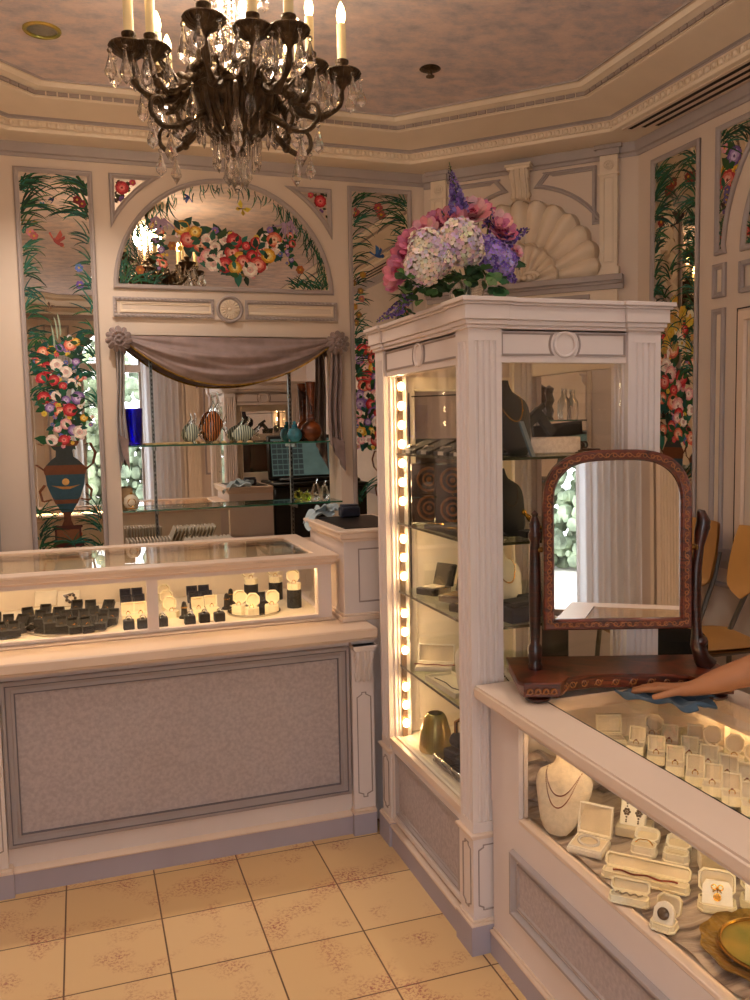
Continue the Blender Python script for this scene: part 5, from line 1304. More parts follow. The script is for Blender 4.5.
def card_box(px, py, brooch, lb):
    p = at_px(px, py, TZ); t = thing('jewelry_box', lb, 'box', p)
    m = MB(TR(*p, -.1)); m.box(-.045, .045, -.025, .025, 0, .018, .002); build('base', m, M['cbox'], t)
    m = MB(TR(*p, -.1) @ Matrix.Translation((0, .02, .017)) @ Matrix.Rotation(radians(50), 4, 'X')); m.box(-.045, .045, 0, .075, 0, .008, .002); build('lid', m, M['satin'], t)
    if brooch:
        m.__init__(m.M); 
        for i in range(7):
            a = i*.9; m.sph((.01+.018*cos(a), .035+.018*sin(a), .012), .007, 8, 5)
        m.tube([(.01, .02, .011), (-.02, .05, .012), (.02, .06, .011)], .003, 5); build('brooch', m, M['dpearl'], t)
card_box(45, 612, False, 'open cream jewelry box with a plain lid on the large round tray')
card_box(68, 612, True, 'open cream jewelry box with a dark brooch on the large round tray')
# six boxes left of the mullion
KN = Kind(ringbox(4, .046, .04, .03, M['navy'], M['navy'], 'ring_box', 'crystal', 105))
KC = Kind(ringbox(4, .05, .044, .028, M['cbox'], M['satin'], 'ring_box', 'garnet', 105))
KO = Kind(ringbox(8, .056, .056, .026, M['cbox'], M['satin'], 'octagonal_ring_box', 'crystal', 108))
def cube_stand():
    t = thing('ring_cube', None, 'stand'); m = MB(); m.box(-.021, .021, -.021, .021, 0, .036, .003); m.box(-.006, .006, -.004, .004, .036, .043, .002); build('velvet_block', m, M['velvet'], t, False)
    m = MB(); m.torus((0, -.012, .043), .0105, .002, 18, 6, Matrix.Rotation(1.25, 4, 'X')); r_ = build('ring', m, M['silver'], t, False)
    m = MB(); m.sph((0, -.016, .054), .005, 8, 5); build('gem', m, M['pearl'], r_, False); return t
KQ = Kind(cube_stand())
def place(K, lst, grp, z=CF, rz=0, sc=None):
    for (x, y, lb) in lst: K.put(at_px(x, y, z), rz, lb, grp, sc)
place(KN, [(126, 605, 'navy ring box, left one of the back pair left of the mullion'), (138, 604, 'navy ring box, right one of the back pair left of the mullion'),
           (127, 612, 'navy ring box, left one of the middle pair left of the mullion'), (140, 611, 'navy ring box, right one of the middle pair left of the mullion')], 'navy ring boxes left of the mullion')
place(KC, [(128.5, 621, 'cream square ring box, left one of the pair left of the mullion'), (141, 620, 'cream square ring box, right one of the pair left of the mullion')], 'cream ring boxes left of the mullion')
place(KQ, [(129, 629, 'black ring cube, left one in front of the cream boxes left of the mullion'), (143, 628, 'black ring cube, right one in front of the cream boxes left of the mullion'),
           (162.5, 626, 'black ring cube peeking out right beside the showcase mullion')], 'black ring cubes left of the stand row')
place(KQ, [(190, 624, 'black ring cube, first in the front row right of the mullion'), (204.5, 622, 'black ring cube, second in the front row right of the mullion'), (219.5, 621, 'black ring cube, third in the front row right of the mullion')], 'black ring cubes in the front row right of the mullion')
place(KO, [(166, 603, 'cream octagonal ring box, rearmost of three in a line right of the mullion'), (168.5, 609.5, 'cream octagonal ring box, middle of three in a line right of the mullion'), (172, 617, 'cream octagonal ring box, frontmost of three in a line right of the mullion')], 'cream octagonal boxes in a line right of the mullion', CF, .1)
place(KN, [(193, 602, 'navy-black ring box, back left of four behind the cream square boxes'), (205, 601, 'navy-black ring box, back right of four behind the cream square boxes'),
           (195.5, 608, 'navy-black ring box, front left of four behind the cream square boxes'), (208, 607, 'navy-black ring box, front right of four behind the cream square boxes')], 'dark boxes behind the cream square boxes right of the mullion')
place(KC, [(199, 615, 'cream square ring box, left one of the pair right of the mullion'), (212, 613, 'cream square ring box, right one of the pair right of the mullion')], 'cream ring boxes right of the mullion')
def finger():
    t = thing('ring_finger_stand', None, 'stand'); m = MB(); m.lathe([(.022, 0), (.022, .006), (.013, .012), (.011, .05), (.008, .065), (.0001, .07)], 14); build('cone', m, M['velvet'], t, False)
    m = MB(); m.torus((0, 0, .045), .0125, .002, 18, 6); r_ = build('ring', m, M['gold'], t, False); m = MB(); m.sph((0, -.013, .046), .005, 8, 5); build('gem', m, M['crystal'], r_, False); return t
KF = Kind(finger())
place(KF, [(184.5, 618, 'black ring finger stand, left of the front ring cubes'), (227, 609, 'black ring finger stand, right of the cream square boxes'), (231, 604, 'black ring finger stand, standing further back right of the cream square boxes')], 'black ring finger stands')
place(KO, [(239, 611, 'cream octagonal ring box, left one on the small round tray'), (252, 614, 'cream octagonal ring box, middle one on the small round tray'), (272, 610.5, 'cream octagonal ring box, right one on the small round tray')], 'cream octagonal boxes on the small round tray', TZ, -.3)
place(KB, [(263, 606, 'black ring box at the back of the small round tray')], 'black ring box on the small round tray', TZ)
for i, (x, y, k) in enumerate(((251.5, 601, 'left'), (276, 599, 'middle'), (294.5, 607, 'right'))):
    p = at_px(x, y, CF); t = thing('black_riser', '%s of three black cylinder risers in the showcase' % k, 'stand', p); t['group'] = 'black cylinder risers'
    m = MB(TR(*p)); m.lathe([(.031, 0), (.031, .075), (.029, .078)], 24); build('cylinder', m, M['velvet'], t)
    KO.put((p[0], p[1], p[2]+.078), R(-.3, .2), 'cream octagonal ring box on top of the %s black cylinder riser' % k, 'cream octagonal boxes on the risers')

# ================================================================== JEWELRY COUNTER, LOWER FLOOR
JF = .492
m = MB(); random.seed(21)
def silk(u, q):
    x = 1.178+.53*u; y = .62+1.61*q
    return (x, y, .4895+.004*(1+sin(x*34+y*21+2*sin(y*9)))+.003*(1+sin(x*70-y*30)))
m.grid(silk, 46, 120)
o = build('silk_lining', m, M['silk']); tag(o, 'crumpled silvery silk cloth lining the floor of the jewelry counter', 'cloth')
m = MB(); m.grid(lambda u, q: (1.60+.03*sin(q*12)+.04*(1-u)+.02*sin(u*20+q*7), 1.75+.42*q, .495+.17*u+.01*sin(q*25+u*6)), 20, 30)
m.grid(lambda u, q: (1.19+.40*q, 2.215-.02*sin(q*14)-.05*(1-u)+.015*sin(u*18+q*9), .495+.16*u*(.85+.15*sin(q*12))), 20, 30)
tag(build('crumpled_drape', m, M['silk']), 'crumpled beige silk drape standing behind the ivory necklace bust', 'cloth')
JF = .503
def bust(p, rz, sc, mt, name, lb, strands, bead, base=True):
    t = thing(name, lb, 'bust', p)
    Mx = TR(*p, rz, sc)
    m = MB(Mx)
    # front-facing neck form: outline in x/z, leaning back
    prof = [(.0, .022, .008), (.008, .036, .014), (.03, .052, .022), (.07, .067, .028), (.11, .081, .032), (.132, .083, .033), (.148, .076, .032), (.16, .055, .03), (.169, .038, .03), (.185, .033, .03), (.20, .034, .031)]
    def f(u, q):
        k = q*(len(prof)-1); i = min(int(k), len(prof)-2); a = k-i
        z, w, d = [prof[i][j]*(1-a)+prof[i+1][j]*a for j in range(3)]
        an = 2*pi*u; c, s = cos(an), sin(an)
        y = .05*z/.2*2.0*.9 + d*s*(1 if s < 0 else .55); return (w*c, y, z)
    m.grid(f, 32, 27); m.add([f(i/32, 1) for i in range(32)], [list(range(32))]); m.add([f(i/32, 0) for i in range(32)], [list(range(32))])
    build('bust_form', m, mt, t)
    m = MB(Mx); m.box(-.03, .03, .0, .075, 0, .006, .002); m.tube([(0, .06, .004), (0, .045, .1)], .008, 6); build('easel_back', m, mt, t)
    for (dep, r_, n, mm_) in strands:
        m = MB(Mx)
        for i in range(n+1):
            u = i/n; x = -.052*1 + .104*u; zt = .165-dep*(1-abs(2*u-1)**2.2)
            k = [j for j in range(len(prof)-1) if prof[j][0] <= zt <= prof[j+1][0]]; j = k[0] if k else 8
            a = (zt-prof[j][0])/(prof[j+1][0]-prof[j][0]); w = prof[j][1]*(1-a)+prof[j+1][1]*a; d = prof[j][2]*(1-a)+prof[j+1][2]*a
            xx = max(-.97*w, min(.97*w, x)); s = -sqrt(max(0, 1-(xx/w)**2)); m.sph((xx, .45*zt+d*s-r_*.6, zt), r_, 6, 4)
        build('necklace', m, mm_, t)
bust(at_px(556, 834, JF), -.95, 1.0, M['ltan'], 'necklace_bust', 'ivory necklace bust with two fine gold and red strands in the jewelry counter', [(.062, .0016, 60, M['garnet']), (.092, .0016, 70, M['garnet'])], None)
bust(at_px(686, 843, JF), -.9, .95, M['ltan'], 'necklace_bust', 'ivory bust partly hidden under the counter top, right of the floral earrings', [(.07, .0016, 60, M['gold'])], None)
BR_ = -.75     # boxes turned toward the customer
def openbox(p, rz, w, d, h, lidl, lid_a, mt, name, lb, ins, contents, oct_=False, lin_='satin'):
    t = thing(name, lb, 'box', p); Mx = TR(*p, rz)
    P = (lambda e: [(x, y) for x, y in cut8(w, d, e, min(w, d)*.2)]) if oct_ else (lambda e: rect(-w/2+e, w/2-e, -d/2+e, d/2-e))
    m = MB(Mx); m.prism(P(0), 0, h*.7); m.frame(P(-.002 if oct_ else 0), [(0, 0), (0, h*.25), (.0025, h*.3), (.0025, h), (.006, h), (.006, h*.8)]); build('base', m, M[mt], t)
    m = MB(Mx); m.prism(P(.006), h*.6, h*.86); build('insert', m, M[lin_], t)
    lm = Mx @ Matrix.Translation((0, d/2, h)) @ Matrix.Rotation(pi-radians(lid_a), 4, 'X') @ Matrix.Translation((0, d/2, 0))
    m = MB(lm); m.prism(P(0), -lidl, -lidl*.75); m.frame(P(0), [(0, -lidl), (0, 0), (.004, 0), (.006, -lidl*.7)]); l = build('lid', m, M[mt], t)
    m = MB(lm); m.prism(P(.006), -lidl*.74, -lidl*.62); build('lid_lining', m, M['satin'], l)
    if ins:
        nm, fn, mm_ = ins; m = MB(Mx); fn(m, h); build(nm, m, M[mm_], t)
    for nm, fn, mm_ in contents: m = MB(Mx); fn(m, h); build(nm, m, M[mm_], t)
    return t
def cut8(w, d, e, c):
    u, v = w/2-e, d/2-e; c = c-e*.4
    return [(-u+c, -v), (u-c, -v), (u, -v+c), (u, v-c), (u-c, v), (-u+c, v), (-u, v-c), (-u, -v+c)]
def bracelet(m, h):
    for i in range(26):
        a = 2*pi*i/26; m.sph((.026*cos(a), .016*sin(a)-.002, h+.004+.006*sin(a)), .0042, 8, 5)
openbox(tuple(V(at_px(585, 850, JF))+V((.012, 0, 0))), -0.89, .092, .082, .02, .013, 103, 'wbox', 'bracelet_box', 'open white square box holding a pearl bracelet, beside the ivory bust', None, [('pearl_bracelet', bracelet, 'pearl')])
# earring stand
p = at_px(634, 834, JF); t = thing('earring_box', 'white box with a tilted card of two floral earrings', 'box', p)
Mx = TR(*p, -.82); m = MB(Mx); m.box(-.045, .045, -.03, .05, 0, .026, .002); build('base', m, M['satin'], t)
cm = Mx @ Matrix.Translation((-.004, -.012, .026)) @ Matrix.Rotation(radians(62), 4, 'X')
m = MB(cm); m.box(-.034, .034, 0, .07, -.02, .0, .003); cdp = build('card', m, M['wbox'], t)
for x in (-.016, .016):
    m = MB(cm)
    for (y, r_) in ((.058, .0035), (.05, .0025), (.022, .003), (.015, .0025), (.010, .0028)): m.sph((x, y, .002), r_, 7, 4)
    for i in range(6): a = i*pi/3; m.sph((x+.0068*cos(a), .036+.0068*sin(a), .002), .004, 7, 4, (1, 1, .6))
    m.sph((x, .036, .003), .003, 7, 4); build('earring', m, M['dpearl'], t)
def nothing(m, h): m.box(-.02, .02, -.006, .006, h*.86, h*.95)
def bangle(m, h): m.tube([(-.022+.044*i/10, .004*sin(i), h+.012*sin(pi*i/10)) for i in range(11)], .0016, 6)
openbox(at_px(644, 853, JF), -0.82, .062, .045, .026, .02, 158, 'wbox', 'earring_case', 'left of two white square-cut cases standing open behind the long bracelet box', None, [('bangle', bangle, 'gold')], True)
openbox(at_px(676, 861, JF), -0.82, .062, .045, .026, .02, 158, 'wbox', 'earring_case', 'right of two white square-cut cases standing open behind the long bracelet box', None, [('slot_bar', nothing, 'satin')], True)
def rbr(m, h):
    for i in range(44): m.sph((-.075+.15*i/43, -.004+.004*sin(i*.35), h+.002), .0026, 6, 4)
openbox(at_px(645, 883, JF), -0.83, .205, .034, .017, .014, 125, 'cbox', 'bracelet_case', 'long cream case lying open with a red gem bracelet', None, [('gem_bracelet', rbr, 'garnet')], True)
def chain(m, h):
    for i in range(26): m.sph((-.03+.06*i/25, .004*sin(i*.8), h+.002), .0024, 6, 4)
openbox(at_px(629, 902, JF), -0.77, .09, .03, .017, .013, 120, 'cbox', 'bracelet_case', 'short cream case lying open with a sparkling silver chain, in front of the long case', None, [('silver_chain', chain, 'silver')], True)
def pad(m, h):
    m.M = m.M @ Matrix.Translation((0, -.012, h*.8)) @ Matrix.Rotation(radians(68), 4, 'X')
    m.prism([(-.023, 0), (.023, 0), (.022, .03), (.015, .042), (.005, .047), (-.005, .047), (-.015, .042), (-.022, .03)], -.012, 0)
def cameo(m, h):
    m.M = m.M @ Matrix.Translation((0, -.012, h*.8)) @ Matrix.Rotation(radians(68), 4, 'X') @ Matrix.Translation((0, .022, .001))
    m.lathe([(.0125, 0), (.0125, .002), (.010, .0035), (.006, .005), (.0001, .0055)], 20, wob=None); m.torus((0, 0, .002), .012, .0015, 20, 5)
openbox(at_px(664, 927, JF), -0.99, .054, .045, .016, .013, 108, 'cbox', 'pendant_box', 'cream box with an oval cameo on a white pad, nearest the front glass', ('pad', pad, 'wbox'), [('cameo', cameo, 'dpearl')], True)
def pad2(m, h):
    m.M = m.M @ Matrix.Translation((0, -.014, h*.8)) @ Matrix.Rotation(radians(66), 4, 'X')
    m.prism([(-.033, 0), (.033, 0), (.032, .04), (.024, .052), (-.024, .052), (-.032, .04)], -.014, 0)
def brooch(m, h):
    m.M = m.M @ Matrix.Translation((0, -.014, h*.8)) @ Matrix.Rotation(radians(66), 4, 'X')
    for sg in (-1, 1):
        m.torus((sg*.007, .038, .001), .0055, .0015, 12, 5); m.tube([(0, .036, .001), (sg*.006, .03, .001), (sg*.01, .027, .001)], .0014, 5)
    m.sph((0, .037, .002), .0025, 7, 4); m.tube([(0, .034, .001), (0, .024, .001)], .0012, 5); m.torus((0, .017, .001), .0075, .0016, 16, 5)
def stone(m, h):
    m.M = m.M @ Matrix.Translation((0, -.014, h*.8)) @ Matrix.Rotation(radians(66), 4, 'X'); m.sph((0, .017, .002), .0068, 12, 7, (1, 1, .6))
openbox(at_px(717, 908, JF), -0.69, .082, .055, .018, .014, 112, 'cbox', 'brooch_box', 'cream box with a gold bow brooch and amber drop, right of the cameo box', ('pad', pad2, 'wbox'), [('bow_brooch', brooch, 'gold'), ('amber_stone', stone, 'amberg')], True)
openbox(at_px(760, 906, JF), -0.69, .082, .055, .018, .014, 112, 'cbox', 'brooch_box', 'cream box cut off at the photo edge, right of the bow brooch box', ('pad', pad2, 'wbox'), [('amber_stone', stone, 'amberg')], True)
p = at_px(724, 870, JF); m = MB(TR(*p, -.55)); m.box(-.06, .06, -.03, .03, 0, .05, .003); m.box(-.062, .062, -.032, .032, .05, .058, .003); tag(build('closed_gift_box', m, M['satin']), 'plain beige closed box under the counter top, behind the bow brooch box', 'box')
# gilt tray
p = at_px(771, 952, JF); t = thing('gilt_tray', 'round gilt metal tray with a golden glass dish at the photo edge', 'tray', p)
m = MB(TR(*p)); m.lathe([(.10, .0), (.115, .004), (.135, .010), (.142, .012), (.14, .008), (.11, .0)], 60, wob=lambda a: 1+.025*sin(12*a)); build('rim', m, M['tray'], t)
m = MB(TR(*p)); m.torus((0, 0, .012), .102, .004, 48, 6); build('ring_edge', m, M['gold'], t)
m = MB(TR(*p)); m.lathe([(.10, .008), (.08, .007), (.04, .005), (.0001, .005)], 40); build('dish', m, M['iris'], t)
m = MB(TR(p[0]+.02, p[1]-.0, p[2])); m.lathe([(.05, .01), (.055, .02), (.03, .07), (.0001, .09)], 20); tag(build('ivory_ring_cone', m, M['cbox']), 'pale ivory cone standing on the gilt tray at the photo edge', 'stand')
# upper ring boxes on the inner shelf
US = .7005
KS = Kind(ringbox(4, .046, .042, .024, M['cbox'], M['satin'], 'square_ring_box', 'garnet', 112))
KT = Kind(ringbox(8, .05, .05, .024, M['cbox'], M['satin'], 'eight_sided_ring_box', 'crystal', 104))
def urow(K, pts, row, shape, g):
    for i, (x, y) in enumerate(pts): K.put(at_px(x, y, US), -.72+R(-.1, .1), 'cream %s ring box, %s from the left in the %s row under the counter glass' % (shape, ORD[i], row), g)
g = 'cream ring boxes under the glass of the jewelry counter'
urow(KS, [(636, 752), (656, 762), (675, 773), (695, 783), (712, 793), (732, 803), (752, 813)], 'front', 'square', g)
urow(KS, [(669, 750), (689, 763), (708, 772), (727, 783), (747, 792)], 'second', 'square', g)
urow(KS, [(695, 750)], 'back', 'square', g)
urow(KT, [(652, 742)], 'second', 'eight-sided', g)
urow(KT, [(713, 756), (734, 765), (754, 775)], 'back', 'eight-sided', g)
p = at_px(612, 742, US)
openbox(p, -.35, .075, .055, .016, .012, 97, 'cbox', 'satin_lined_box', 'open square box with a wide satin-lined lid at the far end of the counter glass', None, [('ring_roll', nothing, 'satin')])
# ================================================================== TALL CABINET CONTENTS
def in_cab(px, py, z, x=None): p = hit(px, py, 'z', z); return (p.x, p.y, z)
S1, S2, S3, S4, S5 = SHZ[0]+.0008, SHZ[1]+.0008, SHZ[2]+.0008, SHZ[3]+.0008, .4288
# top shelf
for i, y in enumerate((2.95, 2.80, 2.65, 2.52)):
    t = thing('black_display_ramp', 'low black brooch ramp, %s from the lit strip on the top cabinet shelf' % ORD[i], 'stand', (1.19, y, S1), 0, 'black ramps on the top cabinet shelf')
    m = MB(TR(1.19, y, S1)); vs = [(-.05, -.055, 0), (.05, -.055, 0), (.05, .055, 0), (-.05, .055, 0), (-.05, -.055, .012), (.05, -.055, .05), (.05, .055, .05), (-.05, .055, .012)]
    m.add(vs, [(0, 3, 2, 1), (4, 5, 6, 7), (0, 1, 5, 4), (1, 2, 6, 5), (2, 3, 7, 6), (3, 0, 4, 7)]); build('ramp', m, M['velvet'], t)
    m = MB(TR(1.19, y, S1))
    for k in range(6): a = k*pi/3; m.sph((-.03+.006*cos(a), .02+.009*sin(a), .026+.003*cos(a)), .0045, 7, 4)
    m.sph((-.03, .02, .028), .005, 7, 4); m.tube([(-.028, .012, .026), (-.025, -.01, .03), (-.02, -.03, .028)], .0025, 5)
    build('brooch', m, M['silver'], t)
    m = MB(TR(1.19, y, S1)); m.box(-.053, -.047, -.03, .01, .002, .014); build('price_card', m, M['paper'], t)
def big_bust(p, rz, sc, mt, lb, chain):
    bust(p, rz, sc, mt, 'necklace_bust', lb, [(.075, .0022/sc, 60, chain)], None)
big_bust((1.335, 2.46, S1), .25, 1.22, M['velvet'], 'large dark brown necklace bust with a gold chain on the top cabinet shelf', M['gold'])
m = MB(TR(1.335, 2.365, S1, .9)); m.add([(-.035, 0, 0), (.035, 0, 0), (.05, .04, .11), (-.02, .04, .11), (-.035, .006, 0), (.035, .006, 0), (.05, .046, .11), (-.02, .046, .11)], [(0, 1, 2, 3), (4, 5, 6, 7), (0, 1, 5, 4), (1, 2, 6, 5), (2, 3, 7, 6), (3, 0, 4, 7)])
tag(build('acrylic_sign', m, M['screen2']), 'small tilted grey acrylic card in front of the brown bust', 'sign')
p = (1.50, 2.60, S1); m = MB(TR(*p, .1)); m.box(-.11, .11, -.07, .07, 0, .055, .004); tag(build('display_block', m, M['fabric']), 'low grey display block on the top cabinet shelf', 'stand')
t = thing('zigzag_bracelet_stand', 'angular dark bracelet stand resting on the grey display block', 'stand', (1.50, 2.60, S1+.055))
m = MB(TR(1.50, 2.60, S1+.055, .1))
def bar(m, a, b, w, th):
    a, b = V(a), V(b); d = (b-a); L = d.length; q = d.to_track_quat('X', 'Y').to_matrix().to_4x4(); o = m.M; m.M = o @ Matrix.Translation(a) @ q; m.box(0, L, -w/2, w/2, -th/2, th/2, .003); m.M = o
bar(m, (-.1, 0, .012), (-.01, 0, .085), .03, .024); bar(m, (-.03, 0, .095), (.04, 0, .012), .03, .024); bar(m, (-.05, 0, .07), (.01, 0, .11), .02, .012); build('angled_arms', m, M['velvet'], t)
m = MB(TR(1.50, 2.60, S1+.055, .1)); bar(m, (-.02, .03, .012), (.19, .03, .03), .05, .016); build('long_arm', m, M['velvet'], t)
t = thing('ring_tray', 'shallow brown tray with lumpy rings on the top cabinet shelf, right side', 'tray', (1.645, 2.6, S1))
m = MB(TR(1.645, 2.62, S1)); m.box(-.055, .05, -.08, .08, 0, .012, .003); build('tray_board', m, M['woodd'], t)
for i in range(7):
    m = MB(TR(1.62+.016*(i % 4), 2.57+.03*(i//2), S1+.012)); m.torus((0, 0, .012), .011, .0035, 14, 6, Matrix.Rotation(pi/2, 4, 'X')); build('ring', m, M['dpearl'], t)
m = MB(TR(1.57, 2.75, S1)); m.lathe([(.03, 0), (.035, .03), (.033, .09), (.016, .12), (.018, .15)], 16); tag(build('perfume_bottle', m, M['clear']), 'clear glass bottle at the back right of the top cabinet shelf', 'bottle')
# second shelf
for i, (y, k) in enumerate(((2.93, 'left'), (2.83, 'right'))):
    t = thing('carved_plaque', '%s of two brown plaques with round relief on the second cabinet shelf' % k, 'ornament', (1.28, y, S2), 0, 'brown relief plaques')
    m = MB(TR(1.22+.05*i, y, S2, -.6)); m.box(-.07, .07, -.012, .012, 0, .225, .005); m.box(-.06, .06, -.016, -.012, .012, .213); build('plaque', m, M['woodd'], t)
    m = MB(TR(1.22+.05*i, y, S2, -.6) @ MX((0, -.016, 0), (1, 0, 0), (0, 0, 1), (0, -1, 0)))
    for z in (.06, .165):
        m.torus((0, z, .003), .042, .005, 24, 6); m.torus((0, z, .002), .022, .004, 18, 6); m.sph((0, z, .002), .01, 8, 5)
    build('relief', m, M['inlay'], t)
for i, (x, y, k) in enumerate(((1.2, 2.72, 'rear'), (1.205, 2.56, 'front'))):
    t = thing('flat_display_tray', '%s dark flat tray on the second cabinet shelf beside the left glass' % k, 'tray', (x, y, S2))
    m = MB(TR(x, y, S2, .1)); m.box(-.06, .06, -.07, .07, 0, .018, .003); build('tray_board', m, M['velvet'], t)
    m = MB(TR(x, y, S2, .1)); m.tube([(-.05, .06, .021), (-.02, .0, .021), (-.045, -.05, .021)], .002, 6); build('chain', m, M['gold'], t)
big_bust((1.325, 2.47, S2), .3, 1.08, M['velvet'], 'black necklace bust with a fine chain on the second cabinet shelf', M['dpearl'])
t = thing('figurine', 'small gilded bird figurine beside the black bust', 'figurine', (1.375, 2.44, S2)); m = MB(TR(1.375, 2.44, S2+.02)); m.tube([(.03, 0, .0), (.01, 0, .02), (-.015, 0, .04), (-.03, 0, .055)], [.004, .012, .009, .005], 8); m.sph((-.034, 0, .06), .009, 8, 5); build('bird', m, M['gold'], t)
m = MB(TR(1.375, 2.44, S2)); m.box(-.045, .045, -.035, .035, 0, .02, .003); build('plinth', m, M['velvet'], t)
m = MB(TR(1.21, 2.43, S2, .7) @ Matrix.Rotation(.6, 4, 'X')); m.box(-.02, .02, 0, .004, .0, .06); tag(build('price_card', m, M['paper']), 'small grey price card leaning at the front of the second cabinet shelf', 'sign')
# third shelf
bust((1.345, 2.53, S3), .25, 1.0, M['wbust'], 'necklace_bust', 'white necklace bust on the third cabinet shelf behind the mirror post', [(.07, .0022, 50, M['gold'])], None)
random.seed(31)
for i, (x, y, mt, lb) in enumerate(((1.225, 2.92, 'velvet', 'flat black case near the light strip on the third cabinet shelf'), (1.245, 2.76, 'woodd', 'brown glossy case in the middle of the third cabinet shelf'), (1.215, 2.60, 'velvet', 'black case with a pale inset at the front of the third cabinet shelf'))):
    t = thing('watch_case', lb, 'case', (x, y, S3)); m = MB(TR(x, y, S3, .5)); m.box(-.05, .05, -.045, .045, 0, .025, .003); build('base', m, M[mt], t)
    m = MB(TR(x, y, S3, .5) @ Matrix.Translation((.05, 0, .024)) @ Matrix.Rotation(1.9, 4, 'Y')); m.box(-.085, 0, -.045, .045, 0, .014, .003); build('lid', m, M[mt], t)
    m = MB(TR(x, y, S3, .5)); m.box(-.035, .03, -.03, .03, .025, .029, .001); build('inset', m, M['tray' if i else 'satin'], t)
t = thing('watch_roll', 'gold and black watch strapped on a pale cuff on the third cabinet shelf', 'watch', (1.23, 2.5, S3)); m = MB(TR(1.23, 2.5, S3, .4)); m.lathe([(.03, -.04), (.034, -.035), (.034, .035), (.03, .04)], 20, (0, 0, .042), 'y'); build('cuff', m, M['cbox'], t)
m = MB(TR(1.23, 2.5, S3, .4)); m.torus((0, 0, .042), .035, .006, 24, 6, Matrix.Rotation(pi/2, 4, 'X')); build('strap', m, M['velvet'], t); m = MB(TR(1.23, 2.5, S3, .4)); m.lathe([(.016, -.037), (.016, -.044), (.013, -.045)], 20, (0, 0, .042), 'x'); build('dial', m, M['gold'], t)
t = thing('figurine', 'silver and gold animal figurine standing at the back of the third cabinet shelf', 'figurine', (1.34, 2.70, S3)); m = MB(TR(1.34, 2.70, S3, .5)); m.tube([(-.05, 0, .07), (-.02, 0, .075), (.03, 0, .07), (.05, 0, .09), (.06, 0, .115)], [.012, .022, .02, .012, .008], 10); m.sph((.066, 0, .118), .014, 10, 6, (1.4, .8, .9))
for x in (-.035, .03):
    for y in (-.012, .012): m.tube([(x, y, .07), (x+.004, y, .035), (x, y, 0)], [.009, .006, .007], 8)
build('animal', m, M['silver'], t); m = MB(TR(1.34, 2.70, S3, .5)); m.torus((-.0, 0, .075), .022, .005, 14, 5, Matrix.Rotation(pi/2, 4, 'Y')); build('saddle_band', m, M['gold'], t)
for i, (x, y, lb) in enumerate(((1.30, 2.405, 'navy jewel case at the front of the third cabinet shelf, left of the mirror post'), (1.40, 2.46, 'navy jewel case further back on the third cabinet shelf, behind the mirror post'))):
    t = thing('jewel_case', lb, 'case', (x, y, S3)); m = MB(TR(x, y, S3, .2)); m.box(-.055, .055, -.04, .04, 0, .05, .005); build('base', m, M['navy'], t)
    m = MB(TR(x, y, S3, .2)); m.box(-.057, .057, -.042, .042, .05, .066, .006); build('lid', m, M['velvet'], t)
# fourth shelf
bust((1.20, 2.56, S4), -.9, .98, M['wbust'], 'necklace_bust', 'white necklace bust with dark pearls on the fourth cabinet shelf', [(.095, .0052, 34, M['dpearl'])], None)
bust((1.32, 2.46, S4), .15, .55, M['wbust'], 'necklace_bust', 'short white neck form with a dark bead choker, left of the mirror post', [(.06, .0055, 26, M['dpearl'])], None)
openbox((1.225, 2.92, S4), -.55, .14, .07, .016, .012, 105, 'wbox', 'bracelet_case', 'open white case with a red gem bracelet beside the light strip', None, [('gem_bracelet', rbr, 'garnet')])
t = thing('necklace_tray', 'flat cream tray with a fine chain at the front of the fourth cabinet shelf', 'tray', (1.195, 2.68, S4)); m = MB(TR(1.195, 2.68, S4, .05)); m.box(-.055, .055, -.12, .12, 0, .014, .003); m.frame(rect(-.055, .055, -.12, .12), [(0, .012), (0, .022), (.006, .022), (.008, .014)]); build('tray_board', m, M['cbox'], t)
m = MB(TR(1.195, 2.68, S4, .05)); m.tube([(-.03, .09, .016), (-.02, .02, .016), (-.028, -.04, .016), (-.01, -.09, .016)], .002, 6); build('chain', m, M['dpearl'], t)
# cabinet floor
m = MB(TR(1.20, 2.86, S5)); m.lathe([(.062, 0), (.064, .01), (.056, .07), (.042, .12), (.034, .134), (.028, .138), (.03, .132), (.05, .07), (.058, .008)], 28); tag(build('glass_lampshade', m, M['iris']), 'golden iridescent glass shade standing on the cabinet floor by the light strip', 'lampshade')
t = thing('silver_stand', 'oblong silver tray with beaded rim on the cabinet floor', 'tray', (1.20, 2.64, S5)); m = MB(TR(1.205, 2.62, S5, .04)); m.box(-.06, .06, -.13, .13, .022, .034, .003); build('tray_plate', m, M['silver'], t)
m = MB(TR(1.205, 2.62, S5, .04))
for k in range(16):
    for x in (-.055, .055): m.sph((x, -.12+.016*k, .014), .009, 8, 5)
    m.box(-.05, .05, -.12, .12, 0, .01)
build('beaded_rim', m, M['chrome'], t)
for i, (y, lb) in enumerate(((2.68, 'black watch box with a tall golden clip on the silver tray'), (2.585, 'black watch box in front of the tall golden clip box'))):
    t = thing('watch_stand', lb, 'stand', (1.21, y, S5+.034)); m = MB(TR(1.215, y, S5+.0345, .2)); m.box(-.045, .045, -.038, .038, 0, .03, .004); build('base', m, M['velvet'], t)
    m = MB(TR(1.215, y, S5+.0345, .2)); m.lathe([(.022, -.03), (.026, -.026), (.026, .026), (.022, .03)], 18, (0, 0, .056), 'y'); build('cuff', m, M['velvet'], t)
    m = MB(TR(1.215, y, S5+.0345, .2)); m.tube([(.0, .02, .03), (0, .02, .12), (.01, -.0, .135), (.012, -.015, .12), (.012, -.016, .06)], .008 if i == 0 else .004, 8); build('clip', m, M['gold'], t)

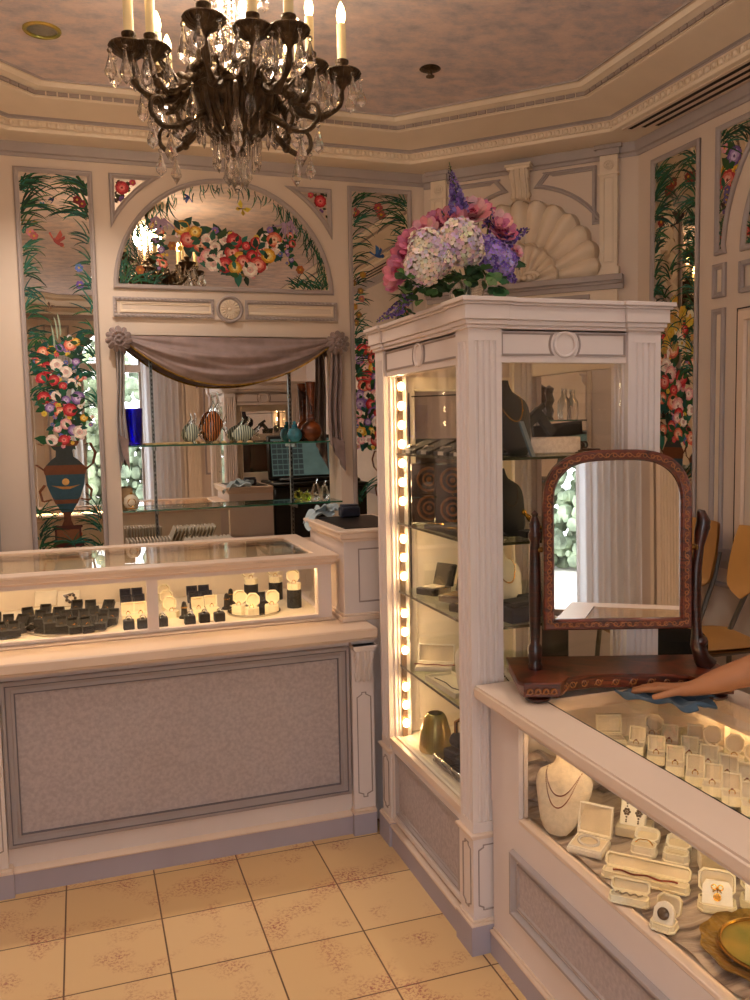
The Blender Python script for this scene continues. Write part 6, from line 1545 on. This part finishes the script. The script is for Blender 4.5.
# ================================================================== FLOWERS ON THE CABINET
FLZ = 1.9932
t = thing('flower_arrangement', 'big arrangement of pink peonies, pale hydrangeas and purple delphiniums on the tall cabinet', 'flowers', (1.24, 2.62, FLZ))
FCx, FCy = 1.25, 2.66
m = MB(TR(FCx, FCy, FLZ)); m.lathe([(.05, 0), (.055, .004), (.05, .03), (.06, .08), (.066, .12), (.063, .12), (.056, .08), (.046, .03), (.0001, .01)], 24, wob=lambda a: 1+.015*sin(16*a)); build('glass_vase', m, M['clear'], t)
m = MB(TR(FCx, FCy, FLZ)); random.seed(41)
for k in range(14): a = R(0, 6.3); m.tube([(.03*cos(a), .03*sin(a), .015), (.02*cos(a+2), .02*sin(a+2), .1), (.07*cos(a+2), .07*sin(a+2), .16)], .003, 5)
build('stems', m, M['hedge'], t)
def fpos(x, y, dep): return hit(x, y, 'y', dep)
class Fl(MB):
    def __init__(s, M_=None): MB.__init__(s, M_); s.usecol = True
    def petal(s, c, d, up, L, W, col, cup=.3):
        d = d.normalized(); sd = d.cross(up).normalized(); n = sd.cross(d); s.col = tuple(x*R(.82, 1.12) for x in (lin(col) if isinstance(col, str) else col))
        p = []
        for (a, w) in ((0, .12), (.35, .8), (.7, 1), (.92, .6), (1.0, .12)):
            z = cup*L*(a**2)
            p.append((c+d*L*a+n*z-sd*W*w*.5, c+d*L*a+n*(z-.06*L), c+d*L*a+n*z+sd*W*w*.5))
        vs = [q for r_ in p for q in r_]; fs = []
        for i in range(4): fs += [(3*i, 3*i+1, 3*i+4, 3*i+3), (3*i+1, 3*i+2, 3*i+5, 3*i+4)]
        s.add(vs, fs)
def rdir(): return V((R(-1, 1), R(-1, 1), R(-1, 1))).normalized()
def peony(c, r, axis):
    m = Fl(); tn = random.choice([('#c9788a', '#d48a98', '#dc9aa4', '#c87488', '#b5566e'), ('#b5546e', '#c4667e', '#cf7c8e', '#b8567a', '#96405c'), ('#d8949c', '#e0a6aa', '#e8b8b6', '#d88c98', '#c47084'), ('#c06a80', '#cc7c90', '#d690a0', '#be6480', '#a44a68')]); axis = axis.normalized(); ref = axis.orthogonal().normalized(); b = axis.cross(ref)
    for (k, tl, L, W, col) in ((9, .25, 1.0, .75, tn[0]), (8, .6, .95, .7, tn[1]), (7, 1.0, .8, .6, tn[2]), (6, 1.35, .62, .5, tn[3]), (4, 1.6, .5, .4, tn[4])):
        a0 = R(0, 6)
        for i in range(k):
            a = a0+2*pi*i/k; o = ref*cos(a)+b*sin(a); d = o*cos(tl)+axis*sin(tl); m.petal(c-axis*r*.25, d, -(axis if tl < 1 else o), r*L*1.15, r*W, col, -.25)
    m.col = lin('#8f3048'); m.sph(c, r*.3, 7, 5); build('peony', m, M['petal'], t)
random.seed(42)
ctr = V((FCx, FCy, FLZ+.17))
for (x, y, dp, r) in ((398, 272, 2.62, .05), (404, 255, 2.60, .045), (411, 243, 2.58, .045), (425, 232, 2.6, .05), (438, 224, 2.62, .05), (452, 222, 2.6, .055), (472, 214, 2.62, .062), (480, 212, 2.66, .05), (497, 226, 2.62, .06), (502, 232, 2.6, .05), (461, 218, 2.66, .045), (516, 252, 2.62, .025), (394, 282, 2.66, .035)):
    c = fpos(x, y, dp); peony(c, r, (c-ctr)*V((1, 1, 1))+V((-.1, -.25, .1)))
def hydr(c, r, cols):
    m = Fl(); n = 95
    for i in range(n):
        z = 1-2*(i+.5)/n; a = i*2.39996; q = V((sqrt(1-z*z)*cos(a), sqrt(1-z*z)*sin(a), z)); p = c+q*r*R(.9, 1.06)
        if q.y > .6: continue
        ref = (q+rdir()*.35).normalized().orthogonal().normalized(); b = q.cross(ref); col = random.choice(cols); a0 = R(0, 3)
        for k in range(4):
            an = a0+k*pi/2; d = ref*cos(an)+b*sin(an); m.petal(p, d+q*.15, q, r*.26, r*.24, col, .1)
        m.col = lin('#b9a878'); m.sph(p+q*r*.02, r*.035, 5, 3)
    m.col = lin('#8d8a6a'); m.sph(c, r*.85, 12, 8); build('hydrangea', m, M['petal'], t)
CR = ['#e3d2c4', '#dcc8be', '#d0bcc4', '#c9b4cc', '#ead9c4']
for (x, y, dp, r) in ((428, 250, 2.52, .062), (424, 266, 2.5, .058), (438, 258, 2.5, .055), (459, 241, 2.5, .066), (468, 250, 2.52, .05), (450, 250, 2.54, .05)): hydr(fpos(x, y, dp), r, CR)
LV = ['#9a80c8', '#8468b8', '#b09ad4', '#7458a8', '#a48cc8']
for (x, y, dp, r) in ((494, 256, 2.55, .05), (503, 262, 2.53, .042), (486, 246, 2.57, .035), (488, 260, 2.56, .03)): hydr(fpos(x, y, dp), r, LV)
def spike(a, b, r0, n, cols):
    m = Fl(); a, b = V(a), V(b); ax = (b-a).normalized(); ref = ax.orthogonal().normalized(); bb = ax.cross(ref)
    m.col = lin('#5d6a3c'); m.tube([a-ax*.06, a.lerp(b, .5)+ref*.004, b], [.003, .0025, .0015], 5)
    for i in range(n):
        f = i/n; an = i*2.4; q = ref*cos(an)+bb*sin(an); p = a.lerp(b, f)+q*r0*(1-f*.85)*.6; s_ = r0*(1-f*.75)*.7
        for k in range(5): e = rdir(); m.petal(p, (e+q*.8), q, s_, s_*.8, random.choice(cols), .2)
    build('delphinium', m, M['petal'], t)
DL = ['#6d5296', '#7f66ac', '#5c4488', '#9078b0', '#5a4a70']
P_ = lambda x, y, d=2.6: tuple(fpos(x, y, d))
spike(P_(459, 212), P_(452, 172), .03, 60, ['#7d64a8', '#9078bc', '#6a5496', '#a08cc4']); spike(P_(452, 180, 2.601), P_(449, 162, 2.601), .011, 14, ['#4a3a5a', '#5c4870', '#453a48'])
spike(P_(500, 243), P_(529, 229), .03, 44, DL); spike(P_(498, 266), P_(516, 282), .034, 40, LV); spike(P_(506, 256), P_(520, 262), .026, 26, LV); spike(P_(488, 228), P_(492, 208), .02, 18, DL)
spike(P_(400, 308, 2.62), P_(376, 322, 2.66), .02, 24, DL); spike(P_(410, 296, 2.6), P_(396, 312, 2.6), .02, 18, DL); spike(P_(448, 218), P_(441, 211), .014, 10, DL); spike(P_(514, 258), P_(520, 270), .016, 12, DL); spike(P_(408, 240), P_(404, 230), .014, 10, ['#c08a9a', '#a07aa0'])
def leafm(n_, fn, name):
    for i in range(n_):
        m = Fl(); fn(m); build(name, m, M['petal'], t)
random.seed(44)
LG = ['#35502e', '#46643a', '#2a4028', '#5a7a4a', '#6f8a56', '#3c5a3a']
def ivy(m, c=None, s_=None):
    c = c or fpos(R(398, 508), R(270, 292), R(2.48, 2.62)); s_ = s_ or R(.025, .045); d = (V((c.x-ctr.x, -.25, R(-.25, .1)))+rdir()*.5).normalized(); up = V((R(-.3, .3), -.6, .8)).normalized(); col = random.choice(LG)
    for a, L in ((0, 1), (.75, .75), (-.75, .75), (1.5, .5), (-1.5, .5)):
        q = Matrix.Rotation(a, 3, up) @ d; m.petal(c, q, up, s_*L, s_*L*.75, col, -.15)
leafm(44, ivy, 'ivy_leaf')
for (x, y, d, s_) in ((497, 288, 2.5, .06), (490, 282, 2.5, .05), (442, 288, 2.5, .045), (406, 293, 2.52, .05), (418, 300, 2.54, .045), (468, 276, 2.5, .05), (456, 283, 2.5, .045), (512, 266, 2.55, .045), (518, 262, 2.57, .04), (416, 306, 2.55, .035), (405, 303, 2.58, .035), (412, 312, 2.58, .03), (480, 270, 2.5, .05), (508, 276, 2.55, .045), (475, 206, 2.63, .035), (470, 204, 2.64, .03)):
    m = Fl(); ivy(m, fpos(x, y, d), s_); build('ivy_leaf', m, M['petal'], t)
m = Fl(); m.col = lin('#3b4a2a')
for (x, y, d) in ((400, 308, 2.62), (410, 296, 2.6), (404, 300, 2.6), (452, 220, 2.6), (500, 250, 2.58), (490, 282, 2.52), (420, 280, 2.54)): m.tube([V((FCx, FCy, FLZ+.12)), fpos(x, y, d).lerp(V((FCx, FCy, FLZ+.16)), .4)+V((0, 0, .03)), fpos(x, y, d)], .0035, 5)
build('branches', m, M['petal'], t)

# ================================================================== CHANDELIER
HX, HY, HZ = .545, 2.95, 2.785
t = thing('chandelier', 'dark bronze candle chandelier hung with crystal drops, at the top of the room', 'chandelier', (HX, HY, HZ))
CM = TR(HX, HY, HZ)
m = MB(CM); m.lathe([(.0001, -.255), (.018, -.25), (.03, -.235), (.022, -.22), (.045, -.205), (.085, -.175), (.118, -.13), (.135, -.085), (.138, -.06), (.145, -.055), (.145, -.042), (.138, -.036), (.136, .0), (.146, .006), (.146, .018), (.13, .026), (.1, .03), (.06, .04), (.04, .06), (.05, .075), (.03, .09), (.014, .1), (.012, .475)], 40, wob=None)
for i in range(20):
    a = 2*pi*i/20; m.tube([(.137*cos(a), .137*sin(a), -.06), (.122*cos(a), .122*sin(a), -.125), (.09*cos(a), .09*sin(a), -.172), (.05*cos(a), .05*sin(a), -.203)], [.010, .010, .008, .004], 6)
    m.sph((.146*cos(a), .146*sin(a), .012), .009, 6, 4); 
    for z in (-.026, -.012): m.sph((.137*cos(a+.15*(z > -.02)), .137*sin(a+.15*(z > -.02)), z), .008, 6, 4)
for i in range(6):
    a = 2*pi*i/6+.3; m.tube([(.12*cos(a), .12*sin(a), .02), (.125*cos(a), .125*sin(a), .06), (.11*cos(a), .11*sin(a), .08), (.1*cos(a), .1*sin(a), .065)], [.012, .01, .007, .004], 6); m.sph((.115*cos(a), .115*sin(a), .055), .014, 8, 6)
build('urn_body', m, M['bronze'], t)
m = MB(CM); m.lathe([(.0001, .485), (.055, .483), (.065, .47), (.05, .45), (.02, .435), (.015, .415)], 24); build('ceiling_rose', m, M['bronze'], t)
m = MB(CM); m.lathe([(.01, .33), (.10, .345), (.115, .355), (.11, .36), (.02, .37)], 24); build('top_crown', m, M['bronze'], t)
def drop_mesh(s, kind):
    m = MB()
    m.sph((0, 0, -.008*s/.06*.9), .0085, 8, 6)
    if kind == 'pear': m.lathe([(.0001, -.014), (.003, -.016), (.0065, -.014-.25*s), (.019, -.014-.68*s), (.017, -.014-.82*s), (.0001, -.014-s)], 8)
    elif kind == 'kite': m.lathe([(.0001, -.014), (.021, -.014-.68*s), (.0001, -.014-s)], 6)
    else: m.lathe([(.0001, -.014), (.005, -.018), (.0085, -.014-.8*s), (.0001, -.014-s)], 6)
    return m
def proto(s, kind):
    o = build('crystal_drop', drop_mesh(s, kind), M['crystal'], None, sharp=10); me = o.data; bpy.data.objects.remove(o); return me
PEAR, PEARL, KITE, ICE = proto(.085, 'pear'), proto(.11, 'pear'), proto(.10, 'kite'), proto(.095, 'icicle')
def drop(me, parent, p, a=0):            # p in the coordinates of the chandelier
    o = bpy.data.objects.new('crystal_drop', me); COL.objects.link(o); o.parent = parent; o.location = p; o.rotation_euler = (0, 0, a); return o
def cr(P, t):                            # smooth curve through points
    k = min(int(t), len(P)-2); f = t-k; p0, p1, p2, p3 = (V(P[max(0, min(len(P)-1, k+j))]) for j in (-1, 0, 1, 2))
    return .5*((2*p1)+(p2-p0)*f+(2*p0-5*p1+4*p2-p3)*f*f+(3*p1-p0-3*p2+p3)*f**3)
def smooth(P, n): return [cr(P, (len(P)-1)*i/n) for i in range(n+1)]
def arm(ang, r, zc, sc, lower=False):
    A = Matrix.Rotation(ang, 4, 'Z'); AM = CM @ A
    m = MB(AM)
    if not lower: pts = [(.12, 0, -.02), (.16, 0, -.035), (.19, 0, -.03), (.2, 0, -.055), (.215, 0, -.1), (r-.085, 0, -.115), (r-.02, 0, -.085), (r, 0, zc-.03)] if r > .3 else [(.12, 0, -.02), (.16, 0, -.03), (.19, 0, -.06), (r-.05, 0, -.085), (r-.01, 0, -.06), (r, 0, zc-.03)]
    else: pts = [(.10, 0, -.1), (.15, 0, -.14), (.2, 0, -.165), (r-.12, 0, -.18), (r-.04, 0, -.15), (r, 0, zc-.03)]
    n = 26; Q = [cr(pts, (len(pts)-1)*i/n) for i in range(n+1)]
    m.tube(Q, [.016-.006*i/n+.003*sin(i*1.4) for i in range(n+1)], 8)
    b = Q[int(n*.62)]
    m.tube([(b.x-.00+.045*cos(2.2+q*.42)*(1-q/17), 0, b.z+.062+.045*sin(-2.0-q*.0+q*.42)*(1-q/17)) for q in range(16)], [.0085-.0003*q for q in range(16)], 6)
    m.tube([Q[int(n*.45)], Q[int(n*.45)]+V((.02, 0, -.03)), Q[int(n*.45)]+V((.045, 0, -.035)), Q[int(n*.45)]+V((.05, 0, -.015))], [.008, .008, .006, .004], 6)
    for k in (.3, .75): m.sph(Q[int(n*k)], .018, 8, 5)
    o = build('arm', m, M['bronze'], t)
    cpos = A @ V((r, 0, zc))
    m = MB(CM @ Matrix.Translation(cpos) @ Matrix.Scale(sc, 4)); m.lathe([(.006, -.035), (.014, -.02), (.03, -.012), (.05, .004), (.056, .012), (.054, .016), (.03, .008), (.014, .006), (.018, .02), (.016, .034), (.02, .042), (.02, .048), (.0165, .05)], 24, wob=None)
    for i in range(18): a = 2*pi*i/18; m.tube([(.018*cos(a), .018*sin(a), -.017), (.05*cos(a), .05*sin(a), .004), (.055*cos(a), .055*sin(a), .012)], .0032, 4)
    build('candle_cup', m, M['bronze'], o)
    cl = .105*sc
    m = MB(CM @ Matrix.Translation(cpos) @ Matrix.Scale(sc, 4)); m.lathe([(.0135, .045), (.0135, .045+.105), (.011, .152)], 16); build('candle', m, M['candle'], o)
    m = MB(CM @ Matrix.Translation(cpos) @ Matrix.Scale(sc, 4)); m.lathe([(.007, .15), (.0115, .162), (.0135, .176), (.011, .192), (.005, .207), (.0001, .215)], 14); build('flame_bulb', m, M['flame'], o)
    nd = 6
    for i in range(nd):
        a = ang+2*pi*i/nd+pi; d = drop(random.choice((PEAR, PEAR, PEARL)) if i else PEARL, o, cpos+V((.054*sc*cos(a), .054*sc*sin(a), .002)), R(0, 3))
    return o, A
random.seed(51); CA = .33   # camera yaw
def wang(u, dz): return atan2(dz, u)-CA    # view angle (right, depth) -> world angle
for i, (deg, r, zc) in enumerate(((-11.7, .36, .015), (48, .37, .015), (118, .38, .015), (193.7, .35, .015), (246.5, .364, .015), (287.7, .352, .015))):
    arm(radians(deg), r, zc, 1.15)
for i, (deg, r, zc) in enumerate(((20, .26, .03), (85, .28, .03), (155, .26, .0), (199, .291, .015), (270.2, .317, .015), (-25, .256, .015))):
    arm(radians(deg), r, zc, 1.1)
for i in range(6):
    a = i*pi/3+.35; A = Matrix.Rotation(a, 4, 'Z'); m = MB(CM @ A)
    m.tube(smooth([(.10, 0, -.12), (.15, 0, -.15), (.20, 0, -.185), (.26, 0, -.20), (.30, 0, -.17), (.30, 0, -.13), (.275, 0, -.115), (.26, 0, -.135), (.272, 0, -.15)], 30), [.013-.0003*q for q in range(31)], 8)
    m.tube([(.2, 0, -.185), (.215, 0, -.15), (.2, 0, -.125), (.185, 0, -.14)], [.008, .007, .006, .004], 6); m.sph((.2, 0, -.187), .016, 8, 5)
    o = build('lower_scroll', m, M['bronze'], t)
    for (r_, z_, me) in ((.30, -.18, PEAR), (.24, -.2, KITE)): drop(me, o, A @ V((r_, 0, z_)), a)
for i in range(18): a = 2*pi*i/18; drop(ICE, t, (.125*cos(a), .125*sin(a), -.10), a)
for i in range(14): a = 2*pi*i/14+.1; drop(ICE, t, (.075*cos(a), .075*sin(a), -.185), a)
for i in range(7): a = 2*pi*i/7; drop(KITE, t, (.03*cos(a), .03*sin(a), -.235), a)
for i in range(6): a = 2*pi*i/6+.6; drop(PEARL, t, (.19*cos(a), .19*sin(a), -.06), a)
m = MB(CM); m.sph((0, 0, -.32), .022, 12, 8); m.tube([(0, 0, -.3), (0, 0, -.25)], .002, 5); build('bottom_ball', m, M['crystal'], t)
for i in range(14):
    a = 2*pi*i/14; m = MB(CM); rr = .105 if i % 2 else .055
    for k in range(20):
        f = k/19; r_ = rr*(1-f)+(rr*.8)*f-.04*sin(pi*f)*(rr/.105)+.015; z = .345-.33*f-.015*sin(pi*f); m.sph((r_*cos(a), r_*sin(a), z), .0095, 7, 5)
    build('bead_strand', m, M['bead'], t)
for i in range(9): a = 2*pi*i/9+.2; drop(PEAR, t, (.115*cos(a), .115*sin(a), .335), a)
for i in range(9): a = 2*pi*i/9+.5; drop(PEAR, t, (.15*cos(a), .15*sin(a), .06), a)

# ================================================================== CEILING FITTINGS
def downlight():
    t = thing('recessed_downlight', None, 'light'); m = MB(); m.lathe([(.058, .004), (.06, -.004), (.072, -.006), (.076, -.002), (.076, .004)], 32); build('trim_ring', m, M['iris'], t, False)
    m = MB(); m.lathe([(.058, .0), (.05, .03), (.03, .05), (.0001, .052)], 28); build('reflector', m, M['silver'], t, False)
    m = MB(); m.lathe([(.036, .006), (.036, .03)], 20); build('lamp', m, M['lamp'], t, False); return t
DLS = [(-.065, 3.905), (-.3, 2.2), (1.75, 1.55), (.6, .9), (-.5, .4), (1.75, .2), (.75, -.9)]  # first is the visible downlight; the rest are unseen, added to light the room
ceil_o = bpy.data.objects['ceiling']
for i, (x, y) in enumerate(DLS):
    lb = 'round recessed downlight in the ceiling left of the chandelier' if i == 0 else 'added recessed downlight out of view over the shop floor, %s from the back wall' % ORD[i]
    if i == 0: KD = Kind(downlight())
    KD.put((x, y, 3.2665), 0, lb, 'recessed downlights')
t = thing('sprinkler_head', 'small dark round fitting on the ceiling right of the chandelier', 'sprinkler', (1.615, 3.81, 3.27))
m = MB(TR(1.615, 3.81, 3.27)); m.lathe([(.045, 0), (.05, -.005), (.035, -.012), (.015, -.016)], 24); build('plate', m, M['bronze'], t)
m = MB(TR(1.615, 3.81, 3.27)); m.lathe([(.012, -.012), (.01, -.03), (.02, -.036), (.02, -.04)], 16); build('deflector', m, M['bronze'], t)
t = thing('air_vent', 'long slotted air vent under the cornice along the right wall', 'vent', (2.72, 2.6, 3.08))
for k in range(3):
    m = MB(); x = 2.675+.05*k; m.box(x-.012, x+.012, 1.2, 3.77-.04*k, 3.0795, 3.0835); build('slot', m, M['dark'], t)
m = MB()
for k in range(4): x = 2.65+.05*k; m.box(x-.01, x+.01, 1.19, 3.785-.04*k, 3.077, 3.0825, .001)
build('frame', m, M['peach'], t)

# ================================================================== THE PERSON'S ARM (whole figure stands right of the frame)
def skin_body(name, J, E_, rad, mt, parent, root, sub=2):
    me = bpy.data.meshes.new(name); me.from_pydata([tuple(V(p)-parent.location) for p in J], E_, []); o = bpy.data.objects.new(name, me); COL.objects.link(o); o.parent = parent
    me.materials.append(mt)
    md = o.modifiers.new('skin', 'SKIN'); sv = me.skin_vertices[0].data if me.skin_vertices else None
    if sv is None:
        bm = bmesh.new(); bm.from_mesh(me); bm.verts.layers.skin.verify(); bm.to_mesh(me); bm.free(); sv = me.skin_vertices[0].data
    for i, r_ in enumerate(rad): sv[i].radius = (r_, r_) if not isinstance(r_, tuple) else r_; sv[i].use_root = (i == root)
    md.use_smooth_shade = True; md.branch_smoothing = .6
    s_ = o.modifiers.new('sub', 'SUBSURF'); s_.levels = sub; s_.render_levels = sub
    dg = bpy.context.evaluated_depsgraph_get(); me2 = bpy.data.meshes.new_from_object(o.evaluated_get(dg)); o.modifiers.clear(); o.data = me2
    if not me2.materials: me2.materials.append(mt)
    me2.polygons.foreach_set('use_smooth', [True]*len(me2.polygons)); return o
PL = V((2.22, 1.28, .95))
t = thing('person', 'person wiping the counter, only a bare forearm and hand reach in from the right edge', 'person', (PL.x, PL.y, 0))
W_ = V((1.557, 1.895, .893)); EL = V((1.765, 1.755, .995)); SHR = V((1.99, 1.56, 1.24)); SHL = V((2.22, 1.22, 1.27))
NK = (SHR+SHL)/2+V((-.03, .0, .06)); CH = (SHR+SHL)/2+V((.03, 0, -.08)); HD = NK+V((-.07, .03, .1))
J = []; E_ = []; rad = []
def jn(p, r_, par=None):
    J.append(V(p)); rad.append(r_)
    if par is not None: E_.append((par, len(J)-1))
    return len(J)-1
pel = jn(PL, .125); abd = jn(PL.lerp(CH, .5), .12, pel); ch = jn(CH, .125, abd); nk = jn(NK, .055, ch); nh = jn(NK.lerp(HD, .5), .055, nk)
h1 = jn(HD+V((-.01, 0, .03)), .088, nh); h2 = jn(HD+V((-.015, 0, .10)), .082, h1)
sr = jn(SHR, .058, ch); ur = jn(SHR.lerp(EL, .5), .047, sr); el = jn(EL, .046, ur); f1 = jn(EL.lerp(W_, .3), .046, el); f2 = jn(EL.lerp(W_, .7), .037, f1); wr = jn(W_, (.031, .025), f2)
fd = V((-.52, .85, 0)).normalized(); sd = V((-.85, -.52, 0)).normalized()     # finger direction / toward the thumb side (camera side)
pb_ = jn(W_+fd*.035+V((0, 0, -.004)), (.034, .017), wr); pm = jn(W_+fd*.07+V((0, 0, -.008)), (.037, .016), pb_)
kn = W_+fd*.088+V((0, 0, -.012))
for i, (off, L, sp) in enumerate(((.026, .070, .22), (.009, .078, .08), (-.008, .072, -.05), (-.024, .056, -.2))):
    d = (fd+sd*sp).normalized(); b0 = kn+sd*off; k0 = jn(b0, .0095, pm); k1 = jn(b0+d*L*.4+V((0, 0, -.002)), .0088, k0); k2 = jn(b0+d*L*.72+V((0, 0, -.009)), .008, k1); k3 = jn(b0+d*L+V((0, 0, -.016)), .0065, k2)
t0 = W_+fd*.03+sd*.024+V((0, 0, -.006)); q0 = jn(t0, .0125, pb_); td = (fd*.75+sd*.66).normalized(); q1 = jn(t0+td*.03+V((0, 0, -.006)), .0105, q0); q2 = jn(t0+td*.055+V((0, 0, -.012)), .0085, q1); jn(t0+td*.072+V((0, 0, -.014)), .007, q2)
sl = jn(SHL, .058, ch); ul = jn(SHL+V((.03, -.04, -.27)), .045, sl); e2 = jn(SHL+V((-.03, -.02, -.3)), .04, ul); w2 = jn(SHL+V((-.25, .06, -.36)), .027, e2); hl = jn(SHL+V((-.32, .08, -.37)), (.034, .02), w2)
for k in range(4): jn(SHL+V((-.40, .05+.022*k, -.385)), .0085, hl)
for sg in (-1, 1):
    hp = jn(PL+V((.02, .09*sg, -.06)), .09, pel); kn_ = jn(PL+V((.0, .1*sg, -.46)), .06, hp); an = jn(PL+V((.04, .1*sg, -.86)), .042, kn_); jn(PL+V((-.12, .1*sg, -.915)), .033, an)
skin_body('body', J, E_, rad, M['skin'], t, pel)
m = MB(Matrix.Translation(HD+V((0, 0, .07)))); m.sph((.018, 0, .02), .108, 16, 10, (1, .9, 1.08)); m.sph((.06, 0, -.05), .07, 12, 8, (.8, 1.0, 1.3)); build('hair', m, M['hair'], t)
m = MB(Matrix.Translation(HD+V((-.1, 0, .055))))
for sg in (-1, 1): m.sph((.006, .034*sg, .02), .011, 8, 6)
build('eyes', m, M['wbox'], t)
m = MB(Matrix.Translation(HD+V((-.1, 0, .04)))); m.tube([(.0, 0, .035), (-.012, 0, .005), (.002, 0, -.004)], [.007, .012, .008], 8); m.sph((.0, 0, -.035), .016, 8, 5, (.5, 1, .35)); build('nose_and_mouth', m, M['skin'], t)
J = [PL+V((0, 0, .02)), PL.lerp(CH, .5), CH, CH+V((-.02, 0, .10)), SHR+V((.01, 0, 0)), SHR.lerp(EL, .42), SHL, SHL+V((.015, -.02, -.14)), PL+V((0, 0, -.1))]
skin_body('shirt', J, [(0, 1), (1, 2), (2, 3), (2, 4), (4, 5), (2, 6), (6, 7), (0, 8)], [.148, .142, .146, .07, .074, .062, .074, .062, .15], M['shirt'], t, 0)
J = [PL+V((0, 0, -.02))]; E2 = []; r2 = [.145]
for sg in (-1, 1):
    i = len(J); J += [PL+V((.02, .09*sg, -.1)), PL+V((0, .1*sg, -.46)), PL+V((.04, .1*sg, -.84))]; E2 += [(0, i), (i, i+1), (i+1, i+2)]; r2 += [.105, .075, .06]
skin_body('trousers', J, E2, r2, M['black'], t, 0)
# blue cleaning cloth under the hand
m = MB(); random.seed(61); c0 = W_+fd*.09
def rag(u, q, dz=0):
    a, b = (u-.5), (q-.5); p = c0+fd*(a*.24+.02*sin(q*9)-.02)+sd*(b*.13+.015*sin(u*11)); z = .8495+.006*(1+sin(u*17+q*9))+.004*(1+sin(q*23))+dz
    lift = max(0, .5-abs(a)*1.6)*.012; return (p.x, p.y, z+lift*0)
m.grid(rag, 30, 18); m.grid(lambda u, q: rag(u, q, .003), 30, 18)
tag(build('cleaning_cloth', m, M['blue']), 'blue cleaning cloth under the hand on the jewelry counter glass', 'cloth')
# ================================================================== LIGHT
def lamp(name, typ, loc, energy, col, size=.05, rot=None, **kw):
    l = bpy.data.lights.new(name, typ); l.energy = energy; l.color = col
    if typ in ('POINT', 'SPOT'): l.shadow_soft_size = size
    for k, v in kw.items(): setattr(l, k, v)
    o = bpy.data.objects.new(name, l); COL.objects.link(o); o.location = loc
    if rot: o.rotation_euler = rot
    return o
WARM = (1, .87, .74)
for i, (x, y) in enumerate(DLS):
    lamp('downlight_lamp', 'SPOT', (x, y, 3.255), (120, 42, 40, 36, 30, 34, 34)[i], WARM, .05, spot_size=radians(125), spot_blend=.6)  # spots of the visible downlight and of the added unseen ones
lamp('chandelier_lamp', 'POINT', (HX, HY, HZ+.25), 60, (1, .80, .60), .1)
w = bpy.data.worlds.new('daylight'); SC.world = w; w.use_nodes = True
b = w.node_tree.nodes['Background']; b.inputs[0].default_value = (.78, .87, 1, 1); b.inputs[1].default_value = 8
SC.view_settings.view_transform = 'Standard'
SC.view_settings.look = 'None'
SC.view_settings.exposure = -.28
